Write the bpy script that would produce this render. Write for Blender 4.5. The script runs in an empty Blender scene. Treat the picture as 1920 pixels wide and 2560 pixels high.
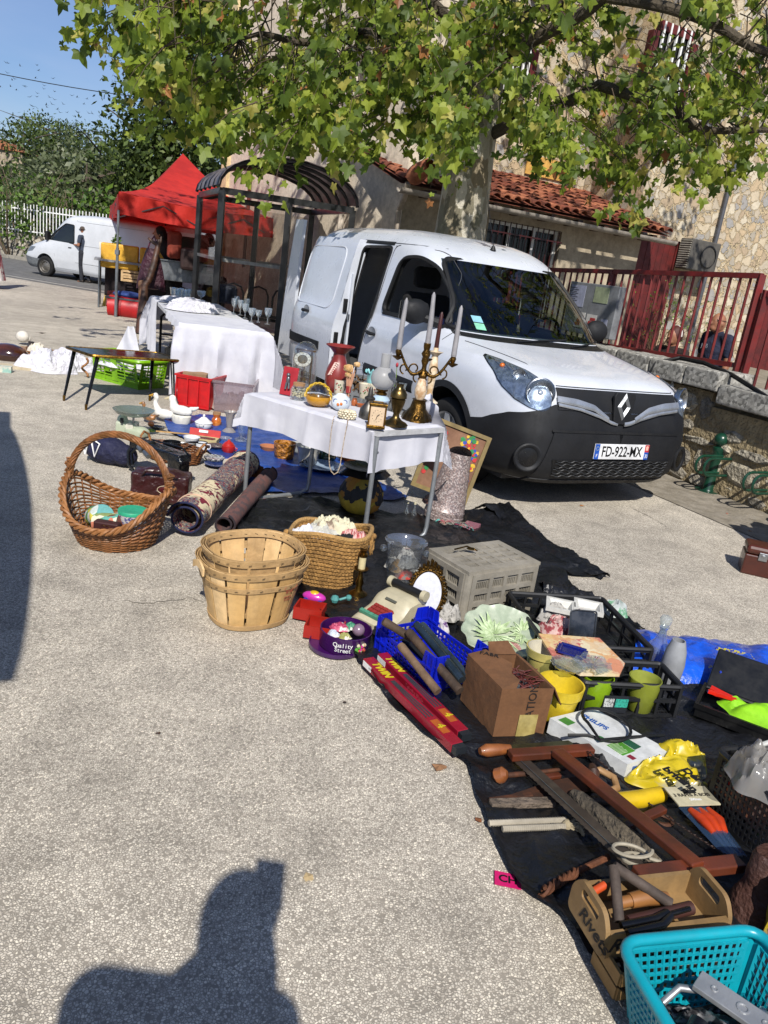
import bpy,bmesh,math,random
import numpy as np
from mathutils import Vector,Matrix
from math import sin,cos,pi,radians,atan2,sqrt,tan
random.seed(7)
SC=bpy.context.scene
COL=SC.collection
PITCH,ROLL,CAMH,FOC=radians(17.5),radians(8.0),1.5,1923.0
_f=Vector((0,cos(PITCH),-sin(PITCH)));_u=Vector((0,sin(PITCH),cos(PITCH)));_r=Vector((1,0,0))
CR=_r*cos(ROLL)+_u*sin(ROLL);CU=_u*cos(ROLL)-_r*sin(ROLL)
cam=bpy.data.objects.new('camera',bpy.data.cameras.new('camera'));COL.objects.link(cam)
m=Matrix((CR,CU,-_f)).transposed().to_4x4();m.translation=(0,0,CAMH)
cam.matrix_world=m
cam.data.sensor_fit='VERTICAL';cam.data.angle=2*math.atan(1280/FOC)
cam.data.clip_end=3000;cam.data.clip_start=.03
SC.camera=cam
SUN_EL,SUN_AZ=radians(43.7),radians(174.3)
w=bpy.data.worlds.new('World');SC.world=w;w.use_nodes=True
nt=w.node_tree;bg=nt.nodes['Background']
sky=nt.nodes.new('ShaderNodeTexSky');sky.sky_type='NISHITA';sky.sun_disc=False
sky.sun_elevation=SUN_EL;sky.sun_rotation=SUN_AZ;sky.air_density=1.15;sky.dust_density=.5;sky.ozone_density=3.5
tc=nt.nodes.new('ShaderNodeTexCoord');mp=nt.nodes.new('ShaderNodeMapping');mp.inputs['Scale'].default_value=(1.2,1.2,5)
nz=nt.nodes.new('ShaderNodeTexNoise');nz.inputs['Scale'].default_value=2.2;nz.inputs['Detail'].default_value=6;nz.inputs['Distortion'].default_value=.6
rp=nt.nodes.new('ShaderNodeMapRange');rp.inputs[1].default_value=.42;rp.inputs[2].default_value=.75;rp.inputs[4].default_value=.3
mx=nt.nodes.new('ShaderNodeMixRGB');mx.inputs[2].default_value=(7.5,7.8,8.2,1)
nt.links.new(tc.outputs['Generated'],mp.inputs[0]);nt.links.new(mp.outputs[0],nz.inputs['Vector'])
nt.links.new(nz.outputs[0],rp.inputs[0]);nt.links.new(rp.outputs[0],mx.inputs[0])
nt.links.new(sky.outputs[0],mx.inputs[1]);tn=nt.nodes.new('ShaderNodeMixRGB');tn.blend_type='MULTIPLY';tn.inputs[0].default_value=1;tn.inputs[2].default_value=(.84,.90,1.12,1);nt.links.new(mx.outputs[0],tn.inputs[1]);nt.links.new(tn.outputs[0],bg.inputs[0]);bg.inputs[1].default_value=.075
sd=bpy.data.lights.new('sun','SUN');sd.energy=5.0;sd.angle=radians(.55);sd.color=(1,.955,.88)
sun=bpy.data.objects.new('sun',sd);COL.objects.link(sun)
to_sun=Vector((sin(SUN_AZ)*cos(SUN_EL),cos(SUN_AZ)*cos(SUN_EL),sin(SUN_EL)))
sun.rotation_euler=to_sun.to_track_quat('Z','Y').to_euler();sun.location=to_sun*30
SC.view_settings.view_transform='Standard';SC.view_settings.look='None'
SC.view_settings.exposure=0.35;SC.view_settings.gamma=1
SC.render.engine='CYCLES'
SC.cycles.transparent_max_bounces=24;SC.cycles.max_bounces=8
def ray(px,py):
 return(_f+CR*((px-960)/FOC)-CU*((py-1280)/FOC)).normalized()
def G(px,py,z=0.0):
 d=ray(px,py);t=(z-CAMH)/d.z
 return Vector((d.x*t,d.y*t,z))
def V(px,py,A,B):
 d=ray(px,py);n=Vector((B[1]-A[1],A[0]-B[0],0));o=Vector((0,0,CAMH))
 t=((Vector((A[0],A[1],0))-o).dot(n))/d.dot(n)
 return o+d*t
def D(px,py,dist):
 d=ray(px,py);return Vector((0,0,CAMH))+d*(dist/d.dot(_f))
def lin(h):
 if not isinstance(h,str):return tuple(h)[:3]
 v=[int(h[i:i+2],16)/255 for i in(0,2,4)]
 return tuple((x/12.92 if x<=.04045 else((x+.055)/1.055)**2.4)for x in v)
_mc={}
class N:
 def __init__(s,mt):s.t=mt.node_tree;s.b=s.t.nodes['Principled BSDF']
 def n(s,ty,**k):
  o=s.t.nodes.new('ShaderNode'+ty)
  for a,v in k.items():
   if a in o.inputs:o.inputs[a].default_value=v
   else:setattr(o,a,v)
  return o
 def l(s,a,b):s.t.links.new(a,b)
def mat(c,r=.55,m=0.,c2=None,ns=8.,bump=0.,bs=60.,spec=.5,coat=0.,sheen=0.,stretch=None,key='',lo=.4,hi=.6,trans=0.,sss=0.):
 k=(c,r,m,c2,ns,bump,bs,spec,coat,sheen,stretch,key,lo,hi,trans)
 if k in _mc:return _mc[k]
 mt=bpy.data.materials.new('surface');mt.use_nodes=True;q=N(mt);b=q.b
 col=lin(c);b.inputs['Base Color'].default_value=(*col,1);b.inputs['Roughness'].default_value=r
 b.inputs['Metallic'].default_value=m;b.inputs['Specular IOR Level'].default_value=spec
 b.inputs['Coat Weight'].default_value=coat;b.inputs['Coat Roughness'].default_value=.05
 if sheen:b.inputs['Sheen Weight'].default_value=sheen
 tx=q.n('TexCoord').outputs['Object']
 if stretch:
  mp=q.n('Mapping');mp.inputs['Scale'].default_value=stretch;q.l(tx,mp.inputs[0]);tx=mp.outputs[0]
 col2=lin(c2)if c2 else tuple(x*.82 for x in col)
 nz=q.n('TexNoise',Scale=ns,Detail=5.,Roughness=.6);q.l(tx,nz.inputs['Vector'])
 rp=q.n('MapRange');rp.inputs[1].default_value=lo;rp.inputs[2].default_value=hi;q.l(nz.outputs[0],rp.inputs[0])
 mx=q.n('MixRGB');mx.inputs[1].default_value=(*col,1);mx.inputs[2].default_value=(*col2,1)
 q.l(rp.outputs[0],mx.inputs[0])
 g1=q.n('TexNoise',Scale=11.,Detail=8.,Roughness=.72);g2=q.n('MapRange');g2.inputs[1].default_value=.36;g2.inputs[2].default_value=.62;g2.inputs[3].default_value=.74 if not coat else.86;g2.inputs[4].default_value=1.06
 tx0=q.n('TexCoord').outputs['Object'];q.l(tx0,g1.inputs['Vector']);q.l(g1.outputs[0],g2.inputs[0]);gm=q.n('MixRGB',blend_type='MULTIPLY');gm.inputs[0].default_value=0. if trans else(.45 if key.startswith('cloth')else.3 if key=='paint' else 1.);q.l(mx.outputs[0],gm.inputs[1]);q.l(g2.outputs[0],gm.inputs[2]);mx=gm
 g3=q.n('MapRange');g3.inputs[1].default_value=.35;g3.inputs[2].default_value=.65;g3.inputs[3].default_value=min(1,r+.16);g3.inputs[4].default_value=max(.02,r-.05)
 if not trans:q.l(g1.outputs[0],g3.inputs[0]);q.l(g3.outputs[0],b.inputs['Roughness'])
 q.l(mx.outputs[0],b.inputs['Base Color'])
 if bump:
  n2=q.n('TexNoise',Scale=bs,Detail=4.);q.l(tx,n2.inputs['Vector'])
  bm=q.n('Bump',Strength=min(1.,bump*2),Distance=bump*.5/bs*4);q.l(n2.outputs[0],bm.inputs['Height']);q.l(bm.outputs[0],b.inputs['Normal'])
 if trans:
  tr=q.n('BsdfTranslucent');tr.inputs[0].default_value=(*col,1);q.l(mx.outputs[0],tr.inputs[0])
  ms=q.n('MixShader');ms.inputs[0].default_value=trans
  q.l(b.outputs[0],ms.inputs[1]);q.l(tr.outputs[0],ms.inputs[2]);q.l(ms.outputs[0],q.t.nodes['Material Output'].inputs[0])
 _mc[k]=mt;return mt
def glass(tint=(.93,.96,.95),rough=.02,refl=1.0,ior=1.5,cloudy=0.,cc=(.8,.8,.8)):
 k=('glass',tint,rough,refl,ior,cloudy,cc)
 if k in _mc:return _mc[k]
 mt=bpy.data.materials.new('glass');mt.use_nodes=True;q=N(mt)
 t=q.n('BsdfTransparent');t.inputs[0].default_value=(*tint,1)
 g=q.n('BsdfGlossy');g.inputs['Roughness'].default_value=rough;g.inputs[0].default_value=(refl,refl,refl,1)
 lw=q.n('LayerWeight',Blend=.5);pw=q.n('Math',operation='POWER');pw.inputs[1].default_value=4.;q.l(lw.outputs['Facing'],pw.inputs[0])
 f=q.n('Math',operation='MULTIPLY_ADD');f.inputs[1].default_value=.8;f.inputs[2].default_value=((ior-1)/(ior+1))**2*1.6;q.l(pw.outputs[0],f.inputs[0]);ms=q.n('MixShader');q.l(f.outputs[0],ms.inputs[0]);q.l(t.outputs[0],ms.inputs[1]);q.l(g.outputs[0],ms.inputs[2])
 out=ms.outputs[0]
 if cloudy:
  d=q.n('BsdfDiffuse');d.inputs[0].default_value=(*cc,1);m2=q.n('MixShader');m2.inputs[0].default_value=cloudy
  tl=q.n('BsdfTranslucent');tl.inputs[0].default_value=(*cc,1);m3=q.n('MixShader');m3.inputs[0].default_value=.4
  q.l(d.outputs[0],m3.inputs[1]);q.l(tl.outputs[0],m3.inputs[2])
  q.l(out,m2.inputs[1]);q.l(m3.outputs[0],m2.inputs[2]);out=m2.outputs[0]
 q.l(out,q.t.nodes['Material Output'].inputs[0]);_mc[k]=mt;return mt
def voro(cols,scale=20.,r=.8,dark=None,edge=.06,bump=.5,stretch=None,warp=.0,m=0.,key='',smooth=False):
 """cells of varied colours; with dark: mortar/joint colour between the cells"""
 mt=bpy.data.materials.new('cells');mt.use_nodes=True;q=N(mt);b=q.b
 b.inputs['Roughness'].default_value=r;b.inputs['Metallic'].default_value=m
 tx=q.n('TexCoord').outputs['Object']
 if stretch:
  mp=q.n('Mapping');mp.inputs['Scale'].default_value=stretch;q.l(tx,mp.inputs[0]);tx=mp.outputs[0]
 if warp:
  nz=q.n('TexNoise',Scale=scale*.6,Detail=7.,Roughness=.62);q.l(tx,nz.inputs['Vector'])
  va=q.n('VectorMath',operation='MULTIPLY_ADD');va.inputs[1].default_value=(warp,)*3;q.l(nz.outputs['Color'],va.inputs[0]);q.l(tx,va.inputs[2]);tx=va.outputs[0]
 v=q.n('TexVoronoi',Scale=scale);q.l(tx,v.inputs['Vector'])
 sp=q.n('SeparateXYZ');q.l(v.outputs['Color'],sp.inputs[0])
 cr=q.n('ValToRGB');e=cr.color_ramp;e.interpolation='LINEAR' if smooth else 'CONSTANT'
 for i,c in enumerate(cols):
  el=e.elements[i]if i<2 else e.elements.new(1)
  el.position=i/len(cols);el.color=(*lin(c),1)
 for i in range(len(cols)):e.elements[i].position=i/len(cols)
 q.l(sp.outputs[0],cr.inputs[0]);out=cr.outputs[0]
 n3=q.n('TexNoise',Scale=scale*3,Detail=8.,Roughness=.7);q.l(tx,n3.inputs['Vector'])
 ml=q.n('MixRGB',blend_type='MULTIPLY');ml.inputs[0].default_value=.75;q.l(out,ml.inputs[1]);q.l(n3.outputs[0],ml.inputs[2])
 gm=q.n('Gamma');gm.inputs[1].default_value=.68;q.l(ml.outputs[0],gm.inputs[0]);out=gm.outputs[0]
 h=n3.outputs[0]
 if dark:
  v2=q.n('TexVoronoi',Scale=scale,feature='DISTANCE_TO_EDGE');q.l(tx,v2.inputs['Vector'])
  rp=q.n('MapRange');rp.inputs[1].default_value=edge*.4;rp.inputs[2].default_value=edge;q.l(v2.outputs['Distance'],rp.inputs[0])
  mx=q.n('MixRGB');mx.inputs[1].default_value=(*lin(dark),1);q.l(rp.outputs[0],mx.inputs[0]);q.l(out,mx.inputs[2]);out=mx.outputs[0]
  ad=q.n('Math',operation='MULTIPLY_ADD');ad.inputs[1].default_value=.25;q.l(n3.outputs[0],ad.inputs[0]);q.l(rp.outputs[0],ad.inputs[2]);h=ad.outputs[0]
 q.l(out,b.inputs['Base Color'])
 if bump:
  bm=q.n('Bump',Strength=bump,Distance=.25/scale);q.l(h,bm.inputs['Height']);q.l(bm.outputs[0],b.inputs['Normal'])
 return mt
def basis(d):
 d=Vector(d).normalized();a=Vector((0,0,1))if abs(d.z)<.9 else Vector((1,0,0))
 x=a.cross(d).normalized();return x,d.cross(x),d
class MB:
 def __init__(s):s.v=[];s.f=[];s.m=[];s.k=0
 def add(s,vs,fs):
  o=len(s.v);s.v+=[tuple(v)for v in vs];s.f+=[tuple(i+o for i in f)for f in fs];s.m+=[s.k]*len(fs);return s
 def mi(s,k):s.k=k;return s
 def box(s,c,d,rz=0.,R=None,taper=1.):
  hx,hy,hz=d[0]/2,d[1]/2,d[2]/2
  R=R or Matrix.Rotation(rz,3,'Z');c=Vector(c)
  vs=[c+R@Vector((x*(taper if z<0 else 1),y*(taper if z<0 else 1),z))for x,y,z in((-hx,-hy,-hz),(hx,-hy,-hz),(hx,hy,-hz),(-hx,hy,-hz),(-hx,-hy,hz),(hx,-hy,hz),(hx,hy,hz),(-hx,hy,hz))]
  return s.add(vs,[(0,3,2,1),(4,5,6,7),(0,1,5,4),(1,2,6,5),(2,3,7,6),(3,0,4,7)])
 def bar(s,a,b,w,h=None,up=(0,0,1)):
  a,b=Vector(a),Vector(b);h=h or w;d=(b-a);L=d.length;d=d/L
  up=Vector(up)
  if abs(up.dot(d))>.98:up=Vector((1,0,0))
  x=d.cross(up).normalized();z=x.cross(d)
  return s.box((a+b)/2,(w,L,h),R=Matrix((x,d,z)).transposed())
 def tube(s,pts,r,n=8,cap=True,close=False):
  pts=[Vector(p)for p in pts];k=len(pts);rs=r if isinstance(r,(list,tuple))else[r]*k
  vs=[];pv=None
  for i,p in enumerate(pts):
   if close:t=pts[(i+1)%k]-pts[i-1]
   else:t=pts[min(i+1,k-1)]-pts[max(i-1,0)]
   if t.length<1e-9:t=Vector((0,0,1))
   t.normalize()
   if pv is None:x,y,_=basis(t)
   else:
    x=pv-t*pv.dot(t)
    if x.length<1e-6:x=basis(t)[0]
    x.normalize();y=t.cross(x)
   pv=x
   for j in range(n):
    a=2*pi*j/n;vs.append(p+(x*cos(a)+y*sin(a))*rs[i])
  fs=[]
  for i in range(k if close else k-1):
   for j in range(n):
    a,b=i*n+j,i*n+(j+1)%n;c,d=((i+1)%k)*n+(j+1)%n,((i+1)%k)*n+j
    fs.append((a,b,c,d))
  if cap and not close:fs+=[tuple(range(n-1,-1,-1)),tuple(range((k-1)*n,k*n))]
  return s.add(vs,fs)
 def lathe(s,prof,c=(0,0,0),n=28,ax=(0,0,1),wav=None,sx=1.,sy=1.,a0=0.,a1=2*pi):
  c=Vector(c);x,y,z=basis(ax)
  if ax==(0,0,1):x,y,z=Vector((1,0,0)),Vector((0,1,0)),Vector((0,0,1))
  vs=[];k=len(prof)
  for i,(r,h)in enumerate(prof):
   for j in range(n):
    a=a0+(a1-a0)*j/n;rr=r;hh=h
    if wav:rr,hh=wav(r,h,a,i)
    vs.append(c+x*(rr*cos(a)*sx)+y*(rr*sin(a)*sy)+z*hh)
  fs=[(i*n+j,i*n+(j+1)%n,(i+1)*n+(j+1)%n,(i+1)*n+j)for i in range(k-1)for j in range(n)]
  if prof[0][0]>1e-4:pass
  return s.add(vs,fs)
 def cyl(s,a,b,r,r2=None,n=16):
  return s.tube([a,b],[r,r if r2 is None else r2],n)
 def sph(s,c,r,n=16,sc=(1,1,1),R=None):
  c=Vector(c);vs=[];h=n//2;R=R or Matrix.Identity(3)
  for i in range(1,h):
   for j in range(n):
    p=pi*i/h;a=2*pi*j/n
    vs.append(c+R@Vector((r*sin(p)*cos(a)*sc[0],r*sin(p)*sin(a)*sc[1],r*cos(p)*sc[2])))
  vs+=[c+R@Vector((0,0,r*sc[2])),c-R@Vector((0,0,r*sc[2]))];T=len(vs)-2
  fs=[(i*n+j,(i+1)*n+j,(i+1)*n+(j+1)%n,i*n+(j+1)%n)for i in range(h-2)for j in range(n)]
  fs+=[(T,j,(j+1)%n)for j in range(n)]+[(T+1,(h-2)*n+(j+1)%n,(h-2)*n+j)for j in range(n)]
  return s.add(vs,fs)
 def prism(s,poly,z0,z1,M=None):
  n=len(poly);M=M or Matrix.Identity(4)
  vs=[M@Vector((x,y,z0))for x,y in poly]+[M@Vector((x,y,z1))for x,y in poly]
  return s.add(vs,[tuple(range(n-1,-1,-1)),tuple(range(n,2*n))]+[(i,(i+1)%n,n+(i+1)%n,n+i)for i in range(n)])
 def grid(s,fn,nu,nv,thick=0.):
  P=[[Vector(fn(i/nu,j/nv))for j in range(nv+1)]for i in range(nu+1)]
  fs=[(i*(nv+1)+j,(i+1)*(nv+1)+j,(i+1)*(nv+1)+j+1,i*(nv+1)+j+1)for i in range(nu)for j in range(nv)]
  s.add([p for r in P for p in r],fs)
  if thick:
   Q=[]
   for i in range(nu+1):
    for j in range(nv+1):
     a=P[min(i+1,nu)][j]-P[max(i-1,0)][j];b=P[i][min(j+1,nv)]-P[i][max(j-1,0)]
     nn=a.cross(b);nn=nn.normalized()if nn.length>1e-9 else Vector((0,0,1))
     Q.append(P[i][j]-nn*thick)
   s.add(Q,[f[::-1]for f in fs])
   o=len(s.v)-2*len(Q);m=len(Q);E=[i*(nv+1)for i in range(nu+1)];E2=[i*(nv+1)+nv for i in range(nu+1)]
   E3=list(range(nv+1));E4=[nu*(nv+1)+j for j in range(nv+1)]
   for L in(E,E2,E3,E4):
    for a,b in zip(L,L[1:]):s.f.append((o+a,o+b,o+m+b,o+m+a));s.m.append(s.k)
  return s
 def lattice(s,o,u,v,W,H,nx,ny,b,t,border=None):
  """open grid panel: o corner, u/v unit vectors, nx*ny openings"""
  o,u,v=Vector(o),Vector(u),Vector(v);n=u.cross(v);border=border or b
  for i in range(nx+1):
   w_=border if i in(0,nx)else b
   x=w_/2 if i==0 else(W-w_/2 if i==nx else border+(W-2*border)*i/nx)
   s.box(o+u*x+v*(H/2),(w_,H,t),R=Matrix((u,v,n)).transposed())
  for j in range(ny+1):
   w_=border if j in(0,ny)else b
   y=w_/2 if j==0 else(H-w_/2 if j==ny else border+(H-2*border)*j/ny)
   s.box(o+u*(W/2)+v*y,(W-.0006,w_-.0004,t*.94),R=Matrix((u,v,n)).transposed())
  return s
 def build(s,name,mats,parent=None,smooth=False,bevel=0.,loc=None,auto=None):
  me=bpy.data.meshes.new(name);me.from_pydata(s.v,[],s.f)
  mats=mats if isinstance(mats,(list,tuple))else[mats]
  for x in mats:me.materials.append(x)
  if len(mats)>1:me.polygons.foreach_set('material_index',s.m)
  o=bpy.data.objects.new(name,me);COL.objects.link(o)
  if smooth or auto:
   me.polygons.foreach_set('use_smooth',[True]*len(me.polygons))
   me.set_sharp_from_angle(angle=radians(auto or 40))
  if bevel:
   b=o.modifiers.new('b','BEVEL');b.width=bevel;b.segments=2;b.limit_method='ANGLE'
  if parent:o.parent=parent
  if loc is not None:o.location=loc
  return o
def bake(o):
 """apply an object's modifiers into plain mesh data"""
 dg=bpy.context.evaluated_depsgraph_get();me=bpy.data.meshes.new_from_object(o.evaluated_get(dg))
 o.modifiers.clear();o.data=me;return o
def remesh(o,vs,sm=3):
 r=o.modifiers.new('r','REMESH');r.mode='VOXEL';r.voxel_size=vs;r.use_smooth_shade=True
 if sm:q=o.modifiers.new('s','SMOOTH');q.iterations=sm;q.factor=.5
 return bake(o)
def crumple(o,s=.02,sc=.1,lev=0):
 t=bpy.data.textures.new('n','CLOUDS');t.noise_scale=sc;t.noise_depth=3
 if lev:d=o.modifiers.new('s','SUBSURF');d.levels=d.render_levels=lev;d.subdivision_type='SIMPLE'
 d=o.modifiers.new('d','DISPLACE');d.texture=t;d.strength=s;d.mid_level=.5;d.texture_coords='GLOBAL'
 return bake(o)
def tag(o,label,cat,group=None,kind=None):
 o['label']=label;o['category']=cat
 if group:o['group']=group
 if kind:o['kind']=kind
 return o
def T(name,label,cat,loc=(0,0,0),rz=0.,group=None):
 o=bpy.data.objects.new(name,None);COL.objects.link(o);o.empty_display_size=.1
 o.location=loc;o.rotation_euler=(0,0,rz)
 return tag(o,label,cat,group)
def structure(o):o['kind']='structure';return o
def copy_tree(o,parent=None):
 c=o.copy();COL.objects.link(c)
 if parent:c.parent=parent
 for ch in[x for x in COL.objects if x.parent==o]:copy_tree(ch,c)
 return c
def text(name,s,size,m,parent,M,ext=.0006,font_scale=(1,1),bold=0.,shear=0.,sp=1.):
 cu=bpy.data.curves.new(name,'FONT');cu.body=s;cu.size=size;cu.extrude=ext;cu.align_x='CENTER';cu.align_y='CENTER'
 cu.offset=bold;cu.shear=shear;cu.space_character=sp;cu.resolution_u=3
 o=bpy.data.objects.new(name,cu);COL.objects.link(o)
 dg=bpy.context.evaluated_depsgraph_get();me=bpy.data.meshes.new_from_object(o.evaluated_get(dg))
 bpy.data.objects.remove(o);me.transform(M@Matrix.Diagonal((font_scale[0],font_scale[1],1,1)))
 me.materials.clear();me.materials.append(m)
 o=bpy.data.objects.new(name,me);COL.objects.link(o)
 if parent:o.parent=parent
 return o
def frame(o,u,v):
 """matrix: text plane at o, reading direction u, up direction v"""
 u=Vector(u).normalized();v=Vector(v);v=(v-u*v.dot(u)).normalized();n=u.cross(v)
 M=Matrix((u,v,n)).transposed().to_4x4();M.translation=Vector(o);return M
def ang(a,b):return atan2(b[1]-a[1],b[0]-a[0])
def arc(c,r,a0,a1,n,ax='xz',sx=1.,sy=1.):
 out=[]
 for i in range(n+1):
  a=a0+(a1-a0)*i/n;p=(r*cos(a)*sx,r*sin(a)*sy)
  out.append(Vector(c)+(Vector((p[0],0,p[1]))if ax=='xz' else Vector((p[0],p[1],0))if ax=='xy' else Vector((0,p[0],p[1]))))
 return out
from mathutils import noise as NZ
def heap(name,c,rx,ry,h,m,seed=0,parent=None,n=40,rough=.5,thick=.004,rz=0.,fold=None):
 """crumpled cloth heap"""
 rnd=random.Random(seed);c=Vector(c);cr,sr=cos(rz),sin(rz);off=Vector((seed*3.7,seed*1.3,0));F=fold or max(.05,min(.16,rx*.42))
 def f(u,v):
  a=2*pi*u;r=v**.75
  e=1+.16*NZ.noise(Vector((cos(a)*1.3,sin(a)*1.3,seed)))*1.6+.07*sin(5*a+seed)
  x,y=rx*r*cos(a)*e,ry*r*sin(a)*e
  q=Vector((x,y,0))/F+off;w_=Vector((NZ.noise(q*.7),NZ.noise(q*.7+Vector((9,0,0))),0))*1.1
  rd_=1-abs(NZ.noise(q*.75+w_))*2.4;r2=1-abs(NZ.noise(q*1.7+w_*2))*2.2
  z=h*((1-r**2.2)*(.55+.3*NZ.noise(q*.4))+(.30*rd_+.14*r2)*min(1,(1-r)*5)*.9)
  return c+Vector((x*cr-y*sr,x*sr+y*cr,max(.003,z)))
 return MB().grid(f,n*2,n).build(name,m,parent,smooth=True)
WHITE=mat('e6e6e4',.35);BLK=mat('0c0c0d',.5);BLKG=mat('0a0a0b',.22);STEEL=mat('8d9296',.35,.9)
BRASS=mat('8a6a30',.28,1.,c2='5a4420',ns=30);GOLD=mat('a37c36',.3,1.,c2='5e441c',ns=40,bump=.2,bs=200)
CLOTH=mat('c8c8cf',.85,c2='bcbcc5',ns=5,bump=.10,bs=10,sheen=.2,key='cloth',trans=.12)
CLOTHS=mat('cbcad0',.85,c2='bbbac3',ns=5,bump=.5,bs=22,sheen=.2,key='cloth2')
GLS=glass((.90,.94,.94),.02,1.,2.0,.04,(.75,.78,.8));GLSF=glass((.85,.9,.88),.12,1.,1.6,.25)
WOODL=mat('c89a5c',.6,c2='a87840',ns=4,stretch=(1,1,.15),bump=.1);WOODD=mat('4a2c1a',.55,c2='2f1b10',ns=9,bump=.15)
# ================================================= ground, road, hills
def asphalt():
 mt=bpy.data.materials.new('aggregate');mt.use_nodes=True;q=N(mt);b=q.b;b.inputs['Roughness'].default_value=.85
 tx=q.n('TexCoord').outputs['Object']
 nz=q.n('TexNoise',Scale=60.,Detail=2.);q.l(tx,nz.inputs['Vector'])
 va=q.n('VectorMath',operation='MULTIPLY_ADD');va.inputs[1].default_value=(.008,)*3;q.l(nz.outputs['Color'],va.inputs[0]);q.l(tx,va.inputs[2])
 v=q.n('TexVoronoi',Scale=150.,Randomness=1.);q.l(va.outputs[0],v.inputs['Vector'])
 e=q.n('TexVoronoi',Scale=150.,feature='DISTANCE_TO_EDGE');q.l(va.outputs[0],e.inputs['Vector'])
 sp=q.n('SeparateXYZ');q.l(v.outputs['Color'],sp.inputs[0])
 cr=q.n('ValToRGB');R=cr.color_ramp;R.elements[0].color=(.44,.39,.32,1);R.elements[1].color=(.82,.74,.60,1)
 x=R.elements.new(.45);x.color=(.55,.495,.41,1);x=R.elements.new(.8);x.color=(.66,.60,.50,1)
 q.l(sp.outputs[0],cr.inputs[0])
 rp=q.n('MapRange');rp.inputs[1].default_value=.04;rp.inputs[2].default_value=.16;q.l(e.outputs['Distance'],rp.inputs[0])
 gt=q.n('MapRange');gt.inputs[1].default_value=.1;gt.inputs[2].default_value=.2;q.l(sp.outputs[1],gt.inputs[0])
 mu=q.n('Math',operation='MULTIPLY');q.l(rp.outputs[0],mu.inputs[0]);q.l(gt.outputs[0],mu.inputs[1])
 mx=q.n('MixRGB');mx.inputs[1].default_value=(.27,.24,.195,1);q.l(mu.outputs[0],mx.inputs[0]);q.l(cr.outputs[0],mx.inputs[2])
 n2=q.n('TexNoise',Scale=.55,Detail=6.,Roughness=.6,Distortion=.5);q.l(tx,n2.inputs['Vector'])
 r2=q.n('MapRange');r2.inputs[1].default_value=.3;r2.inputs[2].default_value=.7;r2.inputs[3].default_value=.78;r2.inputs[4].default_value=1.14;q.l(n2.outputs[0],r2.inputs[0])
 n4=q.n('TexNoise',Scale=5.,Detail=5.,Roughness=.65);q.l(tx,n4.inputs['Vector'])
 r4=q.n('MapRange');r4.inputs[1].default_value=.28;r4.inputs[2].default_value=.6;r4.inputs[3].default_value=.72;r4.inputs[4].default_value=1.04;q.l(n4.outputs[0],r4.inputs[0])
 m3=q.n('MixRGB',blend_type='MULTIPLY');m3.inputs[0].default_value=1;q.l(mx.outputs[0],m3.inputs[1]);q.l(r2.outputs[0],m3.inputs[2])
 m4=q.n('MixRGB',blend_type='MULTIPLY');m4.inputs[0].default_value=1;q.l(m3.outputs[0],m4.inputs[1]);q.l(r4.outputs[0],m4.inputs[2])
 q.l(m4.outputs[0],b.inputs['Base Color'])
 bm=q.n('Bump',Strength=.55,Distance=.003);q.l(mu.outputs[0],bm.inputs['Height']);q.l(bm.outputs[0],b.inputs['Normal'])
 return mt
rnd=random.Random(77)
for i,(pts,w_)in enumerate([([(1575,1268),(1610,1285),(1640,1300),(1668,1318),(1700,1345)],.006),([(1680,1262),(1730,1272),(1790,1290)],.010),([(300,1500),(380,1510),(470,1495),(520,1515)],.0025)]):
 q=[G(x,y)for x,y in pts];P=[]
 for a,b in zip(q,q[1:]):
  for k in range(6):P.append(a.lerp(b,k/6)+Vector((rnd.uniform(-.012,.012),rnd.uniform(-.012,.012),0)))
 n=len(P);vs=[]
 for k,p in enumerate(P):
  w2=w_*rnd.uniform(.4,1.2)*min(1,k/3,(n-1-k)/3);vs+=[(p.x,p.y-w2,.0022),(p.x,p.y+w2,.0022)]
 structure(MB().add(vs,[(2*k,2*k+2,2*k+3,2*k+1)for k in range(n-1)]).build('crack',mat('4a433a',.95)))
structure(MB().add([(-400,-60,0),(400,-60,0),(400,500,0),(-400,500,0)],[(0,1,2,3)]).build('ground',asphalt()))
ASPH=mat('6b6a68',.9,c2='585755',ns=3,bump=.4,bs=90)
ra,rb=G(0,690),G(285,738);rd=(rb-ra).normalized();rn=Vector((-rd.y,rd.x,0))
def strip(name,o0,o1,z,mt,a=-60,b=9.5):
 p=[ra+rd*a+rn*o0,ra+rd*b+rn*o0,ra+rd*b+rn*o1,ra+rd*a+rn*o1]
 return structure(MB().add([(v.x,v.y,z)for v in p],[(0,1,2,3)]).build(name,mt))
strip('road',0,7.2,.004,ASPH,b=14)
structure(MB().bar(ra-rd*60+rn*7.28+Vector((0,0,.06)),ra+rd*30+rn*7.28+Vector((0,0,.06)),.15,.13).build('kerb',mat('8f8a80',.9,bump=.3)))
strip('verge',7.36,9.4,.009,mat('8a6d4a',.95,c2='5e4b34',ns=4,bump=.5,bs=40),b=30)
structure(MB().add([(v.x,v.y,.008)for v in(ra+rd*-30+rn*.35,ra+rd*7+rn*.35,ra+rd*7+rn*.47,ra+rd*-30+rn*.47)],[(0,1,2,3)]).build('road_marking',mat('b9b5aa',.8)))
wa,wb=Vector((2.6,7.15,0)),Vector((3.2,6.0,0));wd=(wb-wa).normalized();wn=Vector((wd.y,-wd.x,0))
pv=[wa-wd*4+wn*.75,wb+wd*5+wn*.75,wb+wd*5-wn*.1,wa-wd*4-wn*.1]
structure(MB().add([(v.x,v.y,.006)for v in pv],[(0,1,2,3)]).build('pavement',mat('8d8578',.9,c2='7a7264',ns=6,bump=.4,bs=60)))
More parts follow.
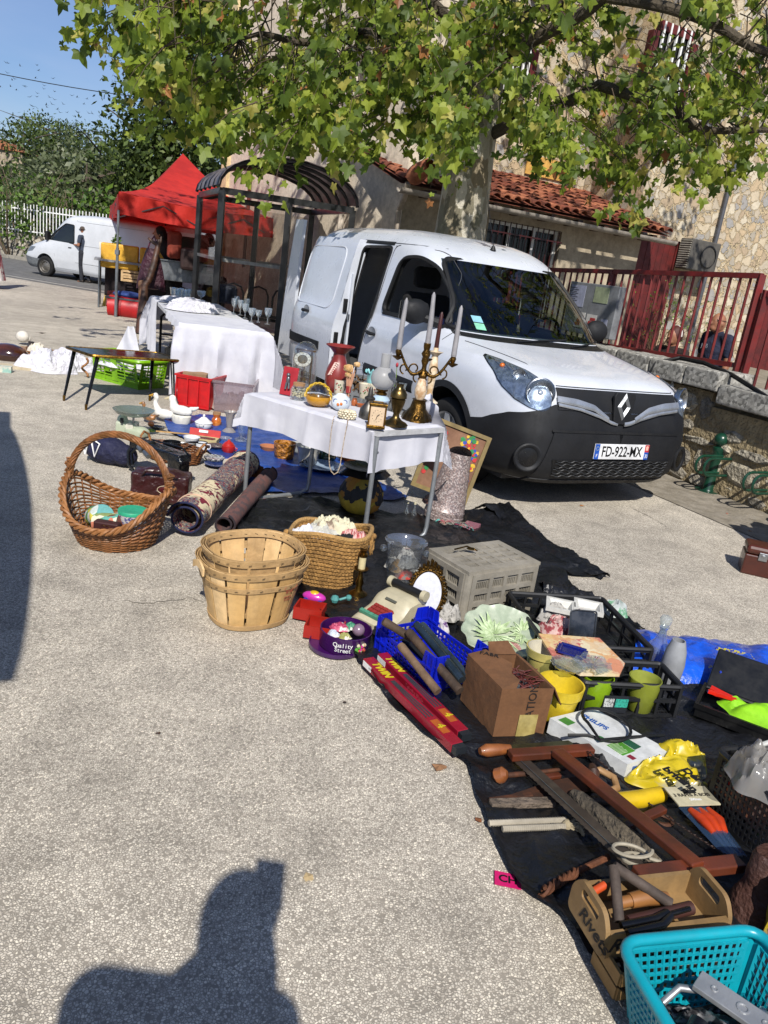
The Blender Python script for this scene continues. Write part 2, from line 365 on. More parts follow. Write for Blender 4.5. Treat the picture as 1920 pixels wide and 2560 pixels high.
def hillz(x,y):
 return max(0,(y-34)*.12)*(1+.25*sin(x*.045+1)+.12*sin(x*.11))*(1 if y<120 else 1)
hm=MB().grid(lambda u,v:Vector((-150+220*u,30+110*v,hillz(-150+220*u,30+110*v)-.15)),50,30)
structure(hm.build('hill',mat('3c4a22',.95,c2='2b361a',ns=.4),smooth=True))
def leafmat(c,c2,t=.35):return mat(c,.5,c2=c2,ns=3,trans=t,spec=.4,key='leaf')
def cards(mb,c,rad,n,size,rnd,shell=.35,k=(0,),flat=0.,lob=None):
 c=Vector(c)
 for i in range(n):
  while True:
   d=Vector((rnd.gauss(0,1),rnd.gauss(0,1),rnd.gauss(0,1)))
   if d.length>1e-3:break
  d.normalize();rr=rnd.uniform(shell,1)**.6
  p=c+Vector((d.x*rad[0],d.y*rad[1],d.z*rad[2]))*rr
  a=Vector((rnd.gauss(0,1),rnd.gauss(0,1),rnd.gauss(0,1))).normalized();b=a.cross(d+Vector((.01,.3,.2)))
  if b.length<.05:continue
  b.normalize();s=size*rnd.uniform(.5,1.3);mb.k=rnd.choice(k)
  mb.add([p,p+a*s*.5+b*s*.28,p+a*s*1.1,p+a*s*.5-b*s*.28],[(0,1,2,3)])
def crown(name,blobs,mats,parent,seed,size,dens=1.):
 rnd=random.Random(seed);mb=MB()
 for(c,r)in blobs:
  n=int(dens*r[0]*r[2]/(size*size)*4.2)
  cards(mb,c,r,n,size,rnd,k=range(len(mats)))
 return mb.build(name,mats,parent)
LG=[leafmat('56682f','44552a'),leafmat('6a783a','536332'),leafmat('405023','32401c')]
LO=[leafmat('6a7250','525c3c'),leafmat('565f3d','434d2e'),leafmat('7a8060','5c6547')]
LB=[leafmat('5c7a2c','47631f'),leafmat('6f8c35','547028'),leafmat('3f5a1e','2d4416')]
def tree(name,label,px,py,dist,w,h,mats,seed,size=.35,trunk=.25,nb=9,group=None,base=None,dens=1.):
 p=D(px,py,dist);rnd=random.Random(seed)
 z0=hillz(p.x,p.y)-.2
 t=T(name,label,'tree',(p.x,p.y,z0),0,group)
 H=p.z+h/2-z0;mb=MB()
 mb.tube([(0,0,0),(.1,0,H*.3),(-.05,.1,H*.6),(0,0,H*.85)],[trunk,trunk*.8,trunk*.5,trunk*.15],8)
 for i in range(5):
  a=rnd.uniform(0,6.3);mb.tube([(0,0,H*(.3+.1*i)),(cos(a)*w*.2,sin(a)*w*.2,H*(.45+.09*i)),(cos(a)*w*.38,sin(a)*w*.38,H*(.52+.09*i))],[trunk*.4,trunk*.22,trunk*.06],5)
 mb.build('trunk',mat('5a5045',.9,bump=.5,bs=20),t,smooth=True)
 bl=[];zc=p.z-z0
 for i in range(nb):
  a=rnd.uniform(0,6.3);rr=rnd.uniform(.1,.62);zz=rnd.uniform(-.36,.36)
  k=sqrt(max(.1,1-(zz*2)**2))
  bl.append(((cos(a)*w/2*rr*k,sin(a)*w/2*rr*k,zc+zz*h),(w*rnd.uniform(.17,.27),w*rnd.uniform(.17,.27),h*rnd.uniform(.13,.2))))
 bl.append(((0,0,zc),(w*.3,w*.3,h*.33)))
 crown('crown',bl,mats,t,seed,size,dens)
 return t
tree('evergreen_tree','tall dark evergreen oak rising behind the red canopy',440,315,34,7.6,8.4,LG+LG[2:],3,.28,.3,38,dens=2.2)
tree('evergreen_tree','dark rounded evergreen against the pale house behind the canopy peak',590,380,31,5.0,6.8,LG,31,.26,.25,20,dens=1.6)
tt=[(60,420,60,9,9,LG,'broad dark tree on the hill crest left of the olive trees'),(150,395,70,14,10,LG,'wide rounded tree forming the top of the hill skyline'),
 (250,430,50,9,7.5,LO,'greyish olive tree at the right end of the skyline'),(30,500,46,7,6,LO,'grey-green olive tree low on the hill at the left picture edge'),
 (130,500,40,7.5,6.5,LO,'silvery olive tree in the middle of the slope'),(215,520,36,6.5,6.5,LO,'feathery olive tree left of the red canopy'),
 (300,500,38,6,7,LG,'dark bushy tree just behind the left corner of the red canopy'),(352,540,36,5,6,LG,'dark tree filling the gap above the red canopy valance')]
for i,(px,py,ds,w_,h_,mm,lb)in enumerate(tt):
 tree('hill_tree',lb,px,py+35,ds,w_,h_,mm,40+i,.3,.2,20,'trees on the hillside',dens=1.7)
def bush(name,label,px,py,dist,w,h,mats,seed,size=.14,dens=1.):
 p=D(px,py,dist);z0=hillz(p.x,p.y);rnd=random.Random(seed)
 t=T(name,label,'bush',(p.x,p.y,z0),0,'shrubs above the fence')
 zc=p.z-z0;mb=MB()
 for i in range(7):
  a=rnd.uniform(0,6.3);mb.tube([(0,0,0),(cos(a)*w*.15,sin(a)*w*.15,zc*.7),(cos(a)*w*.35,sin(a)*w*.3,zc+h*.3)],[.04,.025,.008],5)
 mb.build('stem',mat('6a5a48',.9),t)
 bl=[((rnd.uniform(-.36,.36)*w,rnd.uniform(-.2,.2)*w,zc+rnd.uniform(-.36,.3)*h),(w*.2,w*.2,h*.2))for _ in range(12)]
 crown('foliage',bl,mats,t,seed,size,dens)
for i,(px,py,ds,w_,h_,mm,lb)in enumerate([(180,525,28.5,4.6,2.4,LB,'bright green big-leaved fig bush above the parked van'),(20,540,27.5,3.4,3.0,LB,'leafy green hedge behind the white picket fence at the left'),
  (95,535,28,3.6,2.6,LG,'dark hedge shrub between the fence and the fig bush'),(330,575,28.5,4.6,1.9,LB,'green hedge glimpsed below the red canopy valance'),(60,470,31,4.5,2.6,LB,'yellow-green shrub halfway up the slope at left')]):
 bush('hedge_bush',lb,px,py,ds,w_,h_,mm,60+i,.2)
mb=MB();rnd=random.Random(5)
for i in range(170):
 x=rnd.uniform(-30,4);y=rnd.uniform(31,62)
 if x>-18+y*.35:continue
 cards(mb,(x,y,hillz(x,y)+.5),(rnd.uniform(1,2),1.4,rnd.uniform(.9,1.7)),130,.3,rnd,k=(0,1,2))
tag(mb.build('undergrowth',[LG[0],LO[1],LB[2]]),'tangled scrub covering the slope behind the parked vans','undergrowth',kind='stuff')
p=D(8,345,75);t=T('cypress_tree','narrow dark cypress at the far left of the skyline','tree',(p.x,p.y,hillz(p.x,p.y)))
MB().cyl((0,0,0),(0,0,p.z-hillz(p.x,p.y)),.15,.05,8).build('trunk',WOODD,t)
crown('crown',[((0,0,p.z-hillz(p.x,p.y)-k*.8),(.5-.02*abs(k),.5,1))for k in range(-1,6)],[LG[2]],t,9,.2)
p=D(28,400,60);t=T('hill_house','small stone house with an antenna peeking out at the left edge','house',(p.x,p.y,p.z-3.2))
MB().box((0,0,1.9),(3.2,3,3.8)).build('wall',mat('a89a86',.9,c2='8b7d6a',ns=2),t)
MB().prism([(-1.8,3.75),(1.8,3.75),(.2,4.35),(-.1,4.35)],-1.7,1.7,Matrix.Rotation(pi/2,4,'X')).build('roof',mat('a3694a',.9),t)
MB().box((.6,-1.52,2.6),(.5,.05,.7)).build('window',BLK,t);MB().cyl((.9,0,4),(.9,0,5.4),.03).build('antenna',STEEL,t)
_f0=G(60,650);_off=(_f0-ra).dot(rn);fa,fb=ra+rd*-26+rn*_off,ra+rd*22+rn*_off
t=T('low_wall','low rubble wall carrying the white picket fence behind the parked van','wall',fa)
MB().bar(Vector((0,0,.45)),fb-fa+Vector((0,0,.45)),.3,.9).build('wall',voro(['8d8577','a59b88','6f695e','b7ab94'],3.5,dark='6a6252',bump=.8,warp=.1),t)
t=T('picket_fence','white metal picket fence with pointed bars along the road','fence',fa)
L=(fb-fa).length;d=(fb-fa)/L;mb=MB()
for z in(1.02,1.75):mb.bar(Vector((0,0,z)),d*L+Vector((0,0,z)),.03,.04)
mb.build('rail',WHITE,t)
mb=MB();i=0
while i*.14<L:
 p0=d*(i*.14);mb.bar(p0+Vector((0,0,.92)),p0+Vector((0,0,1.95)),.028);i+=1
o=mb.build('picket',WHITE,t);o['kind']='stuff'
P1,P2=Vector((-4.5,18.2,0)),Vector((-.37,12.66,0))
STUCCO=mat('d3c6b2',.9,c2='c2b5a2',ns=1.2,bump=.2,bs=30);STUC2=mat('ded5c8',.9,c2='d0c8bc',ns=1.5,bump=.2,bs=30)
dW=(P2-P1).normalized();nW=Vector((dW.y,-dW.x,0))
t=T('rendered_house','tall cream rendered house behind the bus shelter','house',P1)
L=(P2-P1).length
MB().bar(-nW*.6+Vector((0,0,4.5)),dW*L-nW*.6+Vector((0,0,4.5)),1.2,9).build('wall',STUCCO,t)
MB().box(dW*.12+nW*.03+Vector((0,0,3.5)),(.3,.1,7),rz=atan2(dW.y,dW.x)).build('corner_strip',mat('cdb98e',.9),t)
MB().tube([dW*5.3+nW*.1+Vector((0,0,z))for z in(.1,8)],.05,8).build('downpipe',mat('c9bdae',.5),t)
MB().tube([dW*1.5+nW*.08+Vector((0,0,z))for z in(1.1,3)],.035,8).build('red_pipe',mat('6a2a22',.5),t)
AD=Vector((.87,.493,0)).normalized();AN=Vector((.493,-.87,0)).normalized()
A0=P2;AL=5.0
A1=A0+AD*AL
STONE=voro(['b09e82','c2ac88','988c78','cdbc9c','a58a68','8b8680','b8996f'],5.6,dark='b9a684',edge=.08,bump=1.0,warp=.34)
def onA(px,py,off=0.):return V(px,py,A0+AN*off,A1+AN*off)-A0
t=T('stone_house','tall rubble stone house with red painted window surrounds behind the plane tree','house',A0)
S0=A0-AN*1.9
sb=-AN*1.9
MB().bar(sb-AD*.2-AN*2+Vector((0,0,5.5)),sb+AD*5.0-AN*2+Vector((0,0,5.5)),4,11).build('wall',STONE,t)
MB().bar(AD*5.02-AN*(.25+2)+Vector((0,0,5.5)),AD*24-AN*(.25+2)+Vector((0,0,5.5)),4,11).build('wall',STONE,t)
RED=mat('5e1613',.6,c2='4a100e',ns=3,bump=.1);REDR=mat('6a1512',.45,c2='521010',ns=5)
def onS(px,py,off=.01,back=1.9):return V(px,py,A0-AN*(back-off),A1-AN*(back-off))-A0
def stonewin(px0,py0,px1,py1,back=1.9,name='window'):
 a,b=onS(px0,py1,.02,back),onS(px1,py0,.02,back)
 u=AD;W=(b-a).dot(u);z0,z1=a.z,b.z;bs=a-u*0
 if W<0:bs=a+u*W;W=-W
 R=Matrix((u,-AN,Vector((0,0,1)))).transposed()
 f=MB()
 for s in(0,1):f.box(bs+u*(W*s)+Vector((0,0,(z0+z1)/2)),(.12,.14,z1-z0+.2),R=R)if False else f.box(Vector((bs.x,bs.y,0))+u*(W*s)+Vector((0,0,(z0+z1)/2)),(.14,.14,z1-z0+.2),R=R)
 for z in(z0,z1):f.box(Vector((bs.x,bs.y,0))+u*(W/2)+Vector((0,0,z)),(W-.142,.13,.14),R=R)
 w_=f.build(name,RED,t)
 g=MB().box(Vector((bs.x,bs.y,0))+u*(W/2)+Vector((0,0,(z0+z1)/2)),(W-.14,.04,z1-z0-.14),R=R).build('pane',mat('10100f',.15),w_)
 k=MB()
 for i in range(1,6):k.box(Vector((bs.x,bs.y,0))+AN*.06+u*(W*i/6)+Vector((0,0,(z0+z1)/2)),(.035,.035,z1-z0-.14),R=R)
 k.build('bar',WHITE,w_)
 return Vector((bs.x,bs.y,0)),W,z0,z1
stonewin(1262,232,1318,85);stonewin(1640,300,1690,60,.25);stonewin(1345,20,1420,-160)
a,b=onS(1320,445,.03),onS(1425,400,.03)
MB().box(Vector(((a.x+b.x)/2,(a.y+b.y)/2,(a.z+b.z)/2)),(1.1,.02,.34),rz=atan2(AD.y,AD.x)).build('render_patch',mat('c79a4e',.9,c2='b58a45',ns=4),t)
t2=T('annex','low cream annex with terracotta roof and barred window behind the van','house',A0)
ez=onA(1400,527).z;print('eave z',ez)
wl=MB()
R=Matrix((AD,-AN,Vector((0,0,1)))).transposed()
wa0,wa1=onA(1198,700),onA(1410,560)
wx0,wx1=wa0.dot(AD),wa1.dot(AD);wz0,wz1=.95,onA(1300,560).z
def apanel(mb,x0,x1,z0,z1,off=0.,th=.2):mb.box(AD*((x0+x1)/2)+AN*(off-th/2)+Vector((0,0,(z0+z1)/2)),(x1-x0,th,z1-z0),R=R)
apanel(wl,0,wx0,0,ez);apanel(wl,wx1,AL,0,ez);apanel(wl,wx0,wx1,0,wz0);apanel(wl,wx0,wx1,wz1,ez)
wl.box(AD*(AL-.1)-AN*1.05+Vector((0,0,ez/2+.1)),(.2,1.7,ez+.2),R=R)
wl.build('wall',mat('a99c86',.9,c2='968a76',ns=1.5,bump=.15,bs=30),t2)
f=MB();
for x in(wx0+.03,(wx0*2+wx1)/3,(wx0+2*wx1)/3,wx1-.03):f.box(AD*x-AN*.12+Vector((0,0,(wz0+wz1)/2)),(.05,.04,wz1-wz0),R=R)
for z in(wz0+.03,wz1-.03):f.box(AD*((wx0+wx1)/2)-AN*.1201+Vector((0,0,z)),(wx1-wx0-.06,.038,.05),R=R)
wn_=f.build('window',WHITE,t2)
MB().box(AD*((wx0+wx1)/2)-AN*.17+Vector((0,0,(wz0+wz1)/2)),(wx1-wx0,.02,wz1-wz0),R=R).build('pane',mat('0b0b0c',.1),wn_)
f=MB()
for i in range(13):f.cyl(AD*(wx0+.08+(wx1-wx0-.16)*i/12)+AN*.03+Vector((0,0,wz0)),AD*(wx0+.08+(wx1-wx0-.16)*i/12)+AN*.03+Vector((0,0,wz1)),.011,n=6)
for z in(wz0+.15,wz1-.18):f.bar(AD*wx0+AN*.032+Vector((0,0,z)),AD*wx1+AN*.032+Vector((0,0,z)),.02)
f.build('grille',mat('3a0d0b',.4),wn_)
TILE=mat('82432d',.9,c2='522a1d',ns=7,bump=.3,bs=50,lo=.35,hi=.65)
TILE2=mat('a8694a',.9,c2='7a432c',ns=9,bump=.3,bs=50,lo=.35,hi=.65)
rs=(onS(1340,455,0).z-ez-.05)/2.0;sl=Vector((-AN.x,-AN.y,rs*1.0));print('roof slope',rs)
mb=MB();rnd=random.Random(2)
nc=28;sp=(AL+.6)/nc;nup=Vector((AN.x*rs,AN.y*rs,1)).normalized();slu=sl.normalized();SLn=2.35*sqrt(1+rs*rs)
for i in range(nc):
 for j in range(8):
  mb.k=rnd.random()<.4
  o_=AD*(-.3+sp*(i+.5))+AN*.42+Vector((0,0,ez+.07-.42*rs))+slu*(SLn*j/8)+AD*rnd.uniform(-.012,.012)+nup*(rnd.uniform(0,.012)+.02)
  L_=SLn/8*1.18;a_,b_=o_,o_+slu*L_-nup*.022
  k0=len(mb.v);n=7;vs=[]
  for(q_,rr)in((a_,sp*.40),(b_,sp*.33)):
   for s_ in range(n):
    an=pi*s_/(n-1);vs.append(q_+AD*(rr*cos(an))+nup*(rr*sin(an)*.8))
  for(q_,rr)in((b_,sp*.33-.013),(a_,sp*.40-.013)):
   for s_ in range(n):
    an=pi*s_/(n-1);vs.append(q_+AD*(rr*cos(an))+nup*(rr*sin(an)*.8))
  fs=[(s_,s_+1,n+s_+1,n+s_)for s_ in range(n-1)]+[(2*n+s_,2*n+s_+1,3*n+s_+1,3*n+s_)for s_ in range(n-1)]
  fs+=[(s_+1,s_,3*n+s_,3*n+s_+1)for s_ in range(n-1)]
  mb.add(vs,fs)
mb.k=0;c0=-AD*.3+AN*.4+Vector((0,0,ez+.06-.4*rs));mb.add([c0,c0+AD*(AL+.6),c0+AD*(AL+.6)+slu*SLn,c0+slu*SLn],[(0,1,2,3)])
mb.add([v-Vector((0,0,.05))for v in(c0,c0+AD*(AL+.6),c0+AD*(AL+.6)+slu*SLn,c0+slu*SLn)],[(3,2,1,0)])
mb.build('roof',[TILE,TILE2],t2,auto=50)
MB().grid(lambda u,v:AD*(-.35+(AL+.7)*u)+AN*(.47+.07*cos(pi*v))+Vector((0,0,ez-.05-.42*rs-.07*sin(pi*v))),1,8,.006).build('gutter',mat('a29a90',.5),t2,smooth=True)
MB().tube([AD*-.2+AN*.45+Vector((0,0,ez-.1)),AD*-.15+AN*.3+Vector((0,0,ez-.3)),AD*-.1+AN*.08+Vector((0,0,ez-.45)),AD*-.1+AN*.08+Vector((0,0,.2))],.045,10).build('downpipe',mat('a99c8c',.5),t2,smooth=True)
for i in range(9):MB().box(AD*(.3+i*.58)+AN*.16+Vector((0,0,ez-.17)),(.1,.42,.1),R=R).build('rafter_end',WOODD,t2)
MB().lathe([(.13,0),(.14,.1),(.1,.42),(.08,.45)],-AD*.15+AN*.5+Vector((0,0,ez+.0)),12,ax=(.3,-.5,.2)).build('end_tile',TILE2,t2,smooth=True)
for(x0,y0,x1,y1,lb)in((1567,588,1652,950,'dark red painted plank door right of the annex corner'),(1862,750,1965,1060,'dark red door at the right edge behind the railing gate')):
 a,b=onS(x0,(y0+y1)/2,.06,.25),onS(x1,(y0+y1)/2,.06,.25);zt=onS(x0,y0,.06,.25).z
 td=T('red_door',lb,'door',A0+Vector((a.x,a.y,0)));W=(b-a).dot(AD)
 mb=MB();n=6
 for i in range(n):mb.box(AD*(W*(i+.5)/n)+Vector((0,0,zt/2-.1)),(W/n-.008,.04,zt+.2),R=R)
 mb.build('panel',RED,td,bevel=.004)
 mb=MB()
 for x in(-.03,W+.03):mb.box(AD*x+Vector((0,0,zt/2-.1)),(.06,.1,zt+.2),R=R)
 mb.box(AD*(W/2)+Vector((0,0,zt+.03)),(W+.12,.1,.06),R=R)
 mb.build('frame',RED,td)
p=onS(1745,640,.3,.25);td=T('air_conditioner','grey wall-mounted air conditioner unit on the stone house above the railing','air conditioner',A0+p)
MB().box((0,0,0),(.78,.3,.55),R=R).build('casing',mat('55524c',.6,c2='45423e',ns=4),td,bevel=.02)
mb=MB();
for i in range(13):mb.box(AD*-.39+Vector((0,0,-.24+i*.04))-AD*.006,(.012,.26,.014),R=R)
mb.build('vent_slats',mat('b3aea4',.5),td)
MB().lathe([(.2,0),(.21,.015),(.19,.02)],AN*.152+AD*.1,20,ax=tuple(AN)).build('fan_ring',BLK,td)
td=T('rain_pipe','grey rain pipe running down the stone house beside the air conditioner','pipe',A0+onS(1790,600,.08,.25)*1)
b0=onS(1790,600,.08,.25);MB().tube([Vector((0,0,9-b0.z)),Vector((0,0,.1)),AD*-.04+Vector((0,0,-.9)),AD*-.05+Vector((0,0,-b0.z))],.04,10).build('pipe',mat('4c4e55',.5),td,smooth=True)
bp=onS(1640,860,.5,.25)+A0;td=T('twiggy_shrub','sparse dry twiggy shrub growing behind the railing beside the red door','shrub',(bp.x,bp.y,.5));rnd=random.Random(8)
mb=MB();lf=MB()
for i in range(46):
 a=rnd.uniform(0,6.3);l=rnd.uniform(.5,1.7);p0=Vector((0,0,0));pts=[p0];dv=Vector((cos(a)*.5,sin(a)*.3,1)).normalized()
 for k in range(4):
  dv=(dv+Vector((rnd.uniform(-.4,.4),rnd.uniform(-.4,.4),rnd.uniform(-.3,.3)))).normalized();pts.append(pts[-1]+dv*l/4)
  if k>1:cards(lf,pts[-1],(.1,.1,.1),4,.05,rnd)
 mb.tube(pts,[.008,.006,.004,.003,.002],4)
mb.build('twig',mat('5c4636',.8),td);lf.build('leaves',LB[1],td)
def onW(px,py,off=0.):return V(px,py,wa-wn*0+Vector((0,0,0))+wn*off,wb+wn*off)
def sW(p):return(p-wa).dot(wd)
s_step=sW(onW(1780,1000));zc1,zc2=1.03,.93
RUB=voro(['8f8676','a89d88','75705f','bcb09a','6c675c','9c8a6c'],3.6,dark='8a7350',edge=.14,bump=1.0,warp=.14)
t=T('retaining_wall','rubble retaining wall with thick lichen-grey capstones right of the van','wall',wa)
rnd=random.Random(3);sE=5.5
core=MB();core.bar(-wd*7-wn*.2+Vector((0,0,.42)),wd*s_step-wn*.2+Vector((0,0,.42)),.4,.84);core.bar(wd*(s_step+.001)-wn*.2+Vector((0,0,.36)),wd*sE-wn*.2+Vector((0,0,.36)),.4,.72)
core.build('core',mat('998a6b',.95,c2='85765a',ns=5,bump=.6,bs=25),t)
MOR=[mat('a29b8b',.9,c2='7d7669',ns=12,bump=.8,bs=30,key='s1'),mat('b5ac98',.9,c2='958c79',ns=10,bump=.8,bs=30,key='s2'),mat('8c867a',.9,c2='6c675c',ns=14,bump=.8,bs=30,key='s3')]
mb=MB();z=.0;row=0
while z<.84:
 hh=rnd.uniform(.08,.25);s=-3+rnd.uniform(0,.1)
 while s<sE:
  L_=rnd.uniform(.1,.42);ht=hh*rnd.uniform(.75,1.02);lim=.83 if s<s_step else.7
  if z+ht<lim and rnd.random()<.97:
   c=wd*(s+L_/2)+wn*rnd.uniform(-.02,.005)+Vector((0,0,z+ht/2));n=rnd.randint(5,8);ph=rnd.uniform(0,6);pl=[]
   for k in range(n):
    a=2*pi*k/n+ph*.1;e=rnd.uniform(.8,1.05);pl.append((cos(a)*L_*.5*e,sin(a)*ht*.52*e))
   M4=Matrix((wd,Vector((0,0,1)),wn)).transposed().to_4x4();M4.translation=c;mb.k=rnd.randint(0,2)
   m0=len(mb.v);th=rnd.uniform(.012,.034)
   vs=[M4@Vector((x,y,-.03))for x,y in pl]+[M4@Vector((x,y,th*.5))for x,y in pl]+[M4@Vector((x*.75+rnd.uniform(-.01,.01),y*.7,th+rnd.uniform(-.012,.012)))for x,y in pl]
   mb.add(vs,[(i,(i+1)%n,n+(i+1)%n,n+i)for i in range(n)]+[(n+i,n+(i+1)%n,2*n+(i+1)%n,2*n+i)for i in range(n)]+[tuple(range(2*n,3*n))])
  s+=L_*1.0
 z+=hh*1.02
mb.build('stone',MOR,t)['kind']='stuff'
CAP=voro(['6f6c64','8a867c','57544d','9d998e','a8a498','4b4943'],38,r=.95,bump=.8,warp=.02,smooth=True)
s=s_step-4.6;k=0
while s<sE:
 L_=rnd.uniform(.34,.62);top=zc1 if s<s_step-.05 else zc2
 if s<s_step-.05 and s+L_>s_step-.05:L_=s_step+.12-s
 o=MB().box(Vector((0,0,0)),(L_-.012,.46,.17),rz=atan2(wd.y,wd.x)).build('capstone',CAP,t,loc=wd*(s+L_/2)-wn*.12+Vector((0,0,top-.085+rnd.uniform(-.008,.008))))
 bv=o.modifiers.new('b','BEVEL');bv.width=.018;bv.segments=3;crumple(o,.016,.06,3)
 for q_ in o.data.polygons:q_.use_smooth=True
 s+=L_
 if s<s_step<s+.01:s=s_step
tp=[wa-wd*8-wn*.4,wb+wd*5-wn*.4,wb+wd*5+AD*0-wn*9,wa-wd*8-wn*9]
structure(MB().add([(v.x,v.y,.5)for v in tp]+[(v.x,v.y,0)for v in tp],[(0,1,2,3),(4,5,1,0),(5,6,2,1),(7,4,0,3)]).build('terrace',mat('8a8272',.9,c2='79705f',ns=3,bump=.3)))
R0=Vector((1.65,9.65,0));fenceA,fenceB=Vector((2.9,7.25,0)),Vector((3.5,6.1,0));fd=(fenceB-fenceA).normalized()
def onF(px,py):return V(px,py,fenceA,fenceB)
tl,tr,bl,br=onF(1395,675),onF(1905,690),onF(1530,862),onF(1842,907)
t=T('red_railing','red painted steel railing with slanting shadowed bars on top of the capstones','railing',fenceA)
def fr(s,z):return fd*s+Vector((0,0,z))
s0,s1=(tl-fenceA).dot(fd)-4,(tr-fenceA).dot(fd)
def zt_(s):return tl.z+(tr.z-tl.z)*(s-(tl-fenceA).dot(fd))/(s1-(tl-fenceA).dot(fd))
def zb_(s):return zt_(s)-.78
MB().bar(fr(s0,zt_(s0)),fr(s1,zt_(s1)),.05,.045).bar(fr(s0,zb_(s0)),fr(s1-.06,zb_(s1)),.045,.045).build('rail',REDR,t)
n=int((s1-s0)/.108)
for i in range(1,n):
 s=s1-i*.108;MB().bar(fr(s,zb_(s)+.0),fr(s,zt_(s)),.02).build('bar',REDR,t)
for s in(s1,s1-1.9,s1-3.8):MB().bar(fr(s,.8),fr(s,zt_(s)+.01),.055).build('post',REDR,t)
gt=T('red_gate','red steel gate with vertical bars at the right picture edge','gate',fenceA+fd*(s1+.09))
mb=MB().bar(fr(0,.85),fr(0,1.75),.05).bar(fr(1.2,.85),fr(1.2,1.75),.05).bar(fr(.026,1.72),fr(1.174,1.72),.045).bar(fr(.026,.88),fr(1.174,.88),.045);mb.build('gate_frame',REDR,gt)
for i in range(8):MB().bar(fr(.13*(i+1),.9),fr(.13*(i+1),1.7),.02).build('bar',REDR,gt)
mb=MB();pts=[onW(1608,960,.13),onW(1640,905,.1),onW(1700,893,-.05),onW(1760,905,-.05),onW(1830,935,.0),onW(1870,960,.1),onW(1925,995,.1)]
tag(mb.tube(pts,.012,6).tube([p+Vector((.01,.02,-.02))for p in pts[1:]],.009,6).build('black_cable',BLK,smooth=True),'black cables lying along the capstones of the retaining wall','cable')
nb=T('notice_board','grey glazed notice board with posters on the railing beside the van windscreen','notice board',(0,0,0))
NA,NB_=fenceA+wn*.12,fenceB+wn*.12
a,b,c=V(1435,708,NA,NB_),V(1560,716,NA,NB_),V(1530,850,NA,NB_)
nb.location=(a.x,a.y,0);W=(Vector((b.x,b.y,0))-Vector((a.x,a.y,0))).length;z1,z0=a.z+.02,c.z
u=fd;O=Vector((0,0,0));Rn=Matrix((u,-wn,Vector((0,0,1)))).transposed()
MB().box(u*(W/2)+Vector((0,0,(z0+z1)/2)),(W,.09,z1-z0),R=Rn).build('case',mat('75777a',.45),nb,bevel=.008)
mb=MB()
for(x,z_,w_,h_,k)in((.2,.73,.3,.42,0),(.68,.8,.28,.3,1),(.34,.27,.2,.3,2),(.58,.26,.2,.3,2),(.84,.27,.12,.18,0)):
 po=MB().box(u*(W*x)+wn*.048+Vector((0,0,z0+(z1-z0)*z_)),(W*w_,.004,(z1-z0)*h_),R=Rn).build('poster',(mat('8f93a8',.8),mat('8d9678',.8),mat('b9b7b2',.8))[k],nb)
 if k==2:
  for q_ in range(3):MB().box(u*(W*(x-.03+.03*q_))+wn*.051+Vector((0,0,z0+(z1-z0)*(z_-.08+.07*q_))),(W*.1,.004,.03),R=Rn).build('red_print',mat('9c2a28',.8),po)
mb=MB();mb.k=0
for i in range(9):mb.box(u*(W*(.1+.2*(i%2)*.2))+wn*.051+Vector((0,0,z0+(z1-z0)*(.88-i*.035))),(W*.14,.002,.006),R=Rn)
mb.build('print',BLK,nb)
GRN=mat('0f3a2a',.3,coat=.3)
bp=G(1768,1228);t=T('bicycle_rack','dark green bicycle rack with a ball-topped post and paperclip loops','bicycle rack',bp)
MB().lathe([(0,0),(.1,0),(.1,.012),(.055,.014),(.047,.03),(.047,.36),(.052,.37),(.052,.40),(.02,.41),(.02,.43)],n=20).build('post',GRN,t,auto=35)
MB().sph((0,0,.47),.06,20).build('ball',GRN,t,smooth=True)
MB().cyl((0,0,.0),(0,0,.012),.11).build('base_plate',GRN,t)
rk=Vector((.46,-.887,0)).normalized();rkn=Vector((rk.y,-rk.x,0))*1
MB().bar(rk*.02+Vector((0,0,.30))-rkn*.05,rk*2.6+Vector((0,0,.30))-rkn*.05,.015,.05).bar(rk*.02+Vector((0,0,.22))-rkn*.05,rk*2.6+Vector((0,0,.22))-rkn*.05,.015,.05).build('rail',GRN,t)
for i in range(5):
 for q_ in(0,1):
  s=.05+i*.5+q_*.09;o_=rk*s-rkn*.05+Vector((0,0,.26));pts=[]
  w_=rkn*1;
  for k in range(9):a=pi/2+pi*k/8;pts.append(o_+w_*(.26-.075*cos(a)*1)+Vector((0,0,.075*sin(a))))
  pts=[o_+w_*.0+Vector((0,0,.075))]+pts+[o_+w_*.0+Vector((0,0,-.075))]
  MB().tube(pts,.012,8).build('loop',GRN,t,smooth=True)
BM=mat('121315',.35,coat=.2);SG=glass((.86,.85,.83),.03,.5,1.25);SR=glass((.55,.50,.50),.15,.5,1.3,.6,(.34,.30,.31))
q2_,q3_,q1_=G(531,862),G(690,880),G(455,795)
u=(q3_-q2_);ln=u.length;u.normalize();v=(q1_-q2_);v.normalize();dl=2.3;print('shelter',q1_,q2_,q3_,(q1_-q2_).length)
t=T('bus_shelter','black framed glass bus shelter with a barrel-vaulted smoked roof','bus shelter',q2_)
HS=2.25;L_=ln*1.98
pts4={'a':Vector((0,0,0)),'b':u*ln,'c':u*L_,'d':v*dl,'e':u*L_+v*dl,'f':u*ln+v*dl}
for k in pts4:MB().bar(pts4[k],pts4[k]+Vector((0,0,HS)),.09,.09).build('post',BM,t)
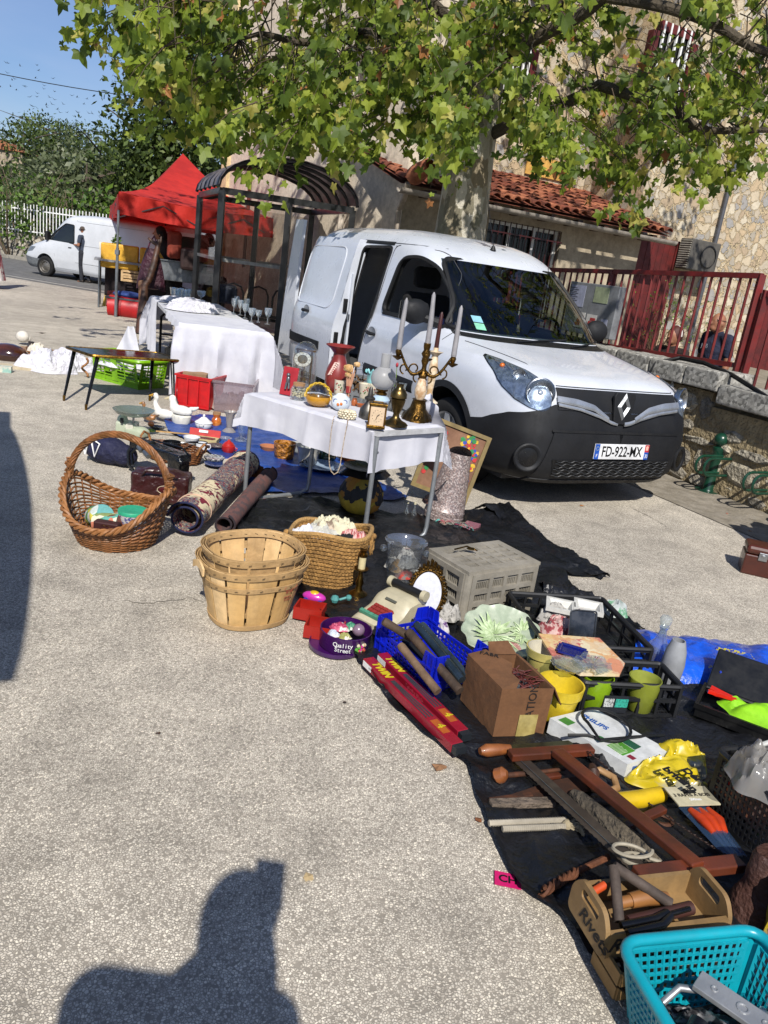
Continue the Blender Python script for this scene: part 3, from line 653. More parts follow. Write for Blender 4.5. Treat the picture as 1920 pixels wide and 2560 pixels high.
MB().bar(Vector((0,0,HS)),u*L_+Vector((0,0,HS)),.08,.09).bar(v*dl+Vector((0,0,HS)),v*dl+u*L_+Vector((0,0,HS)),.08,.09).bar(Vector((0,0,HS+.001))+v*.04,v*(dl-.04)+Vector((0,0,HS+.001)),.07,.085).bar(u*L_+v*.04+Vector((0,0,HS+.001)),u*L_+v*(dl-.04)+Vector((0,0,HS+.001)),.07,.085).build('beam',BM,t)
def vault(s,a,r=0):return v*s+u*(L_/2-cos(a)*(L_/2+.06))+Vector((0,0,HS+.05+sin(a)*.50+r))
for i in range(6):
 s=dl*i/5;MB().tube([vault(s,pi*k/14)for k in range(15)],.028,6).build('rib',BM,t,smooth=True)
MB().grid(lambda a,b:vault(-.06+(dl+.12)*a,pi*b,.03),5,16,.004).build('roof_panel',SR,t,smooth=True)
def pane(a,b,z0,z1):return MB().bar(a+Vector((0,0,(z0+z1)/2)),b+Vector((0,0,(z0+z1)/2)),.008,z1-z0)
for a,b in(('a','b'),('d','f'),('f','e'),('a','d')):
 A_,B_=pts4[a],pts4[b];d_=(B_-A_).normalized()
 g=pane(A_+d_*.06,B_-d_*.06,.35,2.15).build('glass_panel',SG,t)
 MB().bar(A_+d_*.06+Vector((0,0,1.28))+v*.01,B_-d_*.06+Vector((0,0,1.28))+v*.01,.004,.05).build('safety_stripe',mat('c9cdd0',.5),g)
mb=MB()
for i in range(5):
 o_=u*(.35+i*.42)+v*(dl*.62);mb.tube([o_+Vector((0,0,.42)),o_+Vector((0,0,.75)),o_+u*.05+Vector((0,0,.86)),o_+u*.17+Vector((0,0,.9)),o_+u*.29+Vector((0,0,.86)),o_+u*.34+Vector((0,0,.75)),o_+u*.34+Vector((0,0,.42))],.018,6)
mb.bar(u*.2+v*(dl*.62)+Vector((0,0,.42)),u*(L_-.2)+v*(dl*.62)+Vector((0,0,.42)),.05).bar(u*.2+v*(dl*.3)+Vector((0,0,.42)),u*(L_-.2)+v*(dl*.3)+Vector((0,0,.42)),.05)
for s in(.4,L_-.4):mb.bar(u*s+v*(dl*.6),u*s+v*(dl*.6)+Vector((0,0,.4)),.05)
mb.build('bench',BM,t,smooth=False)
RC=mat('c02a20',.75,c2='aa211a',ns=2,bump=.15,bs=8,trans=.25,key='canopy')
c1,c0_=G(289,792),G(268,768)
du=(G(700,742)-c1);
cu=Vector((.93,.05,0)).normalized()*3.0;cv=Vector((-cu.y,cu.x,0)).normalized()*3.0
cv=G(271,706)-c1;c2_=D(700,548,15.3);cu=Vector((c2_.x-c1.x,c2_.y-c1.y,0));print('tent',cu,cv)
t=T('market_canopy','bright red pop-up market canopy on grey telescopic legs','canopy',c1)
K=[Vector((0,0,0)),cu,cu+cv,cv];EZ=D(310,485,(c1-Vector((0,0,CAMH))).dot(_f)).z;print('tent eave',EZ)
_pc=c1+(cu+cv)/2;TZ=D(492,402,(_pc-Vector((0,0,CAMH))).dot(_f)+.2).z;print('tent peak',TZ)
for k_ in K:
 MB().cyl(k_,k_+Vector((0,0,1.2)),.028,n=8).cyl(k_+Vector((0,0,1.1)),k_+Vector((0,0,EZ-.3)),.022,n=8).box(k_+Vector((0,0,1.12)),(.07,.07,.08)).build('leg',mat('7f8388',.4,.6),t)
top=MB();ce=(K[0]+K[2])/2
def roofp(a,b,s,tt):
 p=a.lerp(b,s);e=p+Vector((0,0,EZ));pk=ce+Vector((0,0,TZ));q=e.lerp(pk,tt);q.z-=.28*sin(pi*tt)*1.0*(1-.3*tt)-.05*sin(pi*s)*0;q.z-=.06*sin(pi*s)*(1-tt)
 return q
for i in range(4):top.grid(lambda s,tt,i=i:roofp(K[i],K[(i+1)%4],s,tt),12,12)
top.build('roof_cloth',RC,t,smooth=True)
vl=MB()
for i in range(4):
 nrm=(K[(i+1)%4]-K[i]).cross(Vector((0,0,1))).normalized()
 vl.grid(lambda s,tt,i=i,nrm=nrm:K[i].lerp(K[(i+1)%4],s)+Vector((0,0,EZ-.06*sin(pi*s)-.36*tt))+nrm*(.03*tt*sin(s*22)+.012*sin(s*51+tt*4)),40,4)
vl.build('valance',RC,t,smooth=True)
fr_=MB()
for i in range(4):
 a,b=K[i],K[(i+1)%4]
 for s in range(4):fr_.bar(a.lerp(b,s/4)+Vector((0,0,EZ-(.12 if s%2 else.42))),a.lerp(b,(s+1)/4)+Vector((0,0,EZ-(.42 if s%2 else.12))),.018)
fr_.build('scissor_frame',mat('55585c',.4,.6),t)
a,b=D(-60,172,40),D(420,252,40)
tag(MB().tube([a.lerp(b,i/8)-Vector((0,0,.12*sin(pi*i/8)))for i in range(9)],.022,5).build('overhead_wire',BLK),'thin black overhead wire crossing the blue sky','wire')
bpts=[(15,157),(20,158),(50,165),(92,163),(96,176),(18,182),(36,197),(133,196),(26,216),(40,225),(60,215),(64,217),(93,233),(110,214),(109,222),(75,242),(92,242),(124,243),(136,229),(136,249),(82,266),(78,264),(115,262),(130,260),(117,268),(158,260),(143,273),(150,281),(168,281),(180,239),(192,243),(217,247),(209,260),(193,280),(195,281),(222,283),(231,284),(168,305),(203,308),(0,217),(30,200),(88,195)]
for i,(x,y)in enumerate(bpts):
 p=D(x,y,65);r_=random.Random(i);w_=.22*r_.uniform(.7,1.3);a=r_.uniform(-.4,.4)
 o=MB().add([(-w_,0,.1+a*.1),(0,-.04,0),(w_,0,.09),(0,.07,0),(0,0,-.035),(.03,.2,0),(-.03,.2,0)],[(0,1,4,3),(2,3,4,1),(3,5,6)]).build('bird',mat('2a2d33',.8),loc=p)
 o.rotation_euler=(0,a,r_.uniform(-1,1))
 tag(o,'tiny dark bird in the loose flock crossing the blue sky','bird','birds in the loose flock')
BARK=voro(['8a8069','aca28c','5f5844','cfc6b0','97886a','6f6a54','bdb298','7c6c50'],9.5,r=.85,bump=.9,stretch=(1,1,.45),warp=.16)
TR=Vector((.44,10.2,0));t=T('plane_tree','large plane tree with mottled trunk spreading over the square','tree',TR)
rnd=random.Random(11)
trunk=MB();trunk.lathe([(.42,0),(.36,.25),(.33,.8),(.31,1.5),(.30,2.2),(.285,3.0),(.28,3.8),(.27,4.6),(.25,5.4),(.2,6.6),(.12,8)],n=28,wav=lambda r,h,a,i:(r*(1+.06*sin(2*a+h*1.3)+.04*sin(3*a-h*2)),h))
trunk.build('trunk',BARK,t,smooth=True)
def bound(x):
 xs=[215,235,270,330,420,520,600,680,740,800,850,905,960,1010,1060,1120,1180,1240,1290,1340,1400,1460,1510,1580,1620,1680,1760,1850,1950,2300]
 ys=[40,170,200,280,350,360,440,480,450,410,390,505,380,250,400,470,440,330,260,420,470,420,480,600,500,440,480,460,500,560]
 return float(np.interp(x,xs,ys))-70-(45 if x<520 else 0)-(45 if 520<x<900 else 0)-(50 if 930<x<1050 else 0)
MBr=MB();leaves=[]
def twig(p,dv,L_,nl,r0=.006):
 pts=[Vector(p)];dv=Vector(dv).normalized();n=5
 for k in range(n):
  dv=(dv+Vector((rnd.uniform(-.3,.3),rnd.uniform(-.3,.3),rnd.uniform(-.45,.05)))).normalized();pts.append(pts[-1]+dv*L_/n)
 MBr.tube(pts,[r0*(1-.15*i)for i in range(n+1)],4,cap=False)
 for i in range(nl):
  f_=rnd.uniform(.15,1)*n;k=min(int(f_),n-1);b_=pts[k].lerp(pts[k+1],f_-k)
  leaves.append((b_+Vector((rnd.gauss(0,.075),rnd.gauss(0,.075),-abs(rnd.gauss(0,.07)))),b_))
def safe(p):
 y=p.y+1.04*(p.z-1.6);return y>8.05 or p.x<-2.6
cl=[]
for i in range(680):
 x=rnd.uniform(215,2250);y=bound(x)-abs(rnd.gauss(0,1))*190*(1 if x<1250 else 1.25)-8
 if x<330 and rnd.random()<.45:continue
 if x>1250 and y>60 and rnd.random()<.34:continue
 if 1010<x<1060 and y>240:continue
 p=D(x,y,rnd.uniform(6.8,9.3)if x>500 else rnd.uniform(6.4,7.8));
 if safe(p):cl.append(p)
for i in range(520):
 a=rnd.uniform(0,6.3);r_=sqrt(rnd.random());p=TR+Vector((cos(a)*r_*6.2,sin(a)*r_*5.2,rnd.uniform(4.3,9.2)-r_*.9))
 q=p-Vector((0,0,CAMH));dz=q.dot(_f)
 if dz>.5:
  sx,sy=960+FOC*q.dot(CR)/dz,1280-FOC*q.dot(CU)/dz
  if sy>-60 and(sy>bound(sx)-30 or sx<330 or(sx>1200 and sy>-20)):continue
 if safe(p):cl.append(p)
for p in cl:
 out=(p-TR-Vector((0,0,3)));out.z*=.2;out.normalize()
 twig(p-out*.3+Vector((0,0,.15)),out+Vector((rnd.uniform(-.6,.6),rnd.uniform(-.6,.6),-.3)),rnd.uniform(.5,.85),rnd.randint(9,16))
limbs=[((-1.2,9.4,4.6),(-3.2,8.4,4.4),(-4.6,7.6,4.0)),((-.6,8.8,4.4),(-1.8,7.8,4.1),(-3,7.2,3.9)),((1.6,9.4,4.7),(3.4,8.6,4.5),(5.2,8.0,4.3)),((1.4,8.8,4.3),(2.6,8.0,3.9),(3.8,7.6,3.6)),((.6,8.8,4.9),(.9,7.6,4.8),(1.2,6.9,4.6)),((-1.4,10,5.2),(-3,10.4,5.6),(-4.5,11,5.8)),((2.4,10,5.4),(4.4,10.2,5.8),(6,10.5,5.9)),((1.6,9.2,3.6),(2.6,8.7,3.3),(3.4,8.5,3.2)),((-.5,9.5,3.9),(-1.4,9.2,3.7),(-2.2,9.0,3.5))]
LM=MB();lpts=[]
for l in limbs:
 st=TR+Vector((0,0,min(5.4,l[0][2]-.5)));P=[st]+[Vector(a)for a in l];pts=[]
 for i in range(25):
  f_=i/24*(len(P)-1);k=min(int(f_),len(P)-2);pts.append(P[k].lerp(P[k+1],f_-k)+Vector((sin(i*.9+l[0][0])*.06,cos(i*.7)*.06,sin(i*.5+l[0][1])*.05)))
 LM.tube(pts,[.07*(1-i/26)**.8+.008 for i in range(25)],8);lpts+=pts[4:]
for p in cl:
 b_=min(lpts,key=lambda q:(q-p).length)
 if(b_-p).length<1.0:
  m_=b_.lerp(p,.5)+Vector((rnd.uniform(-.15,.15),rnd.uniform(-.15,.15),rnd.uniform(.0,.2)))
  LM.tube([b_,m_,p],[.010,.007,.004],5,cap=False)
LM.v=[tuple(Vector(a)-TR)for a in LM.v];LM.build('limb',mat('4d4436',.85,c2='393227',ns=6,bump=.4,bs=40),t,smooth=True)
MBr.v=[tuple(Vector(a)-TR)for a in MBr.v];MBr.build('twig',mat('4f4032',.8),t)
LS=[]
for(a,r_)in((-170,.16),(-140,.40),(-118,.52),(-100,.40),(-84,.46),(-66,.72),(-54,.60),(-42,.52),(-30,.46),(-16,.66),(0,.92),(16,.66),(30,.46),(42,.52),(54,.60),(66,.72),(84,.46),(100,.40),(118,.52),(140,.40),(170,.16)):
 LS.append((sin(radians(a))*r_,cos(radians(a))*r_))
LS=np.array([(0,-.0)]+LS);nl=len(LS)
V_=[];F_=[];MI=[];nr=np.random.RandomState(4)
for i,(p,b_)in enumerate(leaves):
 s=nr.choice([.045,.07,.09,.11,.13])*nr.uniform(.85,1.15);dn=Vector((nr.normal(0,.5),nr.normal(0,.5)-.15,-1)).normalized()
 nm=Vector((nr.normal(0,.6),-1+nr.normal(0,.5),.9+nr.normal(0,.5)));nm=(nm-dn*nm.dot(dn)).normalized();xx=dn.cross(nm)
 o_=len(V_);fold=nr.uniform(.0,.35);curl=nr.uniform(-.5,.7)
 for(x,y)in LS:
  V_.append(tuple(p-TR+xx*(x*s)+dn*((y+.2)*s)+nm*(abs(x)*fold*s-curl*y*y*s)))
 for k in range(1,nl-1):F_.append((o_,o_+k,o_+k+1))
 m_=nr.choice(5,p=[.38,.32,.19,.095,.015]);MI+=[m_]*(nl-2)
me=bpy.data.meshes.new('crown');me.from_pydata(V_,[],F_);o=bpy.data.objects.new('crown',me);COL.objects.link(o);o.parent=t
for mm in(leafmat('8c9e38','6f822a',.6),leafmat('5c702a','4a5d1f',.54),leafmat('adb84c','909e3a',.64),leafmat('c4bd66','a6a04a',.62),leafmat('9c6a3c','7e5230',.3)):me.materials.append(mm)
me.polygons.foreach_set('material_index',MI);print('leaves',len(leaves))
mb=MB()
for i in range(60):
 p=rnd.choice(cl)-TR+Vector((rnd.uniform(-.2,.2),rnd.uniform(-.2,.2),-.25));mb.sph(p,.016,8);mb.tube([p,p+Vector((.01,0,.22))],.0015,3)
mb.build('seed_ball',mat('5a5a30',.9),t)
# ================================================= vehicles: bodies as stacked plan rings
class Shell:
 def __init__(s,rows,xm,rear):
  s.r=np.array(rows,float);s.xm=xm;s.rr=np.array(rear,float);s.nr=9.
 def par(s,z):
  R=s.r;f=lambda k:float(np.interp(z,R[:,0],R[:,k]))
  return f(1)-s.xm,s.xm-float(np.interp(z,s.rr[:,0],s.rr[:,1])),f(2),f(3)
 def at(s,t,z,off=0.):
  a,b,W,n=s.par(z);t_=radians(t);c,q=cos(t_),sin(t_)
  e=n if c>0 else s.nr;A=a if c>0 else b
  x=A*math.copysign(abs(c)**(2/e),c);y=W*math.copysign(abs(q)**(2/e),q)
  if off:
   g=Vector((abs(x/A)**(e-1)/A*math.copysign(1,x),abs(y/W)**(e-1)/W*math.copysign(1,y),0));g.normalize();x+=g.x*off;y+=g.y*off
  return Vector((s.xm+x,y,z))
 def hw(s,x,z):
  a,b,W,n=s.par(z);d=x-s.xm;A,e=(a,n)if d>0 else(b,s.nr)
  return W*max(0,1-abs(d/A)**e)**(1/e)
 def side(s,x,z,off=0.,sg=-1):return Vector((x,sg*(s.hw(x,z)+off),z))
 def fx(s,y,z):
  a,b,W,n=s.par(z);return s.xm+a*max(0,1-min(1,abs(y/W))**n)**(1/n)
 def front(s,y,z,off=0.):return Vector((s.fx(y,z)+off,y,z))
 def t_y(s,y,z):a,b,W,n=s.par(z);return math.degrees(math.asin(min(1,abs(y)/W)**(n/2)))*math.copysign(1,y)
 def t_x(s,x,z):a,b,W,n=s.par(z);return-math.degrees(math.acos(min(1,max(0,(x-s.xm)/a))**(n/2)))
 def solid(s,zs,nt=128,inset=0.):
  mb=MB();k=len(zs)
  for z in zs:
   for j in range(nt):
    p=s.at(360*j/nt-180,z);
    mb.v.append((p.x,p.y,p.z))
  for i in range(k-1):
   for j in range(nt):mb.f.append((i*nt+j,i*nt+(j+1)%nt,(i+1)*nt+(j+1)%nt,(i+1)*nt+j));mb.m.append(0)
  mb.f.append(tuple(range(nt-1,-1,-1)));mb.f.append(tuple(range((k-1)*nt,k*nt)));mb.m+=[0,0]
  return mb
 def patch(s,lo,hi,t0,t1,nt,nz,off,th=.0,bulge=0.):
  return MB().grid(lambda u,v:s.at(t0+(t1-t0)*u,lo(u)+(hi(u)-lo(u))*v,off+bulge*sin(pi*u)*sin(pi*v)),nt,nz,th)
def boolean(o,tools,op='DIFFERENCE'):
 for tl_ in tools:
  tl_.parent=o.parent;bpy.context.view_layer.update()
  b=o.modifiers.new('b','BOOLEAN');b.object=tl_;b.operation=op;b.solver='EXACT'
  bake(o);bpy.data.objects.remove(tl_)
 return o
def clean(o):
 bm=bmesh.new();bm.from_mesh(o.data);bmesh.ops.remove_doubles(bm,verts=bm.verts,dist=1e-5)
 ed=[e for e in bm.edges if e.is_boundary]
 if ed:bmesh.ops.holes_fill(bm,edges=ed,sides=0)
 bmesh.ops.recalc_face_normals(bm,faces=bm.faces);bm.to_mesh(o.data);bm.free();return o
def cutter(mb,m=None):return clean(mb.build('cut',m or BLK))
PAINT=mat('bec2ca',.28,c2='b4b8c0',ns=1.5,coat=.6,spec=.5,key='paint')
PLAS=mat('121316',.6,c2='1a1b1e',ns=3,bump=.1,bs=300,spec=.35);RUB_=mat('0b0b0c',.8)
def wheel(par,c,r=.32,w=.2,ax=-1,spokes=5,rimc='b4b7bb',steel=False):
 q=bpy.data.objects.new('wheel',None)
 mb=MB();k=ax
 mb.lathe([(r*.66,-w*.42),(r*.78,-w*.5),(r*.93,-w*.46),(r*.985,-w*.36),(r,-w*.2),(r,w*.2),(r*.985,w*.36),(r*.93,w*.46),(r*.78,w*.5),(r*.66,w*.42)],c,40,ax=(0,k,0))
 for i in range(3):mb.lathe([(r+.001,-w*.2+i*w*.2-.004),(r+.003,-w*.2+i*w*.2),(r+.001,-w*.2+i*w*.2+.004)],c,40,ax=(0,k,0))
 wh=mb.build('wheel',RUB_,par,smooth=True)
 mb=MB();c=Vector(c);mb.lathe([(r*.66,w*.44),(r*.62,w*.40),(r*.60,w*.1),(r*.5,-w*.1),(.01,-w*.1)],c,36,ax=(0,k,0))
 if steel:mb.lathe([(r*.6,w*.3),(r*.5,w*.36),(r*.42,w*.2),(r*.2,w*.32),(.01,w*.36)],c,30,ax=(0,k,0),wav=lambda rr,h,a,i:(rr,h-(.02 if i==2 and sin(a*10)>.5 else 0)))
 else:
  for i in range(spokes):
   a=2*pi*i/spokes+.3;d_=Vector((cos(a),0,sin(a)));mb.bar(c+d_*r*.1+Vector((0,k*w*.36,0)),c+d_*r*.62+Vector((0,k*w*.34,0)),r*.2,.03,up=(0,1,0))
  mb.cyl(c+Vector((0,k*w*.2,0)),c+Vector((0,k*w*.42,0)),r*.17,n=20)
 mb.build('rim',mat(rimc,.35,.6),wh,auto=40)
 return wh
def seamline(mb,pts,r=.0035):mb.tube(pts,r,5,cap=False)
KX,KY,KA=1.125,6.273,radians(-60.75)
K_=Shell([(.19,.70,.84,5),(.21,.83,.865,6),(.28,.895,.885,7.5),(.40,.925,.90,8),(.55,.925,.91,8),(.70,.90,.915,7.5),(.80,.875,.915,7),(.87,.845,.912,6.5),(.92,.80,.908,5.5),(.955,.72,.90,5),(.985,.60,.892,5),(1.01,.47,.883,4.6),(1.035,.32,.875,4.4),(1.06,.17,.866,4.3),(1.085,.02,.858,4.4),(1.10,-.06,.852,4.8),(1.2,-.185,.835,5),(1.3,-.31,.818,5),(1.4,-.445,.80,5),(1.5,-.585,.782,5),(1.6,-.735,.760,5),(1.66,-.84,.742,5),(1.71,-.96,.712,4.6),(1.75,-1.10,.66,4.2),(1.78,-1.28,.58,4),(1.80,-1.5,.46,3.6),(1.812,-1.75,.3,3),(1.818,-1.95,.1,2.5)],-1.9 if False else-2.0,
           [(.19,-3.33),(.3,-3.42),(.9,-3.44),(1.3,-3.42),(1.6,-3.36),(1.72,-3.30),(1.78,-3.18),(1.80,-2.95),(1.812,-2.6),(1.818,-2.2)])
K_.r[:,0]=[z if z<1.6 else 1.6+(z-1.6)*1.28 for z in K_.r[:,0]];K_.rr[:,0]=[z if z<1.6 else 1.6+(z-1.6)*1.28 for z in K_.rr[:,0]]
kv=T('delivery_van','white panel van with black front bumper, its side door slid open','van',(KX,KY,0),KA)
zs=sorted(set([round(.19+.03*i,3)for i in range(28)]+[round(.94+.0075*i,4)for i in range(24)]+[round(1.12+.03*i,3)for i in range(20)]+[1.7,1.73,1.755,1.775,1.79,1.805,1.818,1.829,1.84,1.85,1.858,1.865,1.871,1.876]))
body=K_.solid(zs).build('body',[PAINT,mat('b9bcc0',.6),BLK],kv)
Kc=Shell([(z,x-.10,max(.01,W-.055),n)for z,x,W,n in K_.r if z>.4],-2.0,[(z,x+.07)for z,x in K_.rr])
ci=[z for z in zs if.50<=z<=1.80]
cut=[cutter(Kc.solid([.42]+ci),mat('85888c',.6))]
def yprism(poly,y0,y1):
 n=len(poly);return MB().add([(x,y0,z)for x,z in poly]+[(x,y1,z)for x,z in poly],[tuple(range(n)),tuple(range(2*n-1,n-1,-1))]+[(i,n+i,n+(i+1)%n,(i+1)%n)for i in range(n)])
def rnd_poly(P,r=.06,k=5):
 out=[];n=len(P)
 for i in range(n):
  a,b,c=Vector(P[i-1]),Vector(P[i]),Vector(P[(i+1)%n]);u_=(a-b);v_=(c-b);d_=min(r,u_.length*.45,v_.length*.45)
  p0,p1=b+u_.normalized()*d_,b+v_.normalized()*d_
  for j in range(k+1):t_=j/k;out.append(tuple(p0*(1-t_)**2+b*2*t_*(1-t_)+p1*t_*t_))
 return out
WIN=rnd_poly([(-1.34,1.13),(-1.26,1.60),(-1.02,1.625),(-.80,1.56),(-.52,1.36),(-.36,1.16),(-.40,1.115)],.09)
for sg in(-1,1):cut.append(cutter(yprism(WIN,sg*.6,sg*1.1)))
DOOR=rnd_poly([(-2.06,.44),(-2.06,1.66),(-1.48,1.68),(-1.50,.95),(-1.62,.44)],.06)
cut.append(cutter(yprism(DOOR,-.6,-1.1)));cut.append(cutter(yprism(DOOR,.6,1.1)))
WS=rnd_poly([(-.76,1.125),(-.665,1.30),(-.60,1.60),(-.56,1.635),(.56,1.635),(.60,1.60),(.665,1.30),(.76,1.125)],.05)
n=len(WS);cut.append(cutter(MB().add([(-1.25 if z>1.4 else-.75,y,z)for y,z in WS]+[(.9,y,z)for y,z in WS],[tuple(range(n-1,-1,-1)),tuple(range(n,2*n))]+[(i,(i+1)%n,n+(i+1)%n,n+i)for i in range(n)])))
for x in(0,-2.70):
 for sg in(-1,1):
  cut.append(cutter(MB().lathe([(.001,-.2),(.375,-.2),(.375,.2),(.001,.2)],(x,sg*.86,.335),40,ax=(0,1,0))))
clean(body);boolean(body,cut)
for p_ in body.data.polygons:p_.use_smooth=True
body.data.set_sharp_from_angle(angle=radians(32))
for x in(0,-2.70):
 for sg in(-1,1):
  wheel(kv,(x,sg*.78,.315),.315,.2,sg)
  MB().lathe([(.372,-.26),(.372,.02)],(x,sg*.86,.335),40,ax=(0,sg,0)).build('arch_liner',BLK,kv,smooth=True)
  if x==0:
   MB().grid(lambda u,v:K_.side(x+(.375+.05*v)*cos(-.35+(pi+.45)*u),.335+(.375+.05*v)*sin(-.35+(pi+.45)*u),.012-.006*v,sg),30,2).build('arch_trim',PLAS,kv,smooth=True)
sb=lambda u:1-abs(2*u-1)
def bt(u):
 t_=abs(-72+144*u);return float(np.interp(t_,[0,12,20,34,46,58,64,72],[.735,.78,.735,.70,.68,.63,.59,.56]))
def bfn(u,v):
 z=.195+(bt(u)-.195)*v;ze=.195+(.56-.195)*v;xe=max(.27,sqrt(max(0,.405**2-(ze-.335)**2)));te=K_.t_x(xe,z)
 return K_.at(te*(1-2*u),z,.008)
K_bump=MB().grid(bfn,90,16,.012).build('front_bumper',PLAS,kv,smooth=True)
def frame_patch(name,y0,y1,z0,z1,off,mt,par,th=.01,nt=30,nz=6,sk=.0):
 return MB().grid(lambda u,v:K_.front(y0+(y1-y0)*u+sk*(v-.5)*(1 if u>.5 else-1)*-1,z0+(z1-z0)*v,off),nt,nz,th).build(name,mt,par,smooth=True)
frame_patch('bumper_panel',-.62,.62,.245,.60,.020,PLAS,K_bump,.012,sk=.08)
frame_patch('bumper_shelf',-.60,.60,.598,.615,.026,mat('060607',.6),K_bump,.004)
frame_patch('lower_lip',-.66,.66,.205,.242,.030,PLAS,K_bump,.02)
gr_=frame_patch('lower_grille',-.54,.54,.275,.405,.025,mat('050506',.6),kv,.004,sk=-.05)
mb=MB()
for j in range(6):
 z=.285+j*.022
 pts=[]
 for i in range(49):
  y=-.535+1.07*i/48;ph=(i+(2 if j%2 else 0))%4;dz=(0,.007,.007,0)[ph]if False else.0055*math.copysign(1,sin(pi*(i+(1 if j%2 else 0)*1)/2+.4))
  pts.append(K_.front(y,z+dz,.031))
 mb.tube(pts,.0035,4,cap=False)
mb.build('mesh',mat('26282b',.5),gr_)
for sg in(-1,1):
 p=K_.front(sg*.73,.405,.030);ax=Vector((.93,sg*.36,0)).normalized()
 f_=MB().lathe([(.098,-.03),(.100,.004),(.090,.009),(.072,.004),(.066,-.004)],p,30,ax=tuple(ax)).build('fog_lamp_ring',PLAS,K_bump,smooth=True)
 MB().lathe([(.068,-.002),(.05,.001),(.002,.004)],p,24,ax=tuple(ax)).build('fog_lamp_cover',mat('08080a',.25),K_bump,smooth=True)
frame_patch('grille_panel',-.56,.56,.745,.885,.014,PLAS,kv,.01)
GUN=mat('b7bbc0',.3,.7);CHR=mat('b5b9be',.22,1.)
for sg in(-1,1):
 mb=MB()
 mb.grid(lambda u,v:K_.front(sg*(.57-.45*u),float(np.interp(u,[0,.35,.7,1],[.815,.800,.770,.700]))+(.040-.012*u+.012*sin(pi*u))*(v-.5),.026+.004*sin(pi*v)),24,6,.01)
 mb.grid(lambda u,v:K_.front(sg*(.56-.53*u),float(np.interp(u,[0,.35,.7,.9,1],[.780,.757,.712,.675,.668]))+(.022)*(v-.5),.022+.004*sin(pi*v)),24,4,.008)
 mb.build('silver_wing',GUN,kv,smooth=True)
z0=.79;mb=MB();M_=frame(K_.front(0,z0,.03),(0,1,0),(-.06,0,1))
mb.prism([(-.085,.10),(.085,.10),(.10,.07),(.075,-.10),(.04,-.125),(-.04,-.125),(-.075,-.10),(-.10,.07)],-.01,.015,M_)
bd=mb.build('badge_housing',PLAS,kv,bevel=.006)
D_=[(0,.098),(.062,0),(0,-.098),(-.062,0)];I_=[(0,.040),(.026,0),(0,-.040),(-.026,0)]
mb=MB();o_=lambda p,z:M_@Vector((p[0],p[1],z))
Mid=[((a[0]+b[0])/2,(a[1]+b[1])/2)for a,b in zip(D_,I_)]
for i in range(4):
 j=(i+1)%4
 mb.add([o_(D_[i],.016),o_(D_[j],.016),o_(Mid[j],.032),o_(Mid[i],.032)],[(0,1,2,3)]);mb.add([o_(Mid[i],.032),o_(Mid[j],.032),o_(I_[j],.018),o_(I_[i],.018)],[(0,1,2,3)])
mb.build('diamond_badge',mat('8f9398',.42,.6),bd)
pc=K_.front(.04,.475,.034);Mp=frame(pc,(0,1,0),(-.05,0,1))
pl=MB().prism([(-.26,-.055),(.26,-.055),(.26,.055),(-.26,.055)],-.008,.002,Mp).build('number_plate',mat('d9dadb',.35),kv,bevel=.003)
BLU=mat('1d4fa8',.4)
MB().prism([(-.259,-.054),(-.218,-.054),(-.218,.054),(-.259,.054)],.002,.0032,Mp).build('country_band',BLU,pl)
MB().prism([(.218,-.054),(.259,-.054),(.259,.0),(.218,.0)],.002,.0032,Mp).build('region_band',BLU,pl);MB().prism([(.218,.001),(.259,.001),(.259,.054),(.218,.054)],.002,.0032,Mp).build('region_crest',mat('b8343a',.4),pl)
text('registration','FD-922-MX',.105,mat('0d0d0f',.4),pl,Mp@Matrix.Translation((-.002,-.002,.003)),.0008,(.76,1),.0012)
text('country_letter','F',.034,WHITE,pl,Mp@Matrix.Translation((-.238,-.03,.0038)),.0004)
text('region_number','30',.04,WHITE,pl,Mp@Matrix.Translation((.2385,-.03,.0038)),.0004,(.75,1))
mb=MB()
for k in range(10):mb.sph(Mp@Vector((-.238+.013*cos(k*.628),.022+.013*sin(k*.628),.0035)),.0022,6)
mb.build('star_ring',mat('c9cf6a',.5),pl)
MB().prism([(.226,.014),(.25,.014),(.25,.042),(.238,.048),(.226,.042)],.0034,.004,Mp).build('crest_shield',mat('e0b0a0',.5),pl)
hlo=[(0,.875),(.07,.835),(.3,.775),(.6,.738),(.85,.722),(.96,.738),(1,.765)];hhi=[(0,.945),(.05,.985),(.16,1.0),(.35,.988),(.6,.955),(.8,.91),(.93,.865),(1,.815)]
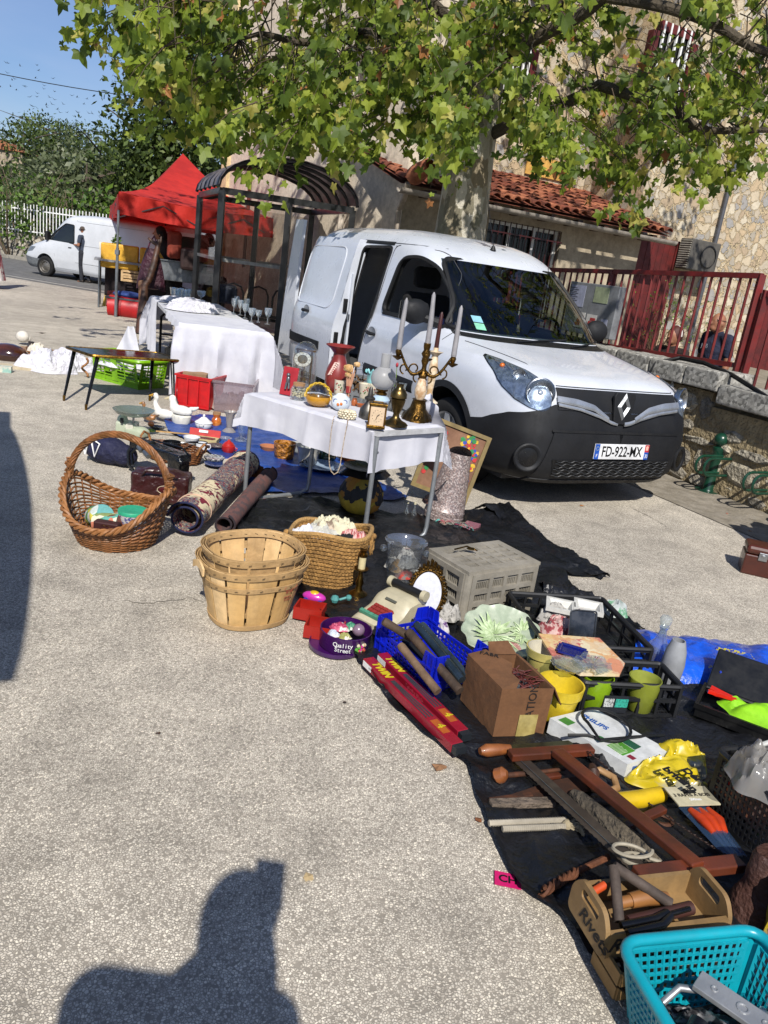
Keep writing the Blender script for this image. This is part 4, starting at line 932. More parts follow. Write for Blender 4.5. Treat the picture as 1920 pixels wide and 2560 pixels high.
for sg in(-1,1):
 t0=47*sg;t1=13.5*sg
 lo=lambda u:float(np.interp(u,*zip(*hlo)));hi=lambda u:float(np.interp(u,*zip(*hhi)))
 h_=K_.patch(lo,hi,t0,t1,30,10,.006).build('headlight',mat('aab3bd',.22,.75,c2='7f8892',ns=30),kv,smooth=True)
 K_.patch(lambda u:lo(u)-.004,lambda u:hi(u)+.004,t0+.8*sg,t1-.4*sg,30,10,.005).build('surround',BLK,h_,smooth=True)
 c=K_.at(20.5*sg,.838,.012);ax=Vector((.92,sg*.38,.05)).normalized()
 MB().lathe([(.100,-.03),(.103,.006),(.096,.010),(.086,-.012),(.045,-.035),(.004,-.042)],c,28,ax=tuple(ax)).build('reflector',CHR,h_,smooth=True)
 MB().sph(c-ax*.012,.022,14).build('bulb',mat('d8dce0',.1,.6),h_,smooth=True)
 c2=K_.at(33*sg,.92,.010);MB().lathe([(.044,0),(.047,.004),(.034,-.002),(.004,-.016)],c2,20,ax=tuple(Vector((.85,sg*.5,.1)).normalized())).build('side_reflector',CHR,h_,smooth=True)
 MB().sph(K_.at(40*sg,.955,.004),.02,12).build('indicator_bulb',mat('d06a1e',.3),h_,smooth=True)
 mb=MB()
 for k in range(9):mb.tube([K_.at((41-k*2.2)*sg,hi((50-(41-k*2.2))/36.5)-.045,.008),K_.at((41-k*2.2)*sg,hi((50-(41-k*2.2))/36.5)-.012,.009)],.003,4)
 mb.build('reflector_ribs',CHR,h_)
 K_.patch(lo,hi,t0,t1,30,10,.016,bulge=.012).build('lens',glass((.86,.9,.95),.03,1.,1.6),h_,smooth=True)
SM=mat('3a3c40',.6);mb=MB()
mb.tube([K_.front(y,float(np.interp(abs(y),[0,.3,.55,.62],[.893,.893,.893,.893])),.004)for y in np.linspace(-.55,.55,24)],.0035,5)
for sg in(-1,1):
 pts=[K_.front(sg*.56,.893,.003)]+[Vector((x,sg*w_,z+.003))for x,w_,z in()]
 P_=[]
 for k in range(20):
  tt_=k/19;x=.50-.60*tt_;z=1.0+(1.095-1.0)*tt_
  P_.append((x,z))
 for(x,z)in P_:
  y=.60+.14*((.5-x)/.6)
  zz=None
  lo_,hi_=.9,1.2
  for _ in range(24):
   md=(lo_+hi_)/2
   if K_.fx(y,md)>x:lo_=md
   else:hi_=md
  pts.append(Vector((x,sg*y,lo_+.002)))
 seamline(mb,pts,.003)
 seamline(mb,[K_.side(x,z,.0005,sg)for x,z in rnd_poly([(-1.44,1.70),(-1.47,.95),(-1.60,.42),(-.46,.40),(-.36,.60),(-.28,1.10),(-.62,1.50),(-.90,1.69)],.07)]+[K_.side(-1.44,1.69,.0005,sg)],.004)
seamline(mb,[K_.side(x,z,.0005,1)for x,z in((-1.6,.42),(-3.2,.42),(-3.2,1.7),(-1.5,1.7))],.003)
seamline(mb,[K_.side(x,1.715,.002,-1)for x in np.linspace(-3.3,-.95,20)],.0035);seamline(mb,[K_.side(x,1.715,.002,1)for x in np.linspace(-3.3,-.95,20)],.0035)
mb.build('panel_gap',SM,kv)
MB().grid(lambda u,v:K_.side(-2.1+.62*u,1.695+.03*v,.004),12,1,.006).build('door_rail',BLK,kv)
for sg in(-1,1):
 w_=MB().tube([K_.side(x,z,.002,sg)for x,z in WIN],.016,6,close=True).build('window_seal',BLK,kv,smooth=True)
 if sg==1:pass
 MB().grid(lambda u,v:K_.side(-1.33+.08*u,1.14+.44*v,-.02,sg),1,4).build('quarter_pane',glass((.5,.52,.52),.02),w_)
mb=MB().tube([K_.side(x,z,.0,-1)for x,z in DOOR],.014,6,close=True);mb.build('door_seal',BLK,kv,smooth=True)
def wsp(y,z,off=0):return K_.front(y,z,off)
wsg=MB();
WB=rnd_poly([(-.765,1.105),(-.685,1.30),(-.625,1.61),(-.575,1.655),(.575,1.655),(.625,1.61),(.685,1.30),(.765,1.105)],.05)
wr=MB().tube([wsp(y,z,.002)for y,z in WS],.022,6,close=True).build('windscreen_seal',BLK,kv,smooth=True)
MB().grid(lambda u,v:wsp((-1+2*u)*float(np.interp(v,[0,.35,1],[.765,.69,.60])),1.115+.52*v,.004),40,14).build('windscreen',glass((.22,.26,.25),.015,.8,1.6),kv,smooth=True)
for(z_,c_)in((1.215,'7fb4c4'),(1.165,'7fc6a6')):
 MB().add([wsp(-.60,z_-.024,.009),wsp(-.53,z_-.024,.009),wsp(-.53,z_+.02,.009),wsp(-.60,z_+.02,.009)],[(0,1,2,3)]).build('sticker',mat(c_,.5),kv)
for(y0,y1,x_)in((-.35,.22,0),(.18,.66,0)):
 MB().tube([wsp(y0,1.09,.015)+Vector((.03,0,0)),wsp((y0+y1)/2,1.11,.02),wsp(y1,1.135,.02)],.008,6).build('wiper',BLK,kv)
frame_patch('scuttle',-.74,.74,1.078,1.108,.006,BLK,kv,.004)
def handle(x,z,off=0.):
 MB().lathe([(.001,0),(.05,.001),(.056,.004)],K_.side(x,z,off+.001),20,ax=(0,-1,0),sx=1.5).build('handle_cup',mat('9ea2a8',.4),kv,smooth=True)
 p=[K_.side(x-.085+.17*i/6,z+.003*sin(i),off+.012+.026*sin(pi*i/6))for i in range(7)]
 MB().tube(p,[.010,.015,.017,.017,.017,.015,.010],8).build('door_handle',PLAS,kv,smooth=True)
handle(-1.36,.93)
def strip_(x0,x1,z0,z1,off=0.):return MB().grid(lambda u,v:K_.side(x0+(x1-x0)*u,z0+(z1-z0)*v-.04*u*0,off+.012*sin(pi*v)**.5),20,5,.004).build('rubbing_strip',PLAS,kv,smooth=True)
strip_(-1.42,-.50,.56,.66)
mm=MB();mc=K_.side(-.56,1.20,.17)
mm.sph(mc,.12,20,sc=(.62,1.05,.80));mm.box(mc+Vector((-.02,0,0)),(.10,.20,.15));mm.sph(mc+Vector((-.01,.0,-.0)),.12,16,sc=(.6,1.05,.85));o=mm.build('mirror',PLAS,kv);remesh(o,.012,6)
MB().tube([K_.side(-.47,1.135,-.01),K_.side(-.50,1.15,.05),K_.side(-.54,1.17,.11)],[.045,.035,.03],8).build('mirror_arm',PLAS,kv,smooth=True)
MB().tube([K_.side(-.36,1.12,.003),K_.side(-.9,1.118,.006),K_.side(-1.3,1.118,.003)],.012,6).build('belt_strip',PLAS,kv)
MB().box(mc+Vector((-.085,0,0)),(.006,.2,.14)).build('mirror_glass',CHR,kv)
ml=MB().sph(K_.side(-.56,1.20,.17,1),.13,16,sc=(.62,.95,.78)).build('mirror',PLAS,kv,smooth=True)
az=K_.side(-1.05,1.76)
ab=Vector((-1.02,0,1.765));MB().lathe([(.001,.04),(.014,.035),(.022,.012),(.03,.0)],ab,12).tube([ab+Vector((0,0,.03)),ab+Vector((-.26,0,.52))],[.004,.0015],5).build('aerial',BLK,kv,smooth=True)
OFFD=.075
sdp=MB().grid(lambda u,v:K_.side(-3.36+1.30*u+(-.00)*v,.36+1.36*v,OFFD),24,30,.03).build('sliding_door',PAINT,kv,smooth=True)
sdp.data.materials.append(PAINT)
MB().grid(lambda u,v:K_.side(-3.34+1.20*u,.36+1.36*v,OFFD+.0015)+Vector((0,-.012*0,0)),1,1)if False else None
MB().tube([K_.side(x,z,OFFD+.002)for x,z in rnd_poly([(-3.24,1.04),(-3.20,1.62),(-2.22,1.64),(-2.26,1.04)],.14)],.006,6,close=True).build('pressed_outline',PAINT,sdp,smooth=True)
q_=MB();q_.grid(lambda u,v:K_.side(-2.06+.001,.36+1.36*v,OFFD-.11*u),3,20,.02);q_.build('door_edge',PAINT,sdp,smooth=True)
for(z_,h_)in((.56,.1),(.76,.17),(1.10,.13)):
 MB().box(K_.side(-2.048,z_,OFFD-.045),(.016,.045,h_)).build('latch',BLK,sdp,bevel=.006)
MB().lathe([(.001,0),(.05,.001),(.056,.004)],K_.side(-2.80,.97,OFFD+.002),20,ax=(0,-1,0),sx=1.5).build('handle_cup',mat('9ea2a8',.4),sdp,smooth=True)
p=[K_.side(-2.72-.17*i/6,.97,OFFD+.012+.026*sin(pi*i/6))for i in range(7)];MB().tube(p,[.010,.015,.017,.017,.017,.015,.010],8).build('door_handle',PLAS,sdp,smooth=True)
MB().grid(lambda u,v:K_.side(-3.34+1.0*u,.62+.09*v,OFFD+.012),20,3,.008).build('rubbing_strip',PLAS,sdp)
MB().box((-2.045,-.835,.95),(.04,.02,.9)).build('pillar',PAINT,kv);MB().box((-2.02,-.85,1.0),(.03,.012,.05)).build('striker',STEEL,kv)
hp=Vector((-3.43,-.84,0));dd=Vector((-.99,-.02,0)).normalized()
rd_=MB().grid(lambda u,v:hp+dd*(.40*u*(1-.45*v))+Vector((0,0,.40+1.47*v))+Vector((.10*max(0,v-.45)**2*2,0,0)),8,16,.035).build('rear_door',PAINT,kv,smooth=True)
MB().grid(lambda u,v:hp+dd*(.03+.18*u)+Vector((0,0,1.12+.5*v))+Vector((0,-.006,0))+Vector((.10*max(0,(.72+.5*v*.73)/1.37-.45)**2*2,0,0)),4,4).build('rear_pane',glass((.55,.6,.6),.02),rd_,smooth=True)
IN=mat('1a1b1e',.8);
MB().grid(lambda u,v:Vector((-.10-.42*v,-.72+1.44*u,1.03+.07*sin(pi*v)+.05*sin(pi*u*1.0)*v)),16,6,.03).box((-.45,0,.8),(.4,1.4,.44)).build('dashboard',IN,kv,smooth=True)
st=MB().tube([Vector((-.62,.38,1.10))+Vector((.07*sin(a)*1,.18*cos(a),.17*sin(a)))for a in np.linspace(0,2*pi,24)[:-1]],.013,6,close=True).tube([(-.62,.2,1.1),(-.62,.56,1.1)],.02,6).tube([(-.62,.38,1.1),(-.4,.38,1.0)],.03,6)
st.build('steering_wheel',BLK,kv,smooth=True)
for y in(-.38,.38):
 sm=MB().box((-1.05,y,.68),(.5,.48,.16)).box((-1.34,y,1.02),(.14,.46,.62),R=Matrix.Rotation(-.2,3,'Y')).box((-1.43,y,1.46),(.11,.27,.19),R=Matrix.Rotation(-.15,3,'Y')).build('seat',mat('141416',.9),kv);b_=sm.modifiers.new('b','BEVEL');b_.width=.05;b_.segments=3;bake(sm)
MB().box((-1.56,.25,.85),(.03,1.1,.75)).build('partition',mat('77787a',.7),kv)
MB().box((-1.9,0,.47),(2.9,1.6,.04)).build('load_floor',mat('3a3a3c',.9),kv)
heap('linen_heap',(-1.76,-.60,.46),.26,.24,.44,CLOTHS,21,kv)
MB().tube([(-1.60,-.62,.55),(-1.86,-.55,1.25)],.012,6).build('strap',BLK,kv)
MB().box((-2.05,-.05,.98),(.4,.5,.05)).build('blue_tray',mat('1a7fb5',.4),kv,bevel=.01)
heap('jacket',(-1.1,-.35,.78),.22,.26,.40,mat('24265c',.8),5,kv)
MB().box((-1.3,0,.24),(3.9,1.5,.1)).build('underbody',BLK,kv)
w0,w1=G(117,692),G(440,735)
vd=Vector((-rd.x,-rd.y,0));pw=G(117,691)
TV=Shell([(.25,1.0,.86,5),(.35,1.08,.92,5.5),(.62,1.10,.96,6),(.80,1.02,.965,5.5),(.95,.92,.96,5),(1.05,.74,.95,4.8),(1.15,.48,.94,4.6),(1.24,.24,.93,4.6),(1.30,.14,.925,5),(1.5,-.05,.91,5),(1.7,-.25,.895,5),(1.9,-.46,.875,5),(2.02,-.62,.85,5),(2.10,-.80,.80,4.5),(2.16,-1.05,.70,4),(2.20,-1.4,.5,3.5),(2.22,-1.8,.2,3)],-2.2,
          [(.25,-4.6),(.4,-4.66),(1.6,-4.66),(2.0,-4.6),(2.1,-4.5),(2.16,-4.2),(2.2,-3.6),(2.22,-2.8)])
WT=mat('bcbfc3',.3,c2='b2b5b9',ns=1.2,coat=.3,key='paint')
tv=T('long_van','long white high-roof van with grey bumper parked along the road','van',pw-Vector((-vd.y,vd.x,0))*.67,atan2(vd.y,vd.x));tv.scale=(.8,)*3
tb=TV.solid([.25+.05*i for i in range(38)]+[2.12,2.14,2.16,2.18,2.2,2.21]).build('body',[WT],tv)
TW=rnd_poly([(-1.22,1.22),(-1.18,1.82),(-.80,1.84),(-.30,1.52),(-.02,1.24)],.06)
cs=[cutter(MB().add([(x,s_*y_,z)for y_ in(.7,1.1)for x,z in TW],[tuple(range(len(TW))),tuple(range(2*len(TW)-1,len(TW)-1,-1))]+[(i,len(TW)+i,len(TW)+(i+1)%len(TW),(i+1)%len(TW))for i in range(len(TW))]))for s_ in(-1,1)]
Tc=Shell([(z,x-.1,max(.01,W-.06),n)for z,x,W,n in TV.r],-2.2,[(z,x+.08)for z,x in TV.rr])
cs.insert(0,cutter(Tc.solid([.6,.8,1,1.1,1.2,1.3,1.5,1.7,1.9,2.02,2.1])))
for x in(0,-3.3):
 for sg in(-1,1):cs.append(cutter(MB().lathe([(.001,-.3),(.40,-.3),(.40,.3),(.001,.3)],(x,sg*.9,.37),30,ax=(0,1,0))))
clean(tb);boolean(tb,cs)
for p_ in tb.data.polygons:p_.use_smooth=True
tb.data.set_sharp_from_angle(angle=radians(32))
for x in(0,-3.3):
 for sg in(-1,1):wheel(tv,(x,sg*.84,.34),.34,.22,sg,rimc='77736c',steel=True)
TV.patch(lambda u:.27,lambda u:.66-.1*abs(2*u-1),-66,66,40,6,.012,.01).build('front_bumper',mat('6f7376',.6),tv,smooth=True)
for sg in(-1,1):
 TV.patch(lambda u:.74+.06*(1-u),lambda u:.93+.02*(1-u),48*sg,26*sg,12,4,.01).build('headlight',mat('8b8f90',.15,.5),tv,smooth=True)
 MB().tube([TV.side(x,z,.002,sg)for x,z in TW],.018,5,close=True).build('window_seal',BLK,tv)
 MB().grid(lambda u,v:TV.side(-1.2+1.15*u,1.24+(.58*(1-max(0,u-.35)/.65*.98))*v,-.006,sg),12,5).build('side_window',glass((.7,.74,.74),.02),tv,smooth=True)
 mb=MB().box(TV.side(-.02,1.36,.14,sg),(.12,.2,.30));mb.build('mirror',BLK,tv,bevel=.03)
TV.patch(lambda u:1.33,lambda u:2.0,-38,38,16,8,.006).build('windscreen',mat('0e1215',.05),tv,smooth=True)
TV.patch(lambda u:.70,lambda u:.86,-18,18,10,3,.012).build('front_grille',BLK,tv)
mb=MB()
for z in(.62,1.20):seamline(mb,[TV.side(x,z,.003,1)for x in np.linspace(-4.5,-1.3,16)],.006)
for s_ in(-1,1):
 seamline(mb,[TV.side(x,z,.002,s_)for x,z in((-1.28,2.0),(-1.30,1.2),(-1.30,.36),(-.5,.36),(-.42,.8),(.02,1.2))],.006);seamline(mb,[TV.side(x,z,.002,s_)for x,z in((-2.6,2.0),(-2.6,.4))],.006);seamline(mb,[TV.side(x,1.95,.002,s_)for x in np.linspace(-4.4,-1.3,8)],.006)
mb.build('panel_gap',mat('8d9092',.6),tv)
for sg in(-1,1):MB().tube([TV.side(-1.12,1.08,.012,sg),TV.side(-1.0,1.08,.012,sg)],.016,6).build('door_handle',PLAS,tv)
for y in(-.45,.45):MB().box((-1.0,y,1.25),(.14,.5,.9)).box((-.8,y,.85),(.5,.5,.2)).build('seat',BLK,tv,bevel=.04)
b0=D(440,640,18.0);pw=Vector((-3.2,20.2,0))
SV=Shell([(.3,.95,.80,5),(.6,1.0,.86,5.5),(.95,.85,.86,5),(1.1,.4,.84,4.6),(1.18,.1,.83,4.8),(1.5,-.25,.80,5),(1.8,-.6,.76,5),(1.92,-.9,.66,4.2),(1.98,-1.4,.4,3)],-2.,[(.3,-3.9),(1.7,-3.9),(1.9,-3.75),(1.98,-2.8)])
vp=D(590,715,20.0);sv=T('small_van','white van with a roof rack and wide dark side windows behind the stall','van',(vp.x,vp.y,0),atan2(rd.y,rd.x)-radians(30));sv.scale=(.92,)*3
SV.solid([.3+.05*i for i in range(32)]+[1.92,1.95,1.98]).build('body',WT,sv,auto=32)
for sg in(-1,1):
 for(x0,x1)in((-3.6,-2.2),(-2.1,-1.0),(-.92,-.3)):
  MB().grid(lambda u,v:SV.side(x0+(x1-x0)*u,1.2+.5*v*(1-(max(0,u-.2)*.6 if x1>-.5 else 0)),.006,sg),6,4).build('side_window',mat('12201f',.08,c2='1c2f2a',ns=3),sv,smooth=True)
 MB().box(SV.side(.0,1.25,.12,sg),(.1,.18,.26)).build('mirror',BLK,sv,bevel=.03)
 SV.patch(lambda u:.75,lambda u:.92,45*sg,24*sg,8,3,.01).build('headlight',mat('9b9fa0',.15,.5),sv,smooth=True)
SV.patch(lambda u:.32,lambda u:.62,-64,64,30,4,.012).build('front_bumper',mat('2a2b2e',.6),sv,smooth=True)
SV.patch(lambda u:1.22,lambda u:1.75,-36,36,12,6,.006).build('windscreen',mat('0e1215',.05),sv,smooth=True)
for x in(0,-2.9):
 for sg in(-1,1):wheel(sv,(x,sg*.80,.32),.32,.2,sg,rimc='77736c',steel=True)
mb=MB()
for y in(-.6,.6):mb.bar((-3.5,y,2.1),(-1.0,y,2.1),.04)
for x in(-3.4,-2.8,-2.2,-1.6,-1.1):mb.bar((x,-.6,2.1),(x,.6,2.1),.035)
for x in(-3.3,-1.2):
 for y in(-.6,.6):mb.bar((x,y,1.9),(x,y,2.1),.03)
mb.build('roof_rack',BLK,sv)
# ================================================= people
SKIN=mat('96654a',.55,c2='865a42',ns=8);HAIRD=mat('17110d',.7);
def caps(mb,P,segs):
 for a,b,ra_,rb_ in segs:
  a_,b_=Vector(P[a])if isinstance(a,str)else Vector(a),Vector(P[b])if isinstance(b,str)else Vector(b)
  mb.cyl(a_,b_,ra_,rb_,14);mb.sph(a_,ra_,12);mb.sph(b_,rb_,12)
def person(label,loc,rz,P=None,skirt=None,top='22242a',legs='2a2c33',hair=HAIRD,hat=None,sleeves='short',k=1.,topm=None,legm=None,vox=.014,shoes='2a221c',name='person',longhair=False,bald=False,male=1):
 """faces +x; joints in metres for a 1.72 m figure"""
 J=dict(pel=(0,0,.93),wst=(0,0,1.08),chs=(.01,0,1.28),nk=(0,0,1.46),hd=(.02,0,1.60),shl=(0,.19,1.41),shr=(0,-.19,1.41),ell=(-.02,.24,1.12),elr=(-.02,-.24,1.12),wrl=(.06,.25,.88),wrr=(.06,-.25,.88),
             hpl=(0,.09,.92),hpr=(0,-.09,.92),knl=(.02,.10,.50),knr=(.02,-.10,.50),anl=(-.02,.11,.09),anr=(-.02,-.11,.09))
 if P:J.update(P)
 t=T(name,label,'person',loc,rz);t.scale=(k,k,k)
 hd=Vector(J['hd'])
 mb=MB()
 caps(mb,J,[('pel','wst',.135,.12),('wst','chs',.12,.14),('chs','nk',.12,.06),('nk','hd',.052,.05),('shl','ell',.052,.042),('shr','elr',.052,.042),('ell','wrl',.042,.028),('elr','wrr',.042,.028),
              ('hpl','knl',.085,.058),('hpr','knr',.085,.058),('knl','anl',.055,.036),('knr','anr',.055,.036),('shl','shr',.055,.055)])
 mb.sph(hd,.1,20,sc=(.98,.78,1.18));mb.sph(hd+Vector((.045,0,-.06)),.06,14,sc=(1,.85,.8));mb.cyl(hd+Vector((.09,0,.01)),hd+Vector((.118,0,-.022)),.010,.015,8)
 for s in(-1,1):
  mb.sph(hd+Vector((-.005,s*.079,-.01)),.026,10,sc=(.7,.35,1));mb.sph(hd+Vector((.075,s*.03,.022)),.016,8)
  w_,e_=(J['wrl'],J['ell'])if s>0 else(J['wrr'],J['elr']);w_,e_=Vector(w_),Vector(e_);dv=(w_-e_).normalized();sd_=dv.cross(Vector((0,0,1)))
  sd_=sd_.normalized()if sd_.length>.1 else Vector((1,0,0));caps(mb,{},[(w_,w_+dv*.07,.024,.026)])
  for f_ in range(4):o_=w_+dv*.075+sd_*(f_-1.5)*.014;c_=dv.cross(sd_)*(-.012);caps(mb,{},[(o_,o_+dv*(.035-abs(f_-1.6)*.004)+c_,.008,.007),(o_+dv*.035+c_,o_+dv*.058+c_*2.6,.007,.006)])
  caps(mb,{},[(w_+dv*.02+sd_*.02,w_+dv*.06+sd_*.042,.010,.008)])
  an=Vector(J['anl']if s>0 else J['anr']);caps(mb,{},[(an+Vector((-.03,0,-.05)),an+Vector((.13,s*.01,-.065)),.036,.026)])
 b=mb.build('body',SKIN,t);remesh(b,vox*.6 if k else vox,4)
 tm=topm or mat(top,.85,bump=.3,bs=15);lm=legm or mat(legs,.85,bump=.3,bs=15)
 mb=MB();sg=[('pel','wst',.150,.138),('wst','chs',.138,.152),('chs','nk',.135,.062),('shl','shr',.066,.066)]
 for s in 'lr':
  sg.append(('sh'+s,'el'+s,.064,.056))
  if sleeves=='long':sg.append(('el'+s,'wr'+s,.055,.04))
 if sleeves=='short':sg=[q for q in sg if not str(q[0]).startswith('sh')or q[1]=='shr']+[('sh'+s,tuple(Vector(J['sh'+s]).lerp(Vector(J['el'+s]),.6)),.066,.062)for s in 'lr']
 caps(mb,J,sg);remesh(mb.build('shirt',tm,t),vox,3)
 mb=MB()
 if skirt:
  mb.lathe([(.15,1.02),(.18,.85),(.22,.5),(.27,.18),(.265,.18),(.2,.5),(.14,1.0)],(0,0,0),30,wav=lambda r,h,a,i:(r*(1+.06*sin(a*7)*(1.1-h)),h));mb.build('skirt',lm,t,smooth=True)
 else:
  caps(mb,J,[('pel','hpl',.145,.105),('pel','hpr',.145,.105),('hpl','knl',.103,.076),('hpr','knr',.103,.076),('knl','anl',.074,.055),('knr','anr',.074,.055)]);remesh(mb.build('trousers',lm,t),vox,3)
 mb=MB()
 for s in 'lr':an=Vector(J['an'+s]);caps(mb,{},[(an+Vector((-.035,0,-.045)),an+Vector((.14,0,-.06)),.044,.032)])
 remesh(mb.build('shoes',mat(shoes,.6),t),.012,3)
 if hat:MB().lathe([(.002,.14),(.06,.135),(.098,.10),(.104,.055),(.135,.048),(.13,.043),(.09,.05)],hd,24,sx=1.1).build('cap',hat,t,smooth=True)
 elif not bald:
  mb=MB();mb.sph(hd+Vector((-.022,0,.022)),.108,20,sc=(.98,.86,1.12));
  if longhair:caps(mb,{},[(hd+Vector((-.06,0,0)),hd+Vector((-.09,0,-.2)),.085,.06)])
  remesh(mb.build('hair',hair,t),.012,2)
 return t
mp=G(208,706)
pt_=person('man in a dark cap and sleeveless vest holding a camera beside the long white van',mp,radians(165),dict(ell=(.02,.24,1.14),elr=(.04,-.24,1.14),wrl=(.26,.10,1.14),wrr=(.26,-.10,1.14),anr=(-.14,-.10,.09),knr=(-.03,-.10,.5)),top='343c4c',legs='24262e',hat=mat('4a4038',.8),k=.84)
MB().box((.36,0,1.15),(.09,.16,.11)).cyl((.39,0,1.15),(.50,0,1.12),.045,.05).build('camera',BLK,pt_)
person('person in black top and red floral skirt cut by the left picture edge',G(-8,722)+Vector((-.12,0,0)),radians(20),top='0e0d10',legm=voro(['d8cfc9','a33a40','e6dedb','c4747a','7a2a34'],9,warp=.3),skirt=1,hair=mat('b5a892',.7),k=1.0,sleeves='long',longhair=True,shoes='5a3a28')
sit=dict(pel=(0,0,.95),hd=(.10,.0,1.52),nk=(.04,0,1.40))
person('dark haired person leaning into the van through its far side',(Vector((KX,KY,0))+Matrix.Rotation(KA,3,'Z')@Vector((-2.12,1.02,0)))+Vector((0,0,-.02)),KA-pi/2,dict(pel=(-.1,0,.92),wst=(0,0,1.05),chs=(.18,0,1.19),nk=(.3,0,1.28),hd=(.40,0,1.40),shl=(.22,.18,1.25),shr=(.22,-.18,1.25),ell=(.28,.22,1.0),elr=(.28,-.22,1.0),wrl=(.48,.18,.92),wrr=(.48,-.18,.92)),top='b9bcc4',hair=mat('2a1c14',.7),longhair=True)
fp=onF(1728,870)+Vector((.55,.85,0));
tz=.5
f1=person('bald man with glasses in a navy T-shirt standing behind the red railing',(fp.x,fp.y,.02),radians(200),dict(hd=(.05,.0,1.58)),top='141a33',legs='22242c',bald=True,k=.88)
MB().tube([Vector((.115,.03+.028*cos(a),1.605+.022*sin(a)))for a in np.linspace(0,6.28,13)],.004,4).tube([Vector((.115,-.03+.028*cos(a),1.605+.022*sin(a)))for a in np.linspace(0,6.28,13)],.004,4).tube([(.115,-.06,1.61),(.01,-.085,1.61)],.004,4).tube([(.115,.06,1.61),(.01,.085,1.61)],.004,4).build('glasses',BLK,f1)
text('shirt_print','JOB',.07,mat('b9bec9',.7),f1,frame((.165,0,1.30),(0,1,0),(0,0,1)),.0005)
fp2=onF(1657,862)+Vector((.35,.75,0))
f2=person('person with red-brown hair and headphones, only the head showing over the capstones',(fp2.x,fp2.y,-.17),radians(215),top='2a1c1a',hair=mat('4a1c14',.6),k=.86)
MB().tube([Vector((0,.09*cos(a),1.61+.125*sin(a)))for a in np.linspace(0,pi,13)],.012,6).build('headphones',mat('c9c4be',.4),f2,smooth=True)
person('photographer in dark clothes holding a phone up at the camera position',(-.11,-.32,0),radians(90),dict(hd=(.10,-.07,1.585),nk=(.07,-.02,1.44),chs=(.03,0,1.26),shl=(.07,.20,1.37),shr=(.07,-.17,1.37),ell=(.12,.18,1.14),elr=(.10,-.15,1.14),wrl=(.26,-.04,1.36),wrr=(.26,-.11,1.37)),top='20242c',legs='2a2c33',longhair=True,sleeves='long',k=1.0)
tag(MB().box((0,0,0),(.078,.009,.155)).build('phone',BLK,loc=(0,-.012,CAMH),bevel=.006),'black phone held up at the camera position','phone')
_e0,_e1=G(20,1700),G(20,1030);_ed=(_e1-_e0).normalized();_en=Vector((-_ed.y,_ed.x,0));PH=2.2;sc_=PH/tan(SUN_EL);_of=Vector((sin(SUN_AZ)*sc_,cos(SUN_AZ)*sc_,0))
_p=T('shadow_canopy','dark canopy added unseen outside the left edge for the shadow it casts','canopy',_e0+_of)  # added out of view; its outline is fitted to the shadow it casts
_L=(_e1-_e0).length;MB().grid(lambda u,v:_ed*(_L*u)+_en*(2.4*v-(.02+.10*sin(pi*min(1,u*1.15))**.7)*(1-v))+Vector((0,0,PH+.25*sin(pi*v)*sin(pi*u))),24,8,.01).build('canopy_cloth',mat('20304a',.8),_p,smooth=True)
for u_,v_ in((.02,.02),(.98,.02),(.02,2.38),(.98,2.38)):MB().cyl(_ed*(_L*u_)+_en*v_,_ed*(_L*u_)+_en*v_+Vector((0,0,PH)),.02).build('leg',STEEL,_p)
# ================================================= stall under the red canopy
def onT(px,py,A,B):return V(px,py,A,B)
sa=G(345,770)
def stall_box():pass
tq=T('trestle_table','trestle table with a white edged cloth under the red canopy','table',D(400,655,15.2)*1)
tpz=D(340,655,15.4).z;c_=D(395,655,15.6);tq.location=(c_.x,c_.y,0)
MB().box((0,0,tpz-.03),(2.4,.8,.04),rz=.35).build('table_top',mat('8d8f92',.5),tq)
for sx in(-1.1,1.1):
 for sy in(-.33,.33):MB().cyl(Matrix.Rotation(.35,3,'Z')@Vector((sx,sy,0)),Matrix.Rotation(.35,3,'Z')@Vector((sx,sy,tpz-.05)),.02).build('leg',STEEL,tq)
def placed(name,label,cat,px,py,dist,fn,rz=0.,group=None):
 p=D(px,py,dist);t=T(name,label,cat,p,rz,group);fn(t);return t
def f_yel(t):
 for s in(-.36,.36):MB().box((s,0,.0),(.70,.30,.46)).build('yellow_panel',mat('d0a02a',.6,c2='c2922a',ns=3),t,bevel=.03)
placed('yellow_screen','folding screen with yellow leatherette panels standing on the stall table','screen',348,648,15.3,f_yel,.3)
def f_met(t):MB().box((0,0,0),(.95,.4,.36)).build('tank',mat('8a8e91',.35,.7,c2='6f7376',ns=5,bump=.1),t,bevel=.01);MB().box((0,-.01,.19),(.97,.44,.02)).build('rim',STEEL,t)
placed('metal_tank','long dull metal tank on the stall right of the maroon bag','tank',438,678,15.0,f_met,.3)
def f_crt(t):MB().lattice((-.2,-.13,-.1),(1,0,0),(0,0,1),.4,.2,1,3,.03,.01).lattice((-.2,.13,-.1),(1,0,0),(0,0,1),.4,.2,1,3,.03,.01).box((0,0,-.1),(.4,.26,.01)).build('crate',mat('c4a67c',.8,c2='a88a60',ns=8),t)
placed('wooden_crate','small slatted fruit crate under the yellow screen','crate',330,691,15.1,f_crt,.3)
def f_cyl(t):MB().cyl((-.35,0,0),(.35,0,0),.20,n=28).build('drum',mat('b3161a',.35,c2='9a1216',ns=3),t,auto=40);
_c=placed('red_barrel','red barrel-shaped bag lying on its side at the foot of the stall','barrel',323,771,14.2,f_cyl,.1)
MB().lathe([(.205,-.02),(.207,.02)],(-.12,0,0),28,ax=(1,0,0)).lathe([(.205,-.02),(.207,.02)],(.2,0,0),28,ax=(1,0,0)).build('strap',mat('8d1014',.5),_c)
